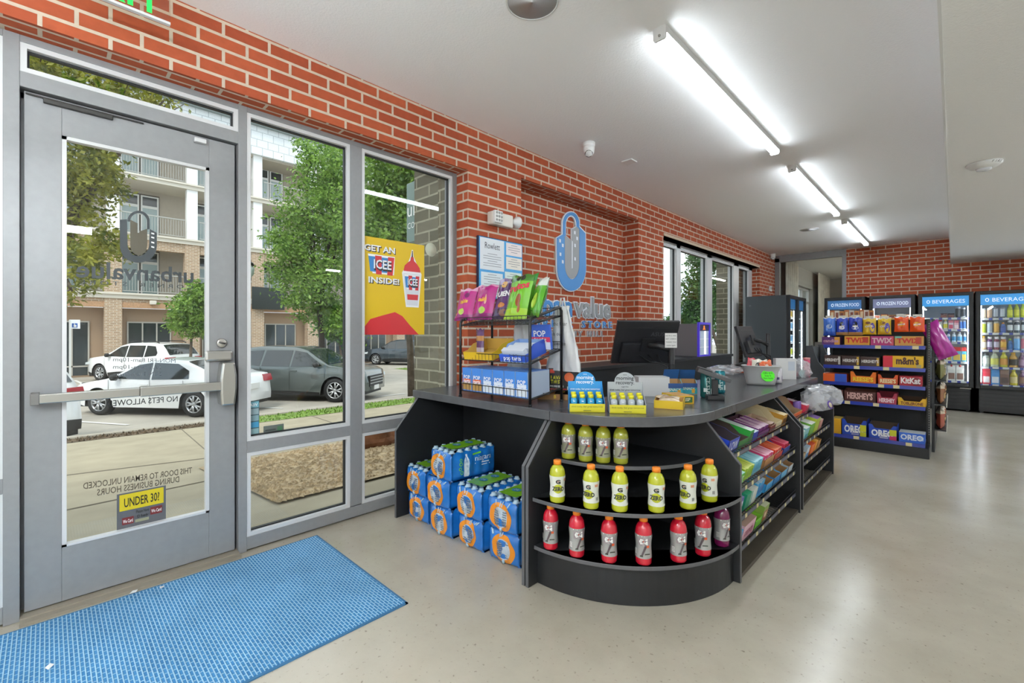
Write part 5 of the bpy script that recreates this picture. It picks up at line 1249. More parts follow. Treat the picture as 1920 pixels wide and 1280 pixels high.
def tray(name, label, cat, loc, rot, w, d, h, hf, base, inner='a98458', txt='', tc='ffffff', top=None, group=None, back=None, th=0.6, contents=None, tb=0.02, slot=False):
    """open display box with a cut-down front; contents (u0,u1,z,hex,n) packed bars kept inside as separate things by the caller"""
    ms = [pm(base), pm(inner, 0.8), pm(tc), pm(back or base)]
    q = MB(); T = 0.003
    q.box(-w / 2, w / 2, 0, d, 0, T, 1)
    q.box(-w / 2, w / 2, 0, T, T, hf, [1, 1, 0, 0, 1, 0]); q.box(-w / 2, w / 2, d - T, d, T, h, [1, 1, 1, 3, 3, 3])
    P = [(0, 0), (d, 0), (d, h), (d * 0.45, h), (d * 0.2, hf), (0, hf)]
    q.prism(P, 'x', w / 2 - T, w / 2, [1, 0] + [1] * 6 if False else 0); q.prism(P, 'x', -w / 2, -w / 2 + T, 0)
    for sx_ in (-w / 2 + T + 0.0004, w / 2 - T - 0.0004): q.add([(sx_, a, b) for a, b in P], [list(range(6))], 1)
    if slot: q.prism([(-w / 2, hf), (-w / 2, h), (-w * 0.38, h), (-w * 0.28, hf)], 'y', 0, T, 0); q.prism([(w / 2, hf), (w * 0.28, hf), (w * 0.38, h), (w / 2, h)], 'y', 0, T, 0)
    if txt: q.text(txt, hf * th * 1.35, 2, MF(0, -0.001, hf * 0.5 - hf * th * 0.38), None, 'C', tb, w * 0.8)
    o = q.build(name, ms, loc=loc); o.rotation_euler = rot
    return tag(o, label, cat, group)
def bag(name, label, cat, loc, rot, w, h, th, base, zones=(), txts=(), discs=(), group=None, seed=0, hang=False):
    """sealed pillow bag; local origin bottom centre, printed side looks to -y"""
    rnd = random.Random(seed); a1, a2 = rnd.uniform(0, 6), rnd.uniform(0, 6)
    def bul(u, v):                       # u,v in -1..1 / 0..1
        e = (1 - abs(u) ** 2.6) * max(0.0, (1 - abs(2 * v - 1) ** 4)) ** 0.7
        return th / 2 * e * (1 + 0.13 * math.sin(5 * u + 9 * v + a1) + 0.1 * math.sin(11 * u - 6 * v + a2)) + 0.001
    def P(u, v, s, e=0.0):
        pinch = 1 - 0.07 * (1 - abs(2 * v - 1) ** 3)
        return (u * w / 2 * pinch, s * (bul(u, v) + e), v * h + 0.006 * math.sin(6 * u + a1) * (1 if v > 0.9 else 0))
    ms = [pm(base, 0.22, 0.5)]; zi = []
    for (v0, v1, hx) in zones: ms.append(pm(hx, 0.22, 0.5)); zi.append((v0, v1, len(ms) - 1))
    N, M = 14, 18; q = MB(); v = []; f = []; ml = []
    for s in (-1, 1):
        o = len(v)
        for j in range(M + 1):
            for i in range(N + 1): v.append(P(-1 + 2 * i / N, j / M, s))
        for j in range(M):
            mi = 0
            for (a, b, c) in zi:
                if a <= (j + 0.5) / M < b: mi = c
            for i in range(N):
                k = o + j * (N + 1) + i; qd = (k, k + 1, k + N + 2, k + N + 1); f.append(qd if s < 0 else qd[::-1]); ml.append(mi)
    q.add(v, f, ml, True)
    for (u, vv, ru, rv, hx) in discs:
        ms.append(pm(hx, 0.25, 0.4)); mi = len(ms) - 1; n = 18
        q.add([P(u, vv, -1, 0.0016)] + [P(u + ru * math.cos(2 * PI * k / n), vv + rv * math.sin(2 * PI * k / n), -1, 0.0016) for k in range(n)], [(0, 1 + k, 1 + (k + 1) % n) for k in range(n)], mi, True)
    for (s, vv, hh, wd, hx, tilt) in txts:
        ms.append(pm(hx, 0.3)); mi = len(ms) - 1
        q.text(s, hh * h * 1.35, mi, None, lambda x, y: P(max(-1, min(1, 2 * x / w)), vv + (y + x * tilt) / h, -1, 0.003), 'C', 0.04, wd * w)
    if hang: ms.append(pm('d8d4c8', 0.4)); q.box(-w * 0.3, w * 0.3, -0.004, 0.004, h, h + 0.02, len(ms) - 1)
    o = q.build(name, ms, loc=loc); o.rotation_euler = rot
    return tag(o, label, cat, group)

# ---------------------------------------------------------------- wire display rack on the worktop
fl, frr = atZ((864, 742), ZT1), atZ((993, 762), ZT1)
RX0, RX1, RYF, RYB = fl.x, frr.x, (fl.y + frr.y) / 2, (fl.y + frr.y) / 2 + 0.285
zt_f, zt_b = atY((993, 598), RYF).z, atX((1050, 576), RX1).z
zm_f, zm_b = atY((990, 672), RYF).z - 0.03, atX((1053, 645), RX1).z - 0.03
zb_f, zb_b = atY((990, 745), RYF).z - 0.012, atY((990, 745), RYF).z + 0.03
t = thing('wire_rack', 'black three tier wire display rack of snacks on the worktop beside the window', 'display rack', ((RX0 + RX1) / 2, (RYF + RYB) / 2, ZT1))
for x in (RX0, RX1):
    q = MB()
    q.tube([(x, RYF, ZT1 + 0.004), (x, RYF, zt_f - 0.02), (x, RYF + 0.012, zt_f + 0.004), (x, RYB - 0.02, zt_b), (x, RYB, zt_b - 0.02), (x, RYB, ZT1 + 0.004)], 0.0085, 8)
    for a, b in ((zm_f, zm_b), (zb_f, zb_b), (zt_f - 0.03, zt_b - 0.05)): q.tube([(x, RYF, a), (x, RYB, b)], 0.006, 6)
    for y in (RYF, RYB): q.lathe([(0.012, 0), (0.012, 0.01)], 10, 0, Matrix.Translation((x, y, ZT1 + 0.0005)))
    q.build('side_frame', M_blk2, t, off=t.location)
for a, b, lip in ((zm_f, zm_b, 0.045), (zb_f, zb_b, 0.05), (zt_f - 0.03, zt_b - 0.05, 0.05)):
    q = MB()
    for k in range(21):
        x = RX0 + (RX1 - RX0) * k / 20; q.tube([(x, RYF - 0.004, a + lip), (x, RYF - 0.002, a), (x, RYB, b), (x, RYB, b + lip)], 0.0018, 4)
    for y, z in ((RYF - 0.004, a + lip), (RYF, a), ((RYF + RYB) / 2, (a + b) / 2), (RYB, b), (RYB, b + lip)): q.tube([(RX0, y, z), (RX1, y, z)], 0.0026, 5)
    q.build('wire_shelf', M_blk2, t, off=t.location)
ta = lambda a, b: math.atan2(b - a, RYB - RYF)
# bottom tier: six blue boxes
BB = pm; pw = (RX1 - RX0 - 0.035) / 6
for k in range(6):
    x = RX0 + 0.017 + pw * (k + 0.5)
    brown = k < 2
    carton('pastry_box', 'blue toaster pastry box in the bottom wire tier, %s' % ['first from the window, brown print', 'second from the window, brown print', 'third from the window', 'fourth from the window', 'fifth from the window', 'nearest the open end'][k], 'box', (x, RYF + 0.004, zb_f + 0.004), (-ta(zb_f, zb_b) * 0 + 0.03, 0, 0.03 if k % 2 else -0.02), pw * 0.95, 0.2, 0.148, '3f7fd0', 'POP|tarts', 'f2f4fa', 0.34, '5b93dc', 'aab8cc', bands=((0.05, 0.95, 0.04, 0.36, 'b08848' if brown else 'e6edf4'), (0.1, 0.9, 0.38, 0.52, 'd8643a' if brown else 'd4dff0')), group='blue boxes in the bottom wire tier')
# middle tier: yellow box, pastry tray
am = ta(zm_f, zm_b)
tray('snack_box', 'long yellow and blue open box on the middle wire tier', 'box', (RX0 + 0.17, RYF + 0.006, zm_f + 0.004), (am, 0, 0.12), 0.24, 0.24, 0.075, 0.05, 'e2b822', 'c9a34a', '', back='6e97d2')
o = tray('pastry_tray', 'blue open tray of toaster pastries on the middle wire tier', 'box', (RX1 - 0.14, RYF + 0.006, zm_f + 0.004), (am, 0, 0.05), 0.2, 0.2, 0.085, 0.045, '2a54c4', '8fb0e0', 'pop tarts', back='2a54c4')
for k in range(3): carton('pastry_pack', 'white and blue pastry packet in the blue tray, %s' % ('front', 'middle', 'back')[k], 'packet', (RX1 - 0.14, RYF + 0.035 + k * 0.05, zm_f + 0.014 + k * 0.014), (am + 0.35, 0, 0.05), 0.17, 0.03, 0.07, 'dfe6f2', 'pop', '3050b0', 0.5, group='packets in the blue tray')
carton('header_card', 'blue and red pastry header box standing behind the tray', 'box', (RX1 - 0.09, RYF + 0.2, zm_f + 0.075), (am - 0.12, 0, 0.05), 0.15, 0.02, 0.15, '3a62c8', 'POP|tarts', 'ffffff', 0.5, bands=((0, 1, 0.0, 0.3, 'e9edf6'), (0, 1, 0.3, 0.5, 'd23c5c')))
# top tier bags, leaning back
at_ = ta(zt_f - 0.03, zt_b - 0.05); zt = zt_f - 0.026
def rbag(px, label, lean, rz, w, h, base, dy=0.0, **k):
    x = atY((px, 590), RYF + 0.05).x
    bag('chip_bag', label, 'snack bag', (x, RYF + 0.05 + dy, zt + 0.02 + (0.05 + dy) * math.tan(at_)), (-0.30 + lean, 0.0, rz), w, h, 0.055, base, seed=px, **k)
def spin(o, a): o.rotation_euler[1] = a
rbag(868, 'magenta snack bag leaning at the window end of the top wire tier', 0, 0.15, 0.16, 0.23, 'b0207c', zones=((0.0, 0.18, '8a1d6a'), (0.9, 1.0, 'e0a0c0')), txts=(('takis', 0.5, 0.12, 0.8, 'e8b040', 0.1),), discs=((-0.1, 0.25, 0.3, 0.1, 'b8cc50'), (0.2, 0.75, 0.25, 0.09, '6e1a5a')))
rbag(900, 'second magenta snack bag on the top wire tier, next to the purple bag', 0, 0.1, 0.18, 0.24, 'a81e78', dy=0.012, zones=((0.0, 0.15, '7e1a62'), (0.93, 1.0, 'd890b8')), txts=(('takis', 0.5, 0.12, 0.8, 'e8b040', 0.1),), discs=((0.1, 0.24, 0.3, 0.1, 'a8c850'), (0.3, 0.55, 0.12, 0.14, 'e8b0a0')))
rbag(935, 'purple snack bag in the middle of the top wire tier', 0, 0.0, 0.2, 0.27, '4e2a5e', dy=0.03, zones=((0.0, 0.2, '3a2048'), (0.82, 1.0, '8e78a0')), txts=(('QUIENES', 0.52, 0.13, 0.9, 'f0eef0', 0.1),), discs=((-0.1, 0.3, 0.35, 0.06, 'c07830'), (0.2, 0.12, 0.4, 0.08, '7a4a30'), (-0.2, 0.82, 0.3, 0.08, 'c89850'), (0.5, 0.9, 0.16, 0.05, '202024')))
rbag(966, 'green fruit snack bag with a brown chilli shape on the top wire tier', 0.02, -0.05, 0.2, 0.28, '6fb42c', dy=-0.005, zones=((0.86, 1.0, '3f7a26'), (0.0, 0.25, '9cc83a')), txts=(('Fruitos', 0.62, 0.16, 0.92, 'd0284c', 0.22),), discs=((0.25, 0.4, 0.2, 0.14, '8a4a28'), (0.4, 0.22, 0.12, 0.1, '9a5a30'), (-0.15, 0.9, 0.16, 0.055, '20241c'), (0.25, 0.9, 0.16, 0.055, '20241c')))
rbag(950, 'green snack bag half hidden behind the one with the chilli shape', 0, 0.0, 0.2, 0.28, '5ea62c', dy=0.10, zones=((0.85, 1.0, '2f8a3a'),), txts=(('Fruitos', 0.62, 0.16, 0.92, 'f0f0f0', 0.2),))
rbag(994, 'green snack bag turned edge on at the open end of the top wire tier', 0.02, -0.55, 0.2, 0.24, '58a828', dy=0.03, zones=((0.8, 1.0, 'dfe6da'), (0.0, 0.15, '4a8a24')), discs=((0.2, 0.4, 0.3, 0.2, 'b8d84a'),))
# white carrier bags hanging behind the rack
def carrier(label, a, z0, z1, lines, w0, w1, y):
    t = MB(); rnd = random.Random(int(a * 100)); n, m = 12, 14; v = []; f = []
    for s in (0, 1):
        for j in range(m + 1):
            ww = w0 + (w1 - w0) * (j / m)
            for i in range(n + 1):
                u = -1 + 2 * i / n
                v.append((a + u * ww / 2, y + s * 0.012 + 0.012 * math.sin(7 * u + 5 * j / m) * (0.4 + j / m) + 0.006 * math.sin(17 * u + 2 * j), z0 + (z1 - z0) * j / m))
    o = (n + 1) * (m + 1)
    for j in range(m):
        for i in range(n): k = j * (n + 1) + i; f.append((k, k + 1, k + n + 2, k + n + 1)); f.append((o + k, o + k + n + 1, o + k + n + 2, o + k + 1))
    for j in range(m): k = j * (n + 1); f.append((k, k + n + 1, o + k + n + 1, o + k)); k += n; f.append((k, o + k, o + k + n + 1, k + n + 1))
    t.add(v, f, 0, True)
    for i, s in enumerate(lines): t.text(s, 0.032, 1, MF(a - 0.05, y - 0.03, z1 - 0.12 - 0.06 * i), None, 'L', 0, w0 * 0.8)
    t.tube([(a - 0.02, y, z1), (a - 0.012, y, z1 + 0.05), (a + 0.012, y, z1 + 0.05), (a + 0.02, y, z1)], 0.006, 5)
    tag(t.build('carrier_bag', [mat('white_poly', hexc('dcdcdc'), 0.35, coat=0.2), pm('3a3a3c')]), label, 'carrier bag', 'white bags behind the wire rack')
carrier('plain white carrier bag hanging behind the middle of the wire rack', (RX0 + RX1) / 2 - 0.04, zm_f - 0.08, zt_b - 0.06, (), 0.3, 0.12, RYB + 0.03)
carrier('white carrier bag with handwriting hung at the back corner of the wire rack', RX1 - 0.02, zm_f - 0.06, zt_b + 0.01, ('the bear', 'is our', 'favorite'), 0.26, 0.1, RYB + 0.035)
tube_bag = bag('candy_strip', 'narrow purple and silver candy strip hanging under the top tier at the window end', 'snack bag', (RX0 + 0.06, RYF + 0.12, zm_f + 0.0), (0, 0, 0), 0.08, 0.2, 0.03, '5e3a68', zones=((0.2, 0.4, 'c0b8c8'), (0.6, 0.8, 'b07a3a')), seed=3)

# ---------------------------------------------------------------- counter goods
FC = YAW                                             # faces the camera axis
bx = atZ((1062, 766), ZT1)
p = atZ((1060, 752), ZT1)
c_ = carton('energy_box', 'black box with an orange disc and yellow lettering on the open brown box', 'box', (p.x - 0.06, p.y + 0.06, ZT1 + 0.052), (0, 0, 0.5), 0.19, 0.12, 0.14, '1d1b1c', '', 'd8d030', 0.3, '2a2627', '26201f', bands=((0.05, 0.2, 0.78, 0.95, 'c8402c'), (0.06, 0.46, 0.34, 0.62, '2a2a1c'), (0.05, 0.5, 0.15, 0.24, 'c8c8c8'), (0.05, 0.6, 0.04, 0.1, 'c03030'), (0.62, 0.9, 0.05, 0.2, 'e0d8c8'), (0.5, 0.9, 0.86, 0.94, 'c8c8c8')))
q = MB().disc((0.035, -0.003, 0.085), 0.03, 'y', 24, 0).text('LAVA', 0.036, 1, MF(-0.045, -0.0032, 0.068), None, 'C', 0.04, 0.07).text('TWIST', 0.03, 1, MF(-0.045, -0.0032, 0.045), None, 'C', 0.04, 0.07).text('4', 0.02, 2, MF(0.05, -0.0035, 0.011), None, 'C', 0.04)
q.build('print', [pm('e2672c'), pm('d8d030'), pm('201c1c')], c_)
tray('open_box', 'torn open brown box with black and gold wrappers under the black box', 'box', (p.x - 0.08, p.y + 0.0, ZT1 + 0.0005), (0, 0, 0.5), 0.22, 0.18, 0.05, 0.035, '9a7040', 'a87c4c', 'B', 'e0c020', back='c88820')
bag('gold_wrapper', 'black and gold wrapper lying in the torn brown box', 'packet', (p.x - 0.06, p.y + 0.05, ZT1 + 0.02), (-1.3, 0, 0.5), 0.12, 0.09, 0.02, '2a2620', txts=(('B', 0.3, 0.4, 0.5, 'd8a830', 0),), seed=9)
carton('orange_box', 'small orange box beside the torn brown box', 'box', (p.x + 0.035, p.y + 0.03, ZT1 + 0.0005), (0, 0, 0.45), 0.05, 0.09, 0.05, 'e89a20', '', 'ffffff', bands=((0.2, 0.8, 0.2, 0.7, 'c04020'),))
# small shots in header displays
def shots(label, px, col, hx_txt, bodyc, extra, rz):
    a = atZ(px, ZT1); t = thing('shot_display', label, 'counter display', (a.x, a.y, ZT1 + 0.0005), rz)
    w, d, hf, hb = 0.184, 0.115, 0.044, 0.15
    q = MB().box(-w / 2, w / 2, 0, 0.003, 0, hf, 0).box(-w / 2, w / 2, 0, d, 0, 0.004, 0)
    q.prism([(0, 0), (d, 0), (d, hb), (0.075, hb - 0.06), (0.0, hf)], 'x', -w / 2, -w / 2 + 0.002, 1); q.prism([(0, 0), (d, 0), (d, hb), (0.075, hb - 0.06), (0.0, hf)], 'x', w / 2 - 0.002, w / 2, 1)
    for s, z, h_ in (('drink today, feel great tomorrow', 0.026, 0.0125), ('', 0, 0)):
        if s: q.text(s, h_, 2, MF(0, -0.001, z), None, 'C', 0, w * 0.88)
    q.box(-0.02, 0.02, -0.001, 0, 0.008, 0.011, 2)
    q.build('tray', [pm('d9cf2a'), pm(col), pm('6a6a30')], t)
    r = 0.055; arch = [(-w / 2, 0.004), (w / 2, 0.004), (w / 2, hb)] + [(r * math.cos(a), hb + 0.052 * math.sin(a)) for a in [PI * k / 18 for k in range(19)]] + [(-w / 2, hb)]
    q = MB().prism(arch, 'y', d - 0.004, d, 0)
    for s, z, h_, wm in (('morning', hb + 0.012, 0.028, 0.09), ('recovery.', hb - 0.012, 0.028, 0.095), ('more', hb + 0.036, 0.009, 0.03), (extra, hb - 0.028, 0.009, 0.05), ('drink today, feel great tomorrow', hb - 0.046, 0.0125, 0.16)):
        if s: q.text(s, h_, 1, MF(0, d - 0.0055, z), None, 'C', 0.012, wm)
    q.build('header', [pm(col), pm(hx_txt)], t)
    return t
def shot_bottle(label, loc, bodyh, rz, first, group):
    if first[0]: return dup(first[0], loc, rz, label)
    t = thing('shot_bottle', label, 'bottle', loc, rz, group)
    MB().lathe([(0.016, 0), (0.0185, 0.003), (0.0185, 0.05), (0.017, 0.06), (0.011, 0.066), (0.0105, 0.07)], 16).build('body', pm(bodyh, 0.2, 0.5), t)
    q = MB()
    for z, hh in ((0.03, 0.009), (0.018, 0.004), (0.05, 0.004)):
        ww = 0.4 if hh > 0.005 else 0.3
        q.add([(0.0189 * math.cos(a), 0.0189 * math.sin(a), zz) for zz in (z, z + hh * 0.6) for a in [-PI / 2 - ww + 2 * ww * k / 6 for k in range(7)]], [(k, k + 1, k + 8, k + 7) for k in range(6)], 0)
    q.build('print', pm('e6eef2'), t)
    MB().lathe([(0.0135, 0.068), (0.0135, 0.083), (0.012, 0.085), (0.001, 0.0855)], 16).build('cap', pm('e8de2c', 0.3), t)
    first[0] = t
    return t
for lab, px, col, tx, bc, ex_, nm in (('blue arched counter display of small morning shots', (1101, 773), '2c93d8', 'ffffff', '2f96c8', '', 'blue'), ('grey arched counter display of sugar free shots', (1177, 775.5), 'aeb4ba', '26282c', 'b4bec8', 'sugar-free', 'grey')):
    rz = YAW - 0.06 if nm == 'blue' else YAW - 0.12
    t = shots(lab, px, col, tx, bc, ex_, rz); first = [None]
    for r_ in range(2):
        for k in range(4):
            lx, ly = -0.066 + 0.044 * k, 0.027 + 0.043 * r_
            x, y = t.location[0] + lx * math.cos(rz) - ly * math.sin(rz), t.location[1] + lx * math.sin(rz) + ly * math.cos(rz)
            shot_bottle('small %s shot bottle with yellow cap, %s row, %s from the left' % (nm, ('front', 'back')[r_], ORD[k]), (x, y, ZT1 + 0.0055 + 0.008 * r_), bc, rz, first, '%s shots in the counter display' % nm)
# yellow open boxes, white box, teal boxes
a = atZ((1250, 768), ZT1)
tray('candy_box', 'open yellow candy box on the worktop right of the grey shots', 'box', (a.x, a.y + 0.02, ZT1 + 0.0005), (0, 0, 0.35), 0.15, 0.16, 0.05, 0.045, 'e6c022', 'c79a58', '', 'a03028', back='e6c022')
for k in range(2): bag('candy_packet', 'pale candy packet in the open yellow box, %s' % ('front', 'back')[k], 'packet', (a.x - 0.01 - 0.02 * k, a.y + 0.05 + 0.06 * k, ZT1 + 0.04), (-1.35, 0, 0.4 + k), 0.11, 0.07, 0.02, 'd8c4a8', discs=((0, 0.5, 0.5, 0.2, 'b89878'),), seed=5 + k)
a = atZ((1282, 758), ZT1)
carton('candy_box', 'yellow box with a green label end beside the open yellow box', 'box', (a.x, a.y + 0.02, ZT1 + 0.0005), (0, 0, 0.95), 0.11, 0.17, 0.047, 'e0b024', 'CRISP', 'f0e8d0', 0.4, 'c79a50', 'e6c022', bands=((0.08, 0.92, 0.15, 0.85, '2c5a2c'),))
a = atZ((1225, 745), ZT1)
carton('white_box', 'plain white open box behind the grey shots', 'box', (a.x - 0.02, a.y + 0.05, ZT1 + 0.0005), (0, 0, 0.75), 0.2, 0.12, 0.125, 'dadcdf', '', top='c8cacc')
for k, (px, lab, hz, rz) in enumerate((((1262, 744), 'teal and navy open supplement box, left of the pair', 0.085, 0.7), ((1289, 740), 'teal and navy open supplement box, right of the pair', 0.075, 0.55))):
    a = atZ(px, ZT1)
    o = tray('supplement_box', lab, 'box', (a.x, a.y + 0.03, ZT1 + 0.0005), (0, 0, rz), 0.1, 0.11, hz + 0.02, hz, '2fa6b4', 'c09868', 'SNACK', 'e8e8d8', back='1f4a86', th=0.25)
    q = MB().box(-0.05, 0.05, -0.0012, -0.0002, hz * 0.62, hz, 0).box(0.015, 0.035, -0.0012, 0, 0.01, hz * 0.5, 1).poly([(-0.05, 0.11, hz + 0.02), (0.05, 0.11, hz + 0.02), (0.05, 0.075, hz + 0.085), (-0.05, 0.075, hz + 0.085)], 2).poly([(-0.05, 0.111, hz + 0.02), (-0.05, 0.076, hz + 0.085), (0.05, 0.076, hz + 0.085), (0.05, 0.111, hz + 0.02)], 2)
    q.build('printed_flap', [pm('1f4a86'), pm('d8a030'), pm('2a5a94')], o)
# energy drink cans and card terminal
def can(label, loc, h=0.16, r=0.033, col='1f6e66', rz=0, group=None, txt='', top='b8babc', tcol='e8f0ea', name='drink_can', acc=None):
    t = thing(name, label, 'can', loc, rz, group)
    q = MB().lathe([(r * 0.8, 0), (r * 0.97, 0.006), (r, 0.012), (r, h - 0.014), (r * 0.85, h - 0.003)], 20).build('body', mat('can_' + col, hexc(col), 0.25, 0.4), t)
    s = MB()
    pr_ = [pm(tcol), pm(acc or tcol)]
    if txt: s.text(txt, 0.03, 0, None, lambda x, y: ((r + 0.0006) * math.cos(-PI / 2 + y / r), (r + 0.0006) * math.sin(-PI / 2 + y / r), h / 2 - x) if len(txt) > 5 else ((r + 0.0006) * math.cos(-PI / 2 + x / r), (r + 0.0006) * math.sin(-PI / 2 + x / r), h * 0.45 + y), 'C', 0.02, h * 0.7)
    for z0, z1, a0, a1 in ((0.025, 0.06, 0.9, 1.5), (h * 0.25, h * 0.4, -0.5, 0.2)):
        s.add([((r + 0.0005) * math.cos(-PI / 2 + a), (r + 0.0005) * math.sin(-PI / 2 + a), z) for z in (z0, z1) for a in [a0 + (a1 - a0) * k / 5 for k in range(6)]], [(k, k + 1, k + 7, k + 6) for k in range(5)], 1); s.build('print', pr_, t); s = MB()
    MB().lathe([(r * 0.86, h - 0.003), (r * 0.84, h), (r * 0.78, h - 0.003), (0.001, h - 0.003)], 20).lathe([(0.008, h - 0.002), (0.006, h + 0.001)], 8).build('lid', mat('can_end', hexc(top), 0.3, 0.7), t)
    return t
a = atZ((1320, 746), ZT1); b = atZ((1347, 738), ZT1)
can('tall teal energy drink can left of the card terminal stand', (a.x, a.y + 0.03, ZT1 + 0.0005), 0.158, 0.034, '1c5e5c', YAW - 0.3, txt='CELSIUS', acc='dfe8e6')
can('tall teal energy drink can half hidden behind the card terminal stand', (b.x, b.y + 0.03, ZT1 + 0.0005), 0.158, 0.033, '17707c', YAW - 0.5, txt='CELSIUS', acc='dfe8e6')
a = atZ((1340, 750), ZT1)
t = thing('card_terminal', 'dark grey card terminal tilted on a black stand at the worktop edge', 'card terminal', (a.x, a.y + 0.01, ZT1 + 0.0005), 0.55)
MB().box(-0.05, 0.05, -0.03, 0.05, 0, 0.03).build('base', M_blkpl, t, bevel=0.005)
MB().box(-0.018, 0.018, 0.0, 0.025, 0.03, 0.125).build('post', M_blkpl, t, bevel=0.004)
Mt = TR(0.0, 0.012, 0.135, 0, 0.0, 0) @ Matrix.Rotation(0.33, 4, 'Y')
q = MB().box(-0.115, 0.085, -0.045, 0.045, 0, 0.026, 0, Mt).box(-0.115, -0.03, -0.04, 0.04, 0.026, 0.036, 0, Mt); bd_ = q.build('body', mat('terminal_grey', hexc('4a4a4c'), 0.4), t, bevel=0.006)
MB().box(-0.1, -0.02, -0.033, 0.033, 0.0365, 0.038, 0, Mt).build('screen', mat('dark_screen', hexc('20262a'), 0.1), bd_)
q = MB()
for i in range(4):
    for j in range(3): q.cbox((0.0 + 0.018 * i, -0.022 + 0.022 * j, 0.029), (0.013, 0.016, 0.006), 0, Mt)
q.build('keypad', mat('key_grey', hexc('8a8a8a'), 0.4), bd_)
# monitors
def monitor(label, c, w, h, rz, tilt, post, arm_to, note):
    t = thing('monitor', label, 'monitor', (post[0], post[1], ZT1 + 0.0005))
    off = t.location
    q = MB().lathe([(0.06, 0), (0.06, 0.012), (0.022, 0.016), (0.02, post[2] - ZT1), (0.012, post[2] - ZT1 + 0.004)], 16); pst = q.build('post', M_blkpl, t)
    M = TR(c[0] - off[0], c[1] - off[1], c[2] - off[2], rz, tilt)     # screen looks to +y locally, back to -y
    q = MB().box(-w / 2, w / 2, -0.012, 0.012, -h / 2, h / 2, 0, M).box(-w / 2 + 0.05, w / 2 - 0.05, -0.045, -0.012, -h / 2 + 0.03, h / 2 - 0.16, 0, M).box(-w / 2 + 0.02, w / 2 - 0.02, -0.016, -0.012, h / 2 - 0.055, h / 2 - 0.05, 0, M)
    sc = q.build('screen_case', mat('monitor_black', hexc('222225'), 0.4), t, bevel=0.006)
    MB().box(-w / 2 + 0.01, w / 2 - 0.01, 0.0122, 0.013, -h / 2 + 0.01, h / 2 - 0.01, 0, M).build('screen', mat('lit_screen', hexc('8090a0'), 0.2, emit=hexc('9fb4c8'), es=0.4), sc)
    if note: MB().text('ASUS', 0.045, 0, M @ frameM((0.08, -0.0128, h / 2 - 0.115), (1, 0, 0), (0, 0, 1)), None, 'C', 0.0).build('lettering', mat('grey_mark', hexc('58585c'), 0.4), sc)
    MB().box(-0.05, 0.05, -0.058, -0.045, -0.05, 0.05, 0, M).build('mount_plate', M_blkpl, sc)
    m0 = M @ Vector((0, -0.055, 0)); pz_ = Vector((0, 0, arm_to - ZT1))
    MB().tube([m0, m0.lerp(pz_, 0.5) + Vector((0, 0, 0.01)), pz_], 0.018, 8).build('arm', M_blkpl, t)
    cb = MB()
    for k in range(3): e = M @ Vector((-0.05 + 0.07 * k, -0.05, -0.08)); cb.tube([e, e.lerp(pz_, 0.4) + Vector((0.0, -0.03, -0.06)), pz_ + Vector((0.025, -0.01, -0.1 - 0.03 * k)), pz_ + Vector((0.024, 0, -0.2))], 0.004, 5)
    cb.build('cable', mat('cable_black', hexc('0e0e10'), 0.5), t)
    return t
ctr = atD((1209, 641), 3.3); po = atD((1259, 640), 3.17)
mon = monitor('large black monitor seen from behind with a handwritten note on its post', (ctr.x, ctr.y, ctr.z), 0.47, 0.335, YAW + 0.16, 0.42, (po.x, po.y, 1.25), 1.16, True)
pn_ = atD((1258, 638), 3.11)
t = thing('paper_note', 'white handwritten note taped to the monitor post', 'note', pn_, YAW - 0.1)
MB().box(-0.04, 0.04, -0.001, 0.0, -0.05, 0.05).build('sheet', pm('e6e6e4', 0.7), t)
q = MB()
for i, s in enumerate(('NO W.I.C AND', 'EBT CARDS', 'THANK YOU', 'come again')): q.text(s, 0.0135, 0, MF(0, -0.0016, 0.028 - 0.022 * i), None, 'C', 0.0, 0.07)
q.build('handwriting', pm('303034'), t)
ctr = atD((1403, 640), 4.45); po = atD((1440, 650), 4.5)
monitor('smaller black monitor on an arm in front of the tall black cooler', (ctr.x, ctr.y, ctr.z), 0.40, 0.31, YAW + 0.75, -0.32, (po.x, po.y, 1.275), 1.16, False)
# grey tub of snacks with its green note
a = atZ((1422, 722), ZT1)
t = thing('metal_tub', 'pale grey metal tub of snacks with a neon green note', 'tub', (a.x, a.y + 0.06, ZT1 + 0.0005), YAW - 0.35)
M_tub = mat('galvanised', hexc('bfc0c0'), 0.45, 0.2)
MB().lathe([(0.001, 0.004), (0.10, 0.002), (0.105, 0.02), (0.112, 0.052), (0.113, 0.058), (0.122, 0.095), (0.123, 0.10), (0.138, 0.148), (0.142, 0.151), (0.138, 0.155), (0.132, 0.148), (0.098, 0.01), (0.001, 0.008)], 32, cap=False, sy=0.72).build('shell', M_tub, t)
q = MB().lathe([(0.045, 0), (0.045, 0.0015)], 5, 0); 
nt_ = [(0.048 * math.cos(2 * PI * k / 24) * (1.1 if k % 2 else 1), 0.045 * math.sin(2 * PI * k / 24) * (1.05 if k % 3 else 0.97)) for k in range(24)]
Mn = TR(0.035, -0.0945, 0.08, 0.25, -0.26)
MB().prism(nt_, 'y', -0.0015, 0, 0, Mn).build('green_note', mat('neon_green', hexc('58f028'), 0.6, emit=hexc('58f028'), es=0.0), t)
q = MB()
for i, s in enumerate(('CBD $10', 'buy it', 'Here Inside')): q.text(s, 0.02, 0, Mn @ MF(0, -0.0022, 0.014 - 0.02 * i), None, 'C', 0, 0.07)
q.build('handwriting', pm('1c3a14'), t)
MB().box(-0.125, -0.09, -0.035, -0.034, 0.098, 0.112, 0, Matrix.Rotation(-0.9, 4, 'Z')).build('handle_slot', mat('slot_dark', hexc('5c5c5c'), 0.6), t)
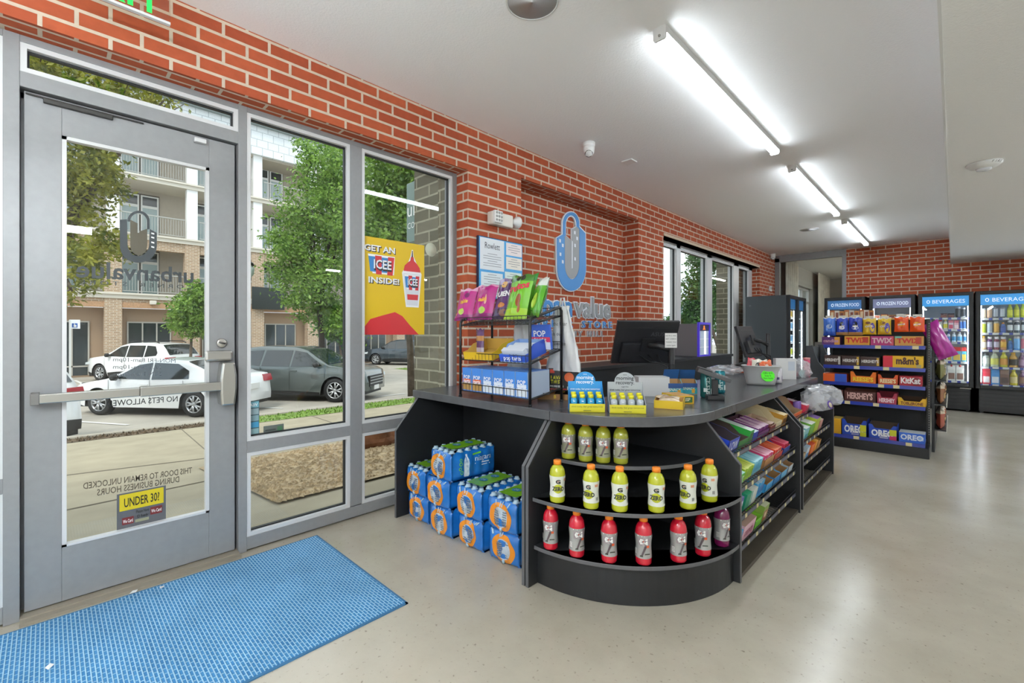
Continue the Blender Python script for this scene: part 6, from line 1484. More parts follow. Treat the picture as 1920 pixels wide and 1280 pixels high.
for k, (dx, dy, rz, hx, lab, disc) in enumerate(((-0.06, 0.02, 0.2, 'c8404a', 'red and white snack packet at the back of the tub', 'f0e8e8'), (-0.02, -0.02, -0.2, 'e8e4d4', 'cream snack packet with a black and white disc in the tub', '26242a'), (0.05, -0.01, 0.5, 'd8643a', 'orange snack packet on the right of the tub', 'e8c8b0'), (0.03, 0.04, -0.4, 'd8d4c0', 'pale snack packet at the back right of the tub', 'b0a890'))):
    r_ = t.rotation_euler[2]
    bag('snack_packet', lab, 'packet', (t.location[0] + dx * math.cos(r_) - dy * math.sin(r_), t.location[1] + dx * math.sin(r_) + dy * math.cos(r_), ZT1 + 0.075), (-0.35 + 0.15 * k, 0.3 - 0.25 * k, r_ + rz), 0.11, 0.14 - 0.012 * k, 0.035, hx, discs=((-0.1, 0.62, 0.35, 0.18, disc),), seed=40 + k)
# white stand, dotted can, canister and wrapped goods at the end of the worktop
a = atZ((1485, 712), ZT1)
carton('white_stand', 'white counter stand right of the metal tub', 'stand', (a.x - 0.05, a.y + 0.02, ZT1 + 0.0005), (0, 0, 0.65), 0.17, 0.06, 0.185, 'dedede', '', bands=((0.6, 0.92, 0.42, 0.86, 'c4ccd8'),))
a = atZ((1457, 719), ZT1)
can('white can with dark purple spots beside the white stand', (a.x, a.y + 0.03, ZT1 + 0.0005), 0.13, 0.03, 'd8d4dc', YAW - 0.4, acc='5a4a78', name='spotted_can')
M_cwrap = mat('clear_wrap', hexc('eceef2'), 0.12, coat=0.8, alpha=0.42)
def clear_blob(name, label, c, r, seed, cat, inner=()):
    bm = bmesh.new(); bmesh.ops.create_icosphere(bm, subdivisions=3, radius=1); rnd = random.Random(seed); ph = [rnd.uniform(0, 6) for _ in range(4)]
    for v in bm.verts:
        n = 1 + 0.13 * math.sin(v.co.x * 7 + ph[0]) * math.sin(v.co.z * 6 + ph[1]) + 0.1 * math.sin(v.co.y * 9 + ph[2] + v.co.x * 4)
        v.co = Vector((v.co.x * r[0] * n, v.co.y * r[1] * n, (v.co.z * n if v.co.z > -0.72 else -0.72) * r[2]))
    me = bpy.data.meshes.new(name); bm.to_mesh(me); bm.free(); me.materials.append(M_cwrap)
    o = bpy.data.objects.new(name, me); COL.objects.link(o); o.location = (c[0], c[1], c[2] + r[2] * 0.722)
    return tag(o, label, cat)
a = atZ((1497, 707), ZT1); a.y += 0.04
clear_blob('wrapped_goods', 'clear plastic bag of wrapped goods at the end of the worktop', (a.x, a.y, ZT1), (0.09, 0.1, 0.1), 3, 'plastic bag')
for k, (dx, dy, hx) in enumerate(((-0.03, -0.02, 'c03a58'), (0.02, 0.0, '9ac4c0'), (-0.01, 0.03, '3a3438'))): carton('small_packet', '%s packet inside the clear bag on the worktop' % ('red', 'aqua', 'black')[k], 'packet', (a.x + dx, a.y + dy, ZT1 + 0.004), (0, 0, 0.7), 0.05, 0.02, 0.05 + 0.01 * k, hx)
a = atZ((1516, 706), ZT1)
t = thing('pink_canister', 'pink cylindrical canister on the far corner of the worktop', 'canister', (a.x - 0.02, a.y + 0.02, ZT1 + 0.0005))
MB().lathe([(0.028, 0), (0.029, 0.004), (0.029, 0.16), (0.027, 0.165)], 20).build('tube', pm('c8486a'), t); MB().lathe([(0.03, 0.16), (0.03, 0.178), (0.001, 0.18)], 20).build('lid', pm('d88a8a'), t)
a = atZ((1365, 703), ZT1)
clear_blob('plastic_sleeves', 'heap of clear plastic sleeves lying behind the card terminal', (a.x - 0.08, a.y + 0.15, ZT1), (0.16, 0.28, 0.05), 7, 'plastic sleeves')
# slim purple framed cooler on the back counter
t = thing('slim_cooler', 'slim grey counter cooler with a purple lit frame and orange emblem', 'cooler', (-2.62, 6.25, 0.966))
q = MB().box(-0.17, 0.17, -0.2, 0.2, 0, 0.44); q.build('cabinet', mat('cooler_grey', hexc('77777c'), 0.4), t, bevel=0.004)
M_pur = mat('purple_frame', hexc('4a3aa8'), 0.35, emit=hexc('4030c0'), es=0.35)
MB().box(0.17, 0.195, -0.2, -0.17, 0, 0.46).box(0.17, 0.195, 0.17, 0.2, 0, 0.46).box(0.17, 0.195, -0.17, 0.17, 0.43, 0.46).box(0.17, 0.195, -0.17, 0.17, 0, 0.02).build('frame', M_pur, t)
MB().box(0.171, 0.178, -0.17, 0.17, 0.02, 0.345).build('door_glass', mat('cool_glass', hexc('a8b4c4'), 0.1, emit=hexc('b0bccc'), es=0.25), t)
MB().box(0.171, 0.183, -0.17, 0.17, 0.345, 0.43).build('header', pm('241c4c'), t); q = MB().disc((0.184, 0, 0.395), 0.024, 'x', 14)
for k in range(5): q.tube([(0.184, 0, 0.39), (0.184, -0.04 + 0.02 * k, 0.36)], 0.005, 4)
q.build('emblem', mat('orange_lit', hexc('f08020'), 0.4, emit=hexc('f08020'), es=0.6), t)
q = MB()
for z in (0.12, 0.23): q.box(0.178, 0.184, -0.16, 0.16, z, z + 0.008)
q.build('shelf_edge', M_white, t)
MB().box(0.179, 0.186, 0.02, 0.06, 0.03, 0.34).build('light_strip', mat('lit_white', (1, 1, 1), 0.4, emit=(1, 0.97, 0.9), es=1.2), t)
# ================================================================ CANDY RACKS ON THE COUNTER SIDE
TZ = [0.135, 0.295, 0.447, 0.62]; TXF = [-0.815, -0.815, -0.815, -0.855]; TILT = 0.24
UN = [(2.503, 3.74), (3.845, 4.985)]
M_tag = pm('d8cc9c', 0.6)
PT = None
for u, (ya, yb) in enumerate(UN):
    t = thing('candy_rack', 'black four tier wire candy rack on the counter side, %s' % ('next to the curved shelves' if u == 0 else 'at the far end'), 'candy rack', (-1.0, (ya + yb) / 2, 0))
    ys = (yb,) if u == 0 else (ya - 0.022, yb)
    for y in ys:
        q = MB(); panelY(q, y, y + 0.02, XF + 0.004, 0.45); q.build('side_panel', M_black, t, off=t.location, bevel=0.0015)
        q = MB(); q.prism([(XF + 0.004 - a + 0.0015, z) for a, z in ((0, 0.0), (0, 0.605), (0.185, ZT0), (0.188, ZT0), (0.004, 0.605), (0.004, 0))], 'y', y + 0.001, y + 0.019); q.build('panel_edge', M_edge, t, off=t.location)
    MB().box(-0.90, -0.795, ya, yb, 0, 0.022).build('plinth', mat('worn_plinth', hexc('4a4338'), 0.6, noise=0.2), t, off=t.location)
    for k in range(4):
        z, x = TZ[k], TXF[k]; q = MB(); dx = 0.33; dz = dx * math.tan(TILT)
        n = 34
        for i in range(n + 1): y = ya + 0.004 + (yb - ya - 0.008) * i / n; q.tube([(x, y, z), (x - dx, y, z + dz)], 0.0016, 4)
        for f_ in (0.0, 0.33, 0.66, 1.0): q.tube([(x - dx * f_, ya + 0.003, z + dz * f_ - 0.003), (x - dx * f_, yb - 0.003, z + dz * f_ - 0.003)], 0.003, 5)
        q.build('wire_shelf', mat('dark_wire', hexc('2a2a2c'), 0.35, 0.4), t, off=t.location)
        q = MB().box(x, x + 0.004, ya + 0.002, yb - 0.002, z - 0.02, z + 0.008); q.tube([(x + 0.006, ya + 0.003, z + 0.03), (x + 0.006, yb - 0.003, z + 0.03)], 0.003, 5)
        rl = q.build('price_rail', M_blk2, t, off=t.location)
        MB().box(x + 0.004, x + 0.0046, ya + 0.004, yb - 0.004, z - 0.014, z + 0.003).build('rail_strip', pm('4c4f62', 0.3), rl, off=None).matrix_parent_inverse = Matrix.Translation(-t.location)
        rnd = random.Random(u * 4 + k); y = ya + 0.03
        while y < yb - 0.06:
            if PT is None: PT = o = MB().box(0.0047, 0.0055, 0, 0.032, -0.017, 0.005).build('price_tag', M_tag, rl)
            else: o = PT.copy(); COL.objects.link(o); o.parent = rl
            o.location = (x - t.location[0], y - t.location[1], z - t.location[2]); y += rnd.choice((0.11, 0.15, 0.2))
RT = (TILT, 0, PI / 2)
def on_tier(k, y, back=0.012, up=0.004): return (TXF[k] - back, y, TZ[k] + up + back * math.tan(TILT))
TN = ['bottom', 'third', 'second', 'top']; UNM = ['near', 'far']
def tc(k, y, w, col, desc, d=0.22, h=0.08, hf=None, txt='', tcol='ffffff', inner='a98458', top=None, bands=(), back=None, u=None, yaw=0.0):
    lab = '%s, %s tier, %s candy rack' % (desc, TN[k], UNM[0 if y < 3.8 else 1])
    r = (TILT, 0, PI / 2 + yaw)
    if hf is None: return carton('candy_box', lab, 'box', on_tier(k, y), r, w, d, h, col, txt, tcol, 0.5, top=top, bands=bands)
    return tray('candy_tray', lab, 'box', on_tier(k, y), r, w, d, h, hf, col, inner, txt, tcol, back=back)
def packs(k, y0, y1, n, col, desc, d=0.13, h=0.06, top=None, band=None, back=0.02):
    first = None; w = (y1 - y0) / n
    for i in range(n):
        y = y0 + w * (i + 0.5); lab = '%s, %s from the near end, %s tier, %s rack' % (desc, ORD[i] if i < 12 else 'last', TN[k], UNM[0 if y < 3.8 else 1])
        if first is None:
            first = carton('candy_pack', lab, 'packet', on_tier(k, y, back, 0.009), RT, w * 0.93, d, h, col, top=top, bands=((0.1, 0.9, 0.25, 0.75, band),) if band else (), group='%ss' % desc)
            v = first.data
        else:
            o = first.copy(); COL.objects.link(o); o.location = on_tier(k, y, back, 0.009); o['label'] = lab
            o.rotation_euler = (TILT + (0.05 if i % 3 == 1 else 0.0), 0, PI / 2)
# top tier, near rack
tc(3, 2.60, 0.16, '1f3fb8', 'bright blue open bag box with white lettering', 0.2, 0.10, 0.085, 'LOW', 'e8ecf6', '3a3036', back='2a2f80')
tc(3, 2.775, 0.17, '2f7a34', 'deep brown open box with a green front', 0.27, 0.085, 0.05, '', inner='4e4036', back='e0ded4')
tc(3, 2.90, 0.07, '2f9a3c', 'narrow green box with dark print', 0.2, 0.085, None, '', top='d8e6dc', bands=((0.1, 0.9, 0.2, 0.8, '1f5a28'),))
tc(3, 2.99, 0.09, '2434a8', 'blue box with a pale lid', 0.22, 0.06, None, '', top='c8d4dc')
tc(3, 3.16, 0.23, '6a2a6e', 'purple open tray of candy', 0.2, 0.06, 0.04, '', inner='4a2030'); packs(3, 3.055, 3.265, 8, '7a2a78', 'purple and white candy bar', 0.15, 0.058, 'c8a8b8')
tc(3, 3.36, 0.13, '7c2c30', 'dark red open tray of small brown packets', 0.16, 0.06, 0.045, '', inner='c9a88c'); packs(3, 3.31, 3.41, 4, '5a3024', 'small brown packet', 0.1, 0.05, 'b89a84')
tc(3, 3.50, 0.15, 'd8c9a4', 'cream open box with a tall back', 0.26, 0.10, 0.05, '', inner='d9c8a2', back='d8c9a4')
tc(3, 3.64, 0.1, 'b8862c', 'gold and brown box', 0.14, 0.08, None, '', top='d8c08a', bands=((0.1, 0.9, 0.1, 0.7, '6a4418'),))
# second tier, near rack
tc(2, 2.585, 0.12, '58b83c', 'lime green mint box', 0.16, 0.075, None, 'MINT', 'eef6e0', top='a8dcd0')
packs(2, 2.66, 2.82, 5, 'a8c83c', 'yellow green gum pack', 0.15, 0.075, 'd0dc60', '7fa82c')
packs(2, 2.835, 2.995, 6, '7fc4d8', 'light blue gum pack', 0.17, 0.08, 'a8dce6', '4a9cc0')
tc(2, 3.12, 0.2, 'b07c48', 'kraft open tray of pink packets', 0.22, 0.075, 0.06, '', inner='a87a4a'); packs(2, 3.04, 3.2, 5, 'd84a7c', 'pink and white candy pack', 0.14, 0.078, 'e8b0c0', 'f0e0e6')
tc(2, 3.33, 0.18, 'c83c30', 'red open tray of orange and red packets', 0.2, 0.07, 0.05, '', inner='8a3a2c'); packs(2, 3.26, 3.4, 5, 'd8402c', 'red and orange candy pack', 0.16, 0.07, 'e07850', 'f0d0b8')
tc(2, 3.53, 0.17, '28489c', 'blue tray with red packets', 0.2, 0.075, 0.055, '', inner='c04050'); packs(2, 3.47, 3.59, 3, 'c8304c', 'red packet in the blue tray', 0.15, 0.07, 'd86078')
# third tier, near rack
packs(1, 2.52, 2.65, 4, '5a4a9c', 'purple wrapped bar', 0.15, 0.085, '9aa0d0', 'e0d8e8')
tc(1, 2.70, 0.08, '1f8a68', 'deep green box beside the purple bars', 0.16, 0.1, None, '', top='2f9a70')
tc(1, 2.80, 0.1, 'd0d4cc', 'white box with teal edges', 0.17, 0.1, None, '', top='dcdcd6', bands=((0, 0.15, 0, 1, '3aa09c'),))
packs(1, 2.87, 3.02, 4, '4aa0d0', 'pale blue foil pack', 0.17, 0.1, 'b8d0e0', '2f6ab0')
for i, y in enumerate((3.12, 3.29, 3.46)): tc(1, y, 0.15, ('3a9cd8', '2f8ad0', '6ab4e0')[i], '%s blue box with a round kraft back' % ('first', 'second', 'third')[i], 0.2, 0.105, 0.06, '', inner='b48c5c', back='b48c5c')
tc(1, 3.63, 0.12, 'c8d4dc', 'white and blue open box', 0.18, 0.1, 0.06, '', inner='b08a60', back='4a9ccc')
# bottom tier, near rack
tc(0, 2.56, 0.09, '2f8ac0', 'small blue box against the curved shelf panel', 0.15, 0.09, None, '', top='4aa0c8', bands=((0.1, 0.9, 0.05, 0.35, '7a4a38'),))
tc(0, 2.72, 0.2, 'e0b4c0', 'pink box with a brown lid', 0.18, 0.1, None, 'candy', 'b05a78', top='b09080')
tc(0, 2.90, 0.13, '6fc030', 'bright green open tray', 0.2, 0.1, 0.06, '', inner='8cc83c', back='5aa828')
tc(0, 3.02, 0.1, '8aa848', 'green and brown patterned box', 0.17, 0.11, None, '', top='c0c4a0', bands=((0.1, 0.9, 0.1, 0.7, 'a0503c'), (0.3, 0.7, 0.3, 0.6, 'd8d0b0')))
# far rack
tc(3, 4.02, 0.28, 'd8581c', 'wide orange open box lined with card', 0.3, 0.11, 0.05, '', inner='b09474', back='c04c20')
for i, y in enumerate((4.19, 4.245)):
    o = MB().lathe([(0.001, 0), (0.022, 0.001), (0.023, 0.09), (0.02, 0.094), (0.001, 0.095)], 16).build('candy_tube', pm('7a5aa8'), loc=on_tier(3, y, 0.05)); tag(o, 'purple candy tube on the top tier of the far rack, %s' % ('next to the orange box', 'further from the orange box')[i], 'tube', 'purple candy tubes')
tc(3, 4.33, 0.1, 'c83048', 'red and white packet box', 0.16, 0.07, None, '', top='e0c8cc')
clear_blob('clear_jar', 'clear plastic tub lying on the far candy rack, round end forward', (TXF[3] + 0.02, 4.5, TZ[3] + 0.02), (0.11, 0.13, 0.1), 21, 'plastic tub')
clear_blob('clear_clamshell', 'clear plastic clamshell jutting out past the far end of the candy rack', (TXF[3] + 0.06, 4.78, TZ[3] + 0.04), (0.11, 0.12, 0.09), 22, 'plastic tub')
clear_blob('clear_pouch', 'flat clear pouch on top of the plastic tubs', (TXF[3] + 0.03, 4.62, TZ[3] + 0.16), (0.1, 0.18, 0.035), 23, 'plastic bag')
o = MB().lathe([(0.035, 0), (0.035, 0.002)], 20, 0, frameM((TXF[3] + 0.132, 4.46, TZ[3] + 0.075), (0.3, 1, 0), (-0.3, 0, 1))).lathe([(0.022, 0.002), (0.022, 0.003)], 16, 1, frameM((TXF[3] + 0.132, 4.46, TZ[3] + 0.075), (0.3, 1, 0), (-0.3, 0, 1))).build('round_label', [pm('5a3a9c'), pm('e0d0b0')]); tag(o, 'purple round label on the clear tub of the far rack', 'label')
tc(2, 3.95, 0.14, 'a8d0cc', 'white and teal box stack', 0.2, 0.09, None, '', top='dce4e0', bands=((0, 1, 0, 0.3, '2f98a8'),))
tc(2, 4.10, 0.13, '8cc4c8', 'pale aqua box', 0.2, 0.1, None, '', top='d8e4e2', bands=((0.1, 0.9, 0.1, 0.5, '2f90a0'),))
tc(2, 4.27, 0.15, '6fa83c', 'green box with a white lid', 0.2, 0.11, None, '', top='e0e4da')
tc(2, 4.45, 0.15, 'b8c840', 'lime box with a purple printed lid', 0.2, 0.13, None, '', top='8a6ab0')
tc(2, 4.62, 0.12, 'c89080', 'peach coloured box', 0.18, 0.09, None, '', top='d8c0b4')
tc(1, 3.90, 0.07, '4a3018', 'black and yellow box at the near panel', 0.15, 0.12, None, '', bands=((0.2, 0.8, 0.1, 0.5, 'd8b030'),))
tc(1, 4.0, 0.1, 'b09468', 'beige open box with a curved card back', 0.18, 0.11, 0.07, '', inner='a88c64', back='b09468')
tc(1, 4.13, 0.1, 'c8d4e0', 'white and blue foil box', 0.17, 0.1, None, '', top='b0c4d8', bands=((0.1, 0.9, 0.1, 0.5, '2f74b0'),))
tc(1, 4.3, 0.12, 'e06a20', 'red and orange box', 0.16, 0.09, None, '', top='d84c28')
tc(1, 4.43, 0.08, 'e89828', 'yellow orange box', 0.16, 0.095, None, '', top='e8b050')
tc(1, 4.55, 0.12, 'b8803c', 'tan open box', 0.18, 0.1, 0.08, '', inner='b08040')
q = MB(); bx0, by0, bz0 = TXF[0] - 0.02, 3.87, TZ[0] + 0.012
for i in range(16): x = bx0 - 0.26 * i / 15; q.tube([(x, by0, bz0 + 0.05), (x, by0, bz0 + 0.002 + 0.065 * i / 15), (x, by0 + 0.24, bz0 + 0.002 + 0.065 * i / 15), (x, by0 + 0.24, bz0 + 0.05)], 0.002, 4)
for i in range(13): y = by0 + 0.24 * i / 12; q.tube([(bx0, y, bz0 + 0.05), (bx0, y, bz0 + 0.002), (bx0 - 0.26, y, bz0 + 0.067)], 0.002, 4)
tag(q.build('wire_basket', mat('wire_grey', hexc('5c5a56'), 0.4, 0.5)), 'empty grey wire mesh basket on the bottom tier of the far candy rack', 'basket')

# ================================================================ CANDY GONDOLA
GY = 6.235
gx = lambda px: atY((px, 700), GY).x
G0, G1 = atY((1549, 700), GY).x, atY((1735, 700), GY).x
GZS = [1.145, 0.915, 0.728, 0.520, 0.143]; GT = 1.43
t = thing('gondola_shelf', 'black shelf stand of candy with blue shelf edges facing the entrance', 'shelf unit', ((G0 + G1) / 2, GY, 0))
MB().box(G0, G1 + 0.02, GY + 0.36, GY + 0.40, 0, GT).build('back_panel', mat('pegboard_black', hexc('121214'), 0.6), t, off=t.location)
for x in (G0, G1 + 0.012):
    q = MB().box(x - 0.012, x + 0.016, GY + 0.3, GY + 0.36, 0, GT); up_ = q.build('upright', M_blk2, t, off=t.location)
q = MB()
for k in range(48): q.box(G1 + 0.017, G1 + 0.021, GY + 0.298, GY + 0.3, 0.2 + 0.025 * k, 0.2 + 0.025 * k + 0.012)
q.build('slot', mat('slot_white', hexc('b8b8b4'), 0.5), up_, off=None).matrix_parent_inverse = Matrix.Translation(-t.location)
MB().box(G0 - 0.01, G1 + 0.03, GY, GY + 0.4, 0, 0.105).build('base', M_blk2, t, off=t.location, bevel=0.004)
M_bedge = mat('blue_rail', hexc('2f3f9c'), 0.25, coat=0.4)
for k, z in enumerate(GZS):
    fy = GY if k == 4 else GY + 0.03
    sh = MB().box(G0 - 0.03, G1, fy + 0.004, GY + 0.36, z - 0.02, z).build('shelf', M_blk2, t, off=t.location)
    e_ = MB().box(G0 - 0.03, G1, fy - 0.002, fy + 0.004, z - 0.034, z + 0.004).build('shelf_rail', M_bedge, sh, off=None); e_.matrix_parent_inverse = Matrix.Translation(-t.location)
    q = MB()
    for f_ in ((0.52, 0.88), (0.3, 0.6), (0.55, 0.7), (0.2, 0.5), (0.3, 0.82))[k]: x = G0 + (G1 - G0) * f_; q.box(x, x + 0.05, fy - 0.003, fy - 0.002, z - 0.032, z + 0.002)
    q.build('price_tag', M_tag, sh, off=None).matrix_parent_inverse = Matrix.Translation(-t.location)
q = MB()
for k in range(7): x = G0 + 0.06 + (G1 - G0 - 0.1) * k / 6; q.tube([(x, GY + 0.36, GT - 0.03), (x, GY + 0.12, GT - 0.025), (x, GY + 0.115, GT - 0.012)], 0.003, 5)
q.build('peg_hook', M_chrome, t, off=t.location)
def gpx(p0, p1, y): a, b = atY((p0, 700), y), atY((p1, 700), y); return (a.x + b.x) / 2, abs(b.x - a.x)
def gh(z, ytop, y, px=1640): return atY((px, ytop), y).z - z
blab = ['pale blue candy bag hanging first from the left on the shelf stand', 'deep blue candy bag with a dark disc, second on the hooks', 'deep blue candy bag, third on the hooks', 'yellow and purple candy bag, fourth on the hooks', 'yellow and purple candy bag, fifth on the hooks', 'orange red candy bag, sixth on the hooks', 'orange red candy bag, last on the hooks next to the upright']
for k, (a, b, y1, y2, hx, zs, ds) in enumerate(((1544, 1567, 595, 629, '3f74d0', ((0, 0.2, '2f58b8'),), ((0, 0.5, 0.5, 0.12, 'a8c0e8'),)), (1568, 1590, 595, 628, '2440b0', ((0, 0.15, 'b08858'),), ((0, 0.62, 0.35, 0.13, '181820'), (0, 0.4, 0.5, 0.09, 'e0e4f0'))), (1591, 1617, 594, 628, '2440b0', ((0, 0.15, 'b08858'),), ((0, 0.62, 0.35, 0.13, '181820'), (0, 0.4, 0.5, 0.09, 'e0e4f0'))), (1618, 1643, 596, 627, 'd8b428', (), ((0.45, 0.4, 0.4, 0.3, '4a3a9c'), (-0.2, 0.7, 0.4, 0.08, '6a3a20'))), (1646, 1671, 596, 627, 'd8b428', (), ((0.45, 0.4, 0.4, 0.3, '4a3a9c'), (-0.2, 0.7, 0.4, 0.08, '6a3a20'))), (1677, 1704, 593, 622, 'e05018', (), ((0, 0.5, 0.55, 0.14, 'e8a828'),)), (1706, 1734, 593, 622, 'e05018', (), ((0, 0.5, 0.55, 0.14, 'e8a828'),)))):
    y = GY + 0.11; x, w = gpx(a, b, y); z0, z1 = atY((a, y2), y).z, atY((a, y1), y).z
    tx = ('', 'mini', 'mini', 'CHOC', 'CHOC', 'pieces', 'pieces')[k]
    bag('hanging_bag', blab[k], 'snack bag', (x, y, z0), (0, 0, 0), w * 1.04, z1 - z0, 0.05, hx, zones=zs + ((0.93, 1.0, 'c8c8c4'),), txts=((tx, 0.45, 0.11, 0.7, 'f4f0e8', 0.1),) if tx else (), discs=ds, group='candy bags on the hooks', seed=60 + k, hang=True)
def gbox(row, a, b, ytop, hx, desc, txt='', tcol='ffffff', bands=(), top=None, th=0.55, tb=0.04, tr=None, inner='3a2a22', d=0.2, slot=False):
    y = GY + 0.045 if row < 4 else GY + 0.02; x, w = gpx(a, b, y); z = GZS[row] + 0.0006; h = gh(z, ytop, y)
    lab = '%s, %s shelf of the candy stand' % (desc, ('top', 'second', 'third', 'fourth', 'lowest')[row])
    if tr is None: return carton('candy_carton', lab, 'box', (x, y, z), (0, 0, 0), w * 0.98, d, h, hx, txt, tcol, th, top=top, bands=bands, tb=tb)
    return tray('candy_carton', lab, 'box', (x, y, z), (0, 0, 0), w * 0.98, d, h, h * tr, hx, inner, txt, tcol, tb=tb, slot=slot)
gbox(0, 1541, 1575, 632, '5a2a70', 'purple carton with a gold end', 'candies', 'c090a0', ((0.7, 1, 0, 1, 'd89a30'),), '4a2060', 0.4)
gbox(0, 1583, 1631, 630, 'd8982c', 'gold carton with red lettering, left of two', 'TWIX', 'c02818', ((0.72, 0.95, 0.3, 0.9, 'b03820'),), 'c08828', 0.55)
gbox(0, 1632, 1676, 630, 'b0286c', 'magenta carton with red lettering', 'TWIX', 'd8b0b8', ((0.85, 1, 0, 1, 'c84858'),), '8a2058', 0.55)
gbox(0, 1677, 1731, 630, 'cc9440', 'gold carton with red lettering, right of two', 'TWIX', 'c02818', ((0.75, 0.95, 0.2, 0.9, 'b04028'), (0, 0.25, 0.8, 1, '6ab0a0')), 'c08838', 0.5)
for i, (a, b) in enumerate(((1545, 1577), (1578, 1612), (1613, 1650))): gbox(1, a, b, 668 if i < 2 else 669, '3a241e', 'dark brown carton with silver lettering, %s' % ('first', 'second', 'third')[i], "HERSHEY'S", 'd8d4d0', ((0.84, 0.96, 0.1, 0.9, ('b8b4ac', 'd0a838', 'd0a838')[i]),), '2a1a16', 0.3)
m_ = gbox(1, 1655, 1731, 666, 'e8b81c', 'yellow and red carton with brown lettering', '', 'ffffff', ((0, 0.25, 0, 1, 'd0243c'), (0.84, 0.96, 0.06, 0.3, 'b8a870')), 'd8a818')
w_ = gpx(1655, 1731, GY + 0.045)[1]; h_ = gh(GZS[1], 666, GY + 0.045)
q = MB().text("m&m's", h_ * 0.82, 0, MF(w_ * 0.12, -0.004, h_ * 0.32), None, 'C', 0.04, w_ * 0.56); q.build('lettering', pm('4a2414'), m_)
gbox(2, 1543, 1588, 704, 'e06020', 'flat orange and blue carton', '', 'ffffff', ((0.5, 1, 0, 1, '2f58c0'),), 'd85820')
gbox(2, 1594, 1643, 698, 'e8741c', 'orange open tray with yellow lettering', "REESE'S", 'f0d030', tr=0.62, slot=True)
gbox(2, 1646, 1684, 701, 'd8541c', 'dark orange open tray with cream lettering', "REESE'S", 'f0e0b0', tr=0.66, slot=True)
gbox(2, 1686, 1729, 702, 'a8182c', 'red carton with white lettering', 'KitKat', 'f0eaea', ((0.62, 0.9, 0.1, 0.9, '7a1c28'),), '8a1424', 0.6)
gbox(3, 1566, 1581, 735, '4a2420', 'narrow dark brown carton at the left', '', top='3a1c1a')
gbox(3, 1582, 1643, 733, '4e2420', 'long brown open tray', "HERSHEY'S", 'd8b0a8', tr=0.88, inner='6a4030')
gbox(3, 1644, 1682, 735, 'a83048', 'maroon and pink open tray', 'HERSHEY', 'f0d8dc', tr=0.6, inner='7a2030', slot=True)
gbox(3, 1683, 1737, 741, 'd8a820', 'yellow open tray with brown lettering', 'TOBLERONE', '6a3414', tr=0.6, inner='3a2414', slot=True)
gbox(4, 1560, 1577, 792, 'd8a020', 'small yellow carton at the left end', '', top='e0c060')
for i, (a, b, yt) in enumerate(((1578, 1625, 791), (1628, 1682, 795))):
    o = gbox(4, a, b, yt, '2448b0', 'blue open cookie tray with white lettering, %s of two' % ('left', 'right')[i], 'OREO', 'f0f2f8', tr=0.75, inner='5a4a3c', d=0.26, slot=True)
    x_, w_ = gpx(a, b, GY + 0.02); h_ = gh(GZS[4], yt, GY + 0.02)
    q = MB().box(w_ * 0.24, w_ * 0.48, -0.0022, -0.0012, h_ * 0.3, h_ * 0.72, 0).box(w_ * 0.24, w_ * 0.48, -0.0022, -0.0012, 0.002, h_ * 0.28, 1)
    for j in range(4): q.box(-w_ * 0.1, w_ * 0.2, -0.002, -0.0012, h_ * (0.08 + 0.1 * j), h_ * (0.12 + 0.1 * j), 2)
    q.build('print', [pm('c8c82c'), pm(('c8c82c', 'c83060')[i]), pm('e8e4dc')], o)
gbox(4, 1685, 1735, 804, '2f64c8', 'lighter blue cookie carton with a white lid', 'OREO', 'dfe6f4', ((0.75, 0.95, 0.3, 0.7, '9ab8e8'),), 'c8ccd0')
MB().box(G0, G1, GY + 0.40, GY + 0.62, GT - 0.10, GT - 0.085).build('rear_shelf', M_blk2, t, off=t.location)
for k in range(9):
    x = atY((1561 + 9.2 * k, 586), GY + 0.5).x; zt_ = atY((1600, 581 + (k % 3)), GY + 0.5).z
    carton('small_packet', 'small caramel and white packet peeking over the candy stand, %s from the left' % ORD[k], 'packet', (x, GY + 0.47, GT - 0.0845), (0.06 * (k % 3 - 1), 0, 0.2 * (k % 2)), 0.045, 0.03, zt_ - GT + 0.085, ('a8602c', 'd8d0c4', 'b87838')[k % 3], bands=((0.2, 0.8, 0.55, 0.9, ('e0c8a0', '7a3a24', '6a3020')[k % 3]),), group='packets on the rear of the candy stand')
# side of the stand: chip bags and the magenta bag
q = MB()
t = thing('side_shelf', 'black side shelves of the candy stand with pale price strips', 'shelf unit', (G1 + 0.03, 6.9, 0))
for k, z in enumerate((0.25, 0.52, 0.78, 1.02)):
    s_ = MB().box(G1 + 0.06, G1 + 0.15, GY + 0.42, GY + 1.5, z - 0.015, z).build('shelf', M_blk2, t, off=t.location)
    MB().box(G1 + 0.15, G1 + 0.156, GY + 0.42, GY + 1.5, z - 0.03, z + 0.02).build('price_strip', pm('d0ccc0'), s_, off=None).matrix_parent_inverse = Matrix.Translation(-t.location)
MB().box(G1 + 0.035, G1 + 0.06, GY + 0.42, GY + 1.5, 0, GT).build('back_panel', M_blk2, t, off=t.location)
for k, (z, hx, dc) in enumerate(((0.252, '9a4a38', 'red brown'), (0.522, '8a5a38', 'brown'), (0.782, '7a7a48', 'olive'), (1.022, 'a08040', 'tan'))):
    for j in range(3): bag('chip_bag', '%s chip bag on the side of the candy stand, %s from the front' % (dc, ORD[j]), 'snack bag', (G1 + 0.104, GY + 0.53 + 0.21 * j, z), (0.0, 0, PI / 2), 0.2, 0.21, 0.07, hx, zones=((0.8, 1, 'c8b8a0'),), discs=((0, 0.4, 0.5, 0.18, 'd8b880'),), seed=80 + k * 3 + j)
a = atY((1764, 634), 6.62)
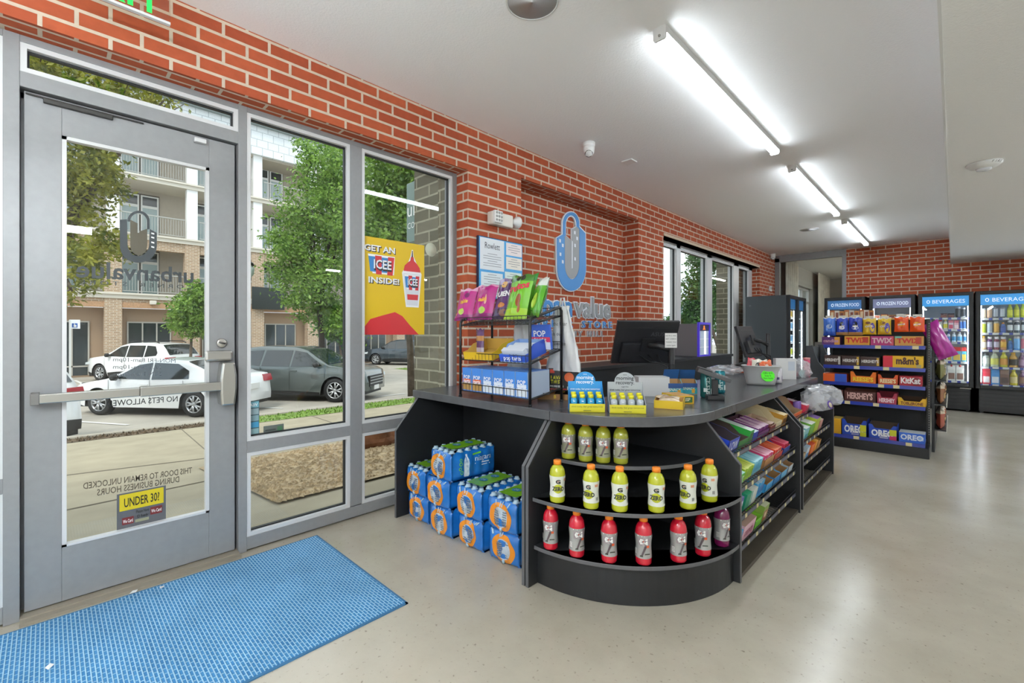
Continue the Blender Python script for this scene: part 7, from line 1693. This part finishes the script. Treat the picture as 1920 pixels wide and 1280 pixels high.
o = bag('magenta_bag', 'shiny magenta bag hung at a slant on the right side of the candy stand', 'snack bag', (a.x + 0.06, 6.62, a.z - 0.2), (-0.1, -0.40, 0.3), 0.17, 0.40, 0.08, 'a81c90', zones=((0.0, 0.1, '9a1884'),), seed=99)

# ================================================================ COOLERS
M_cool = mat('cooler_black', hexc('18191b'), 0.4); M_liner = mat('cooler_liner', hexc('d0d4d6'), 0.5)
M_led = mat('cooler_led', (1, 1, 1), 0.4, emit=(0.9, 0.96, 1.0), es=16.0)
M_cgl2 = glass_mat('cooler_glass', (0.97, 0.985, 1.0), 0.6, 0.0)
CY0, CY1, CZ = 10.384, 11.14, 1.952
def cooler(label, x0, x1, head, hx, tx, shelves, lit=1):
    t = thing('glass_door_cooler', label, 'cooler', ((x0 + x1) / 2, CY0, 0)); w = x1 - x0; o_ = t.location
    q = MB().box(x0, x0 + 0.04, CY0 + 0.06, CY1, 0.03, CZ).box(x1 - 0.04, x1, CY0 + 0.06, CY1, 0.03, CZ).box(x0, x1, CY1 - 0.04, CY1, 0.03, CZ).box(x0, x1, CY0 + 0.06, CY1, CZ - 0.05, CZ).box(x0, x1, CY0 + 0.06, CY1, 0.03, 0.40)
    for a in (x0 + 0.05, x1 - 0.09): q.box(a, a + 0.04, CY0 + 0.1, CY0 + 0.14, 0, 0.03).box(a, a + 0.04, CY1 - 0.14, CY1 - 0.1, 0, 0.03)
    q.build('cabinet', M_cool, t, off=o_)
    MB().box(x0 + 0.04, x0 + 0.045, CY0 + 0.07, CY1 - 0.04, 0.4, CZ - 0.05).box(x1 - 0.045, x1 - 0.04, CY0 + 0.07, CY1 - 0.04, 0.4, CZ - 0.05).box(x0 + 0.04, x1 - 0.04, CY1 - 0.045, CY1 - 0.04, 0.4, CZ - 0.05).box(x0 + 0.04, x1 - 0.04, CY0 + 0.07, CY1 - 0.04, CZ - 0.055, CZ - 0.05).build('liner', M_liner, t, off=o_)
    b = 0.055
    d = MB().box(x0 + 0.004, x0 + b, CY0, CY0 + 0.055, 0.4, CZ - 0.004).box(x1 - b, x1 - 0.004, CY0, CY0 + 0.055, 0.4, CZ - 0.004).box(x0 + b, x1 - b, CY0, CY0 + 0.055, 0.4, 0.45).box(x0 + b, x1 - b, CY0, CY0 + 0.055, CZ - 0.06, CZ - 0.004).build('door', M_cool, t, off=o_, bevel=0.006)
    MB().box(x0 + b, x1 - b, CY0 + 0.018, CY0 + 0.026, 0.45, CZ - 0.06).build('glass', M_cgl2, d, off=o_)
    zh = CZ - 0.06
    hd = MB().box(x0 + b, x1 - b, CY0 + 0.03, CY0 + 0.04, zh - 0.165, zh).build('header', mat('header_' + hx, hexc(hx), 0.3, emit=hexc(hx), es=0.5), t, off=o_)
    q = MB().text(head, 0.085, 0, MF((x0 + x1) / 2 + 0.04, CY0 + 0.0285, zh - 0.115), None, 'C', 0.0, w * 0.58)
    n = 16; ux, uz = x0 + b + 0.075, zh - 0.085; q.add([(ux + 0.022 * math.cos(2 * PI * k / n), CY0 + 0.0285, uz + 0.03 * math.sin(2 * PI * k / n)) for k in range(n)] + [(ux + 0.013 * math.cos(2 * PI * k / n), CY0 + 0.0285, uz + 0.02 * math.sin(2 * PI * k / n)) for k in range(n)], [(k, (k + 1) % n, n + (k + 1) % n, n + k) for k in range(n)])
    q.build('lettering', mat('lit_letter', hexc('e8f0f8'), 0.4, emit=hexc('e8f0f8'), es=0.5), hd, off=o_)
    q = MB()
    for k in range(5): q.box(x0 + 0.05, x1 - 0.05, CY0 + 0.052, CY0 + 0.06, 0.1 + 0.058 * k, 0.135 + 0.058 * k)
    q.build('vent_grille', mat('grille_black', hexc('242426'), 0.35), t, off=o_)
    MB().box(x1 - 0.16, x1 - 0.03, CY0 + 0.05, CY0 + 0.06, 0.375, 0.385).build('badge', M_chrome, t, off=o_)
    if lit:
        for xx in (x0 + b + 0.008, x1 - b - 0.016): MB().box(xx, xx + 0.008, CY0 + 0.062, CY0 + 0.07, 0.5, zh - 0.17).build('led_strip', M_led, t, off=o_)
    for z in shelves:
        s_ = MB().box(x0 + 0.046, x1 - 0.046, CY0 + 0.09, CY1 - 0.08, z - 0.012, z).build('shelf', M_white, t, off=o_)
        MB().box(x0 + 0.05, x1 - 0.05, CY0 + 0.082, CY0 + 0.09, z - 0.032, z + 0.003).build('shelf_rail', M_bedge, s_, off=o_)
        q = MB(); x = x0 + 0.08
        while x < x1 - 0.12: q.box(x, x + 0.07, CY0 + 0.08, CY0 + 0.082, z - 0.03, z + 0.002); x += 0.11
        q.build('price_tag', pm('d8dcd4', 0.5), s_, off=o_)
    return t
zc_ = lambda y: atY((1870, y), CY0 + 0.085).z
X_ = [atY((p, 640), CY0).x for p in (1545, 1622, 1629, 1716, 1721, 1826, 1829)]
B1 = [zc_(y) for y in (594, 617, 642, 680, 718)]; B2 = [zc_(y) for y in (596, 624, 656, 688, 721)]
cooler('black frozen food cooler, first from the glazed screen', X_[0], X_[1], 'FROZEN FOOD', '3a6a9c', '', (1.5, 1.2, 0.9, 0.6))
cooler('black frozen food cooler, second from the glazed screen', X_[2], X_[3], 'FROZEN FOOD', '6a6e8c', '', (1.5, 1.2, 0.9, 0.6))
cooler('black beverage cooler right behind the candy stand', X_[4], X_[5], 'BEVERAGES', '2f8fd0', '', B1)
cooler('black beverage cooler at the right edge of the view', X_[6], X_[6] + 0.70, 'BEVERAGES', '2f8fd0', '', B2)
cooler('black beverage cooler beyond the right edge of the view', X_[6] + 0.73, X_[6] + 1.43, 'BEVERAGES', '2f8fd0', '', B2)
def prod(c, a, b, ytop, zs, shape, col, cap, lab, label, yo=0.12):
    """a drink on a cooler shelf, sized from where it stands"""
    y = CY0 + yo; f = 1.0; x0, x1 = atY((1700 + a / 4.572, 640), y).x, atY((1700 + b / 4.572, 640), y).x
    w = x1 - x0; x = (x0 + x1) / 2; z1 = atY((1870, 520 + ytop / 4.572), y).z; h = max(0.07, z1 - zs); r = w / 2 * 0.97
    q = MB()
    if shape == 'can': q.lathe([(r * 0.85, 0), (r, 0.006), (r, h * 0.12)], 14, 0).lathe([(r * 1.005, h * 0.12), (r * 1.005, h * 0.82)], 14, 1, cap=False).lathe([(r, h * 0.82), (r, h * 0.92), (r * 0.82, h)], 14, 2)
    elif shape == 'bottle': q.lathe([(r * 0.9, 0), (r, 0.006), (r, h * 0.15)], 14, 0).lathe([(r * 1.01, h * 0.15), (r * 1.01, h * 0.55)], 14, 1, cap=False).lathe([(r, h * 0.55), (r * 0.9, h * 0.68), (r * 0.42, h * 0.84), (r * 0.4, h * 0.86)], 14, 0).lathe([(r * 0.46, h * 0.86), (r * 0.46, h * 0.99), (r * 0.4, h)], 12, 2)
    elif shape == 'jar': q.lathe([(r * 0.9, 0), (r, 0.006), (r, h * 0.2)], 14, 0).lathe([(r * 1.01, h * 0.2), (r * 1.01, h * 0.62)], 14, 1, cap=False).lathe([(r, h * 0.62), (r * 0.98, h * 0.72), (r * 0.75, h * 0.82)], 14, 0).lathe([(r * 0.8, h * 0.82), (r * 0.8, h * 0.99), (r * 0.7, h)], 12, 2)
    else:
        q.box(-r, r, -r * 0.9, r * 0.9, 0, h * 0.72, 0).prism([(-r * 0.9, h * 0.72), (r * 0.9, h * 0.72), (0.012, h * 0.93), (0.012, h), (-0.012, h), (-0.012, h * 0.93)], 'x', -r, r, 2 if shape == 'carton' else 0)
        q.box(-r * 0.8, r * 0.8, -r * 0.9 - 0.001, -r * 0.9, h * 0.1, h * 0.5, 1)
        if shape == 'jug': q.lathe([(r * 0.3, h * 0.9), (r * 0.3, h * 1.02), (r * 0.25, h * 1.03)], 10, 2, Matrix.Translation((0, -r * 0.2, 0)))
    o = q.build('drink_' + ('jar' if shape == 'jar' else shape), [pm(col, 0.2, 0.4), pm(lab, 0.35), pm(cap, 0.35)], loc=(x, y + 0.02, zs + 0.0008))
    return tag(o, label, 'can' if shape == 'can' else ('carton' if shape in ('carton', 'jug') else 'bottle'))
RN = ['top', 'second', 'third', 'fourth', 'bottom']
def row(cn, zs, ri, items):
    for k, (a, b, yt, shp, col, cap, lab, desc) in enumerate(items):
        prod(cn, a, b, yt, zs, shp, col, cap, lab, '%s, %s on the %s shelf of the %s cooler' % (desc, ORD[k], RN[ri], cn))
row('middle', B1[0], 0, [(290, 350, 298, 'box', '5a2a2a', '5a2a2a', '8a4a3a', 'low dark red pack'), (352, 410, 300, 'box', '4a2424', '4a2424', '7a3a30', 'low maroon pack'), (415, 463, 240, 'can', '2a2c30', 'b8bcc0', '3a3e44', 'black and silver can'), (468, 508, 248, 'can', 'd0d4d8', 'b8bcc0', '3a4048', 'silver can')])
row('middle', B1[1], 1, [(268, 308, 355, 'jar', 'd8d8d0', 'c02840', 'e4e0dc', 'white tub with a red lid'), (311, 354, 355, 'bottle', 'e4e4d8', 'e8d850', 'd8d040', 'white bottle with yellow band'), (358, 402, 360, 'carton', 'e8d4dc', 'd88090', 'c84868', 'pink and white carton'), (406, 447, 362, 'carton', 'e0a8b0', 'c87080', 'f0dcdc', 'rose carton'), (451, 479, 362, 'can', 'd0dcec', 'a8b0b8', '3f74c0', 'blue and white can'), (481, 508, 362, 'can', 'd0dcec', 'a8b0b8', '4a7cc8', 'second blue and white can')])
row('middle', B1[2], 2, [(340, 376, 468, 'bottle', 'e0e8f0', '3f6ab8', '5a8ad0', 'white bottle with blue label'), (384, 426, 470, 'bottle', 'd8e8f0', 'e8e8e8', '58a8d8', 'pale bottle with sky blue label'), (431, 478, 468, 'bottle', 'e4ecf0', 'e8e8e8', '58a8d8', 'second pale bottle with sky blue label'), (486, 512, 470, 'bottle', 'e4ecf0', 'e8e8e8', '3f90d0', 'third pale bottle')])
row('middle', B1[3], 3, [(267, 320, 604, 'carton', 'e4e6dc', 'd8dcd0', '7aa848', 'white and green carton'), (323, 388, 604, 'carton', 'e4e6dc', 'd8dcd0', 'c8b840', 'white, green and yellow carton'), (392, 467, 602, 'carton', '58a8c0', 'c8302c', 'e0c050', 'red, yellow and blue carton'), (470, 513, 602, 'carton', '58a8c0', 'c8302c', 'e0c050', 'second red, yellow and blue carton')])
row('middle', B1[4], 4, [(277, 346, 765, 'jug', 'e6e6de', 'b03030', '8a6a5c', 'milk jug'), (350, 418, 765, 'jug', 'e6e6de', 'b03030', '8a6a5c', 'milk jug'), (423, 493, 765, 'jug', 'e6e6de', 'b03030', '8a6a5c', 'milk jug')])
row('right', B2[0], 0, [(608, 632, 248, 'bottle', 'd8d0c0', 'e0dcd0', 'e8e4d8', 'cream bottle'), (636, 683, 262, 'can', 'd8ccb0', 'b8b8b4', 'e0d4b8', 'cream can'), (687, 736, 255, 'can', 'b89878', 'a8a8a4', 'c8a888', 'tan can'), (742, 788, 252, 'can', '2a2c30', '888c90', 'b8c0c4', 'black and silver can'), (798, 846, 252, 'can', '3a3e42', '888c90', 'c0c8cc', 'dark can'), (859, 913, 226, 'bottle', 'b8c030', 'd8dc50', 'd8d838', 'yellow bottle'), (918, 970, 226, 'bottle', 'b8c030', 'd8dc50', 'd8d838', 'second yellow bottle'), (974, 1022, 226, 'bottle', 'b8c030', 'd8dc50', 'd8d838', 'third yellow bottle')])
row('right', B2[1], 1, [(607, 628, 380, 'can', 'c8a0a0', 'b8b8b4', 'd8b8b4', 'rose can'), (634, 684, 380, 'can', 'c0c838', 'b8b8b4', 'a8b830', 'lime can'), (688, 738, 380, 'can', 'd4dce0', 'b8b8b4', 'b0bcc4', 'white can'), (744, 795, 376, 'can', 'c89848', 'b8b0a0', 'd8a848', 'gold can'), (800, 853, 386, 'bottle', '4a68a8', 'e0902c', '3f5aa0', 'blue bottle with orange cap'), (860, 913, 366, 'jar', '2a3a44', 'e8e8e8', 'd8e0e0', 'dark bottle with white label'), (921, 973, 366, 'jar', '2a3a44', 'e8e8e8', 'd8e0e0', 'second dark bottle with white label'), (983, 1025, 366, 'jar', '2a3a44', 'e8e8e8', 'd0d8d8', 'third dark bottle with white label')])
row('right', B2[2], 2, [(607, 629, 505, 'bottle', '4a8a68', 'd8e0d8', '8ab89a', 'green bottle'), (636, 686, 500, 'bottle', 'b8986a', 'd8a840', 'e0d8c0', 'tan bottle with cream label'), (688, 736, 508, 'jar', '6a3a6a', 'e8e8e8', 'c8c0d8', 'purple bottle'), (746, 797, 508, 'jar', '7a3a48', 'e8e8e8', 'c8c0d0', 'plum bottle'), (801, 858, 508, 'jar', 'b87838', 'e8e8e8', 'e0b040', 'amber bottle'), (862, 912, 525, 'bottle', '3a68a0', '8ac03c', '3f74b0', 'blue bottle with green cap'), (915, 973, 502, 'can', '3f88c8', 'b8b8b4', '6aa8d8', 'tall blue can'), (978, 1025, 502, 'can', 'a8c0d0', 'b8b8b4', 'c87080', 'tall pale can')])
row('right', B2[3], 3, [(606, 646, 650, 'jar', '9ab8a0', 'e0e4e0', 'b8ccb8', 'pale green jar'), (650, 711, 648, 'jar', 'b0b8b4', '3a3c3e', 'dce0dc', 'white jar with black lid'), (716, 793, 636, 'bottle', 'b8c0a0', 'd0d4c8', 'd0d060', 'clear bottle with yellow label'), (797, 871, 636, 'bottle', 'c8c030', 'd8d440', 'd89a38', 'yellow juice bottle'), (875, 956, 640, 'bottle', 'b88c28', 'd8a838', '3a3428', 'golden bottle with dark label'), (960, 1022, 640, 'bottle', '6a4868', 'b8a0b0', 'a888a0', 'purple juice bottle')])
row('right', B2[4], 4, [(606, 645, 785, 'carton', 'c02c3c', 'c83848', 'e0d8d8', 'red carton'), (650, 718, 785, 'carton', 'c82c40', 'd04050', 'e8e0e0', 'second red carton'), (722, 797, 785, 'carton', '3f8ac8', '4a94d0', 'e0e8ee', 'blue carton'), (800, 878, 790, 'carton', '7a5a4c', '86685a', '4a3028', 'brown carton'), (880, 957, 785, 'bottle', 'c8b82c', 'd8d040', 'd8c888', 'yellow jug'), (960, 1025, 785, 'bottle', '6a4868', 'a890a0', '8a6a5a', 'dark juice jug')])
for ci, (xa, xb, nm) in enumerate(((X_[0], X_[1], 'first'), (X_[2], X_[3], 'second'))):
    for k in range(5):
        x = xa + 0.1 + (xb - xa - 0.2) * k / 4
        carton('frozen_carton', 'frozen food carton on the top shelf of the %s freezer, %s from the left' % (nm, ORD[k]), 'box', (x, CY0 + 0.12, 1.5006), (0, 0, 0), 0.095, 0.2, 0.12 if k % 2 else 0.105, ('b06a38', 'd8d0c0', 'a84830', 'c89048', 'e0dcd4')[(k + ci) % 5], top='c8a880', bands=((0.1, 0.9, 0.5, 0.9, ('e0d8c8', 'a05030', 'e8c070', '7a3020', 'b07040')[(k + ci) % 5]),))
# tall black cooler by the window wall
LX0, LX1, LY0, LY1, LZ = -2.78, -2.06, 9.1, 10.32, 1.955
t = thing('tall_cooler', 'tall black two door cooler standing against the window wall, side towards the entrance', 'cooler', ((LX0 + LX1) / 2, (LY0 + LY1) / 2, 0)); o_ = t.location
M_side2 = mat('cooler_side', hexc('3c4246'), 0.4)
MB().box(LX0, LX1 - 0.06, LY0, LY0 + 0.04, 0.0, LZ).box(LX0, LX1 - 0.06, LY1 - 0.04, LY1, 0.0, LZ).box(LX0, LX0 + 0.04, LY0 + 0.04, LY1 - 0.04, 0, LZ).box(LX0, LX1 - 0.06, LY0 + 0.04, LY1 - 0.04, LZ - 0.05, LZ).box(LX0, LX1 - 0.06, LY0 + 0.04, LY1 - 0.04, 0, 0.3).build('cabinet', M_side2, t, off=o_)
ym = (LY0 + LY1) / 2
for k, (a, b) in enumerate(((LY0, ym - 0.002), (ym + 0.002, LY1))):
    d = MB().box(LX1 - 0.055, LX1, a, a + 0.05, 0.3, LZ).box(LX1 - 0.055, LX1, b - 0.05, b, 0.3, LZ).box(LX1 - 0.055, LX1, a + 0.05, b - 0.05, 0.3, 0.36).box(LX1 - 0.055, LX1, a + 0.05, b - 0.05, LZ - 0.06, LZ).build('door', M_cool, t, off=o_, bevel=0.005)
    MB().box(LX1 - 0.03, LX1 - 0.024, a + 0.05, b - 0.05, 0.36, LZ - 0.06).build('glass', M_cgl2, d, off=o_)
    MB().box(LX1 - 0.05, LX1 - 0.04, a + 0.05, b - 0.05, LZ - 0.24, LZ - 0.06).build('header', mat('header_2f6a9c', hexc('2f6a9c'), 0.3, emit=hexc('2f6a9c'), es=0.5), t, off=o_)
    MB().box(LX1 - 0.07, LX1 - 0.06, b - 0.062, b - 0.052, 0.4, LZ - 0.26).build('led_strip', M_led, t, off=o_)
for z in (0.62, 0.86, 1.1, 1.34, 1.56): MB().box(LX0 + 0.05, LX1 - 0.09, LY0 + 0.045, LY1 - 0.045, z - 0.012, z).build('shelf', M_white, t, off=o_)
first = None
for r_, z in enumerate((0.62, 0.86, 1.1, 1.34, 1.56)):
    for k in range(11):
        y = LY0 + 0.11 + (LY1 - LY0 - 0.22) * k / 10; lab = 'pale can in the tall cooler, %s shelf from below, %s from the near side' % (ORD[r_], ORD[k])
        if r_ % 2 == 0 and k == 0: first = None
        if first is None:
            cc = (('d8dcd0', 'b8c040'), ('c8d4dc', '6a98b8'), ('e0d8c0', 'c8a850'))[r_ // 2]
            first = MB().lathe([(0.028, 0), (0.033, 0.006), (0.033, 0.03)], 12, 0).lathe([(0.0335, 0.03), (0.0335, 0.125)], 12, 1, cap=False).lathe([(0.033, 0.125), (0.027, 0.15)], 12, 0).build('drink_can', [pm(cc[0]), pm(cc[1])]); o = first
        else: o = first.copy(); COL.objects.link(o)
        o.location = (LX1 - 0.14, y, z + 0.0006); tag(o, lab, 'can', 'cans in the tall black cooler')
# paper notice on the glazed screen
a, b = atY((1527, 641), BY - 0.004), atY((1545, 676), BY - 0.004)
o = MB().box(a.x, b.x, BY + 0.034, BY + 0.036, b.z, a.z).build('paper_notice', pm('d8dad6', 0.7)); tag(o, 'white paper notice taped to the glazed screen left of the candy stand', 'notice')

CHY = 7.7
P = [(q.x, q.z) for q in (atY(p, CHY) for p in ((1519, 648), (1523, 647), (1527, 662), (1534, 678), (1546, 692)))]
P += [(P[-1][0] + 0.02, 0.0), (P[0][0] - 0.05, 0.0), (P[0][0] - 0.05, P[0][1])]
t = thing('open_chiller', 'dark grey low open chiller with a curved flank between counter and candy stand', 'chiller', (P[0][0], CHY, 0))
MB().prism(P, 'y', CHY, CHY + 0.03).build('side_panel', mat('chiller_grey', hexc('45484c'), 0.5), t, off=t.location)
MB().prism(P, 'y', CHY + 0.8, CHY + 0.83).build('side_panel', mat('chiller_grey', hexc('45484c'), 0.5), t, off=t.location)
MB().box(P[0][0] - 0.05, P[-3][0] - 0.03, CHY + 0.03, CHY + 0.8, 0, 0.5).box(P[0][0] - 0.05, P[0][0] - 0.02, CHY + 0.03, CHY + 0.8, 0.5, P[0][1] - 0.02).build('cabinet', M_cool, t, off=t.location)
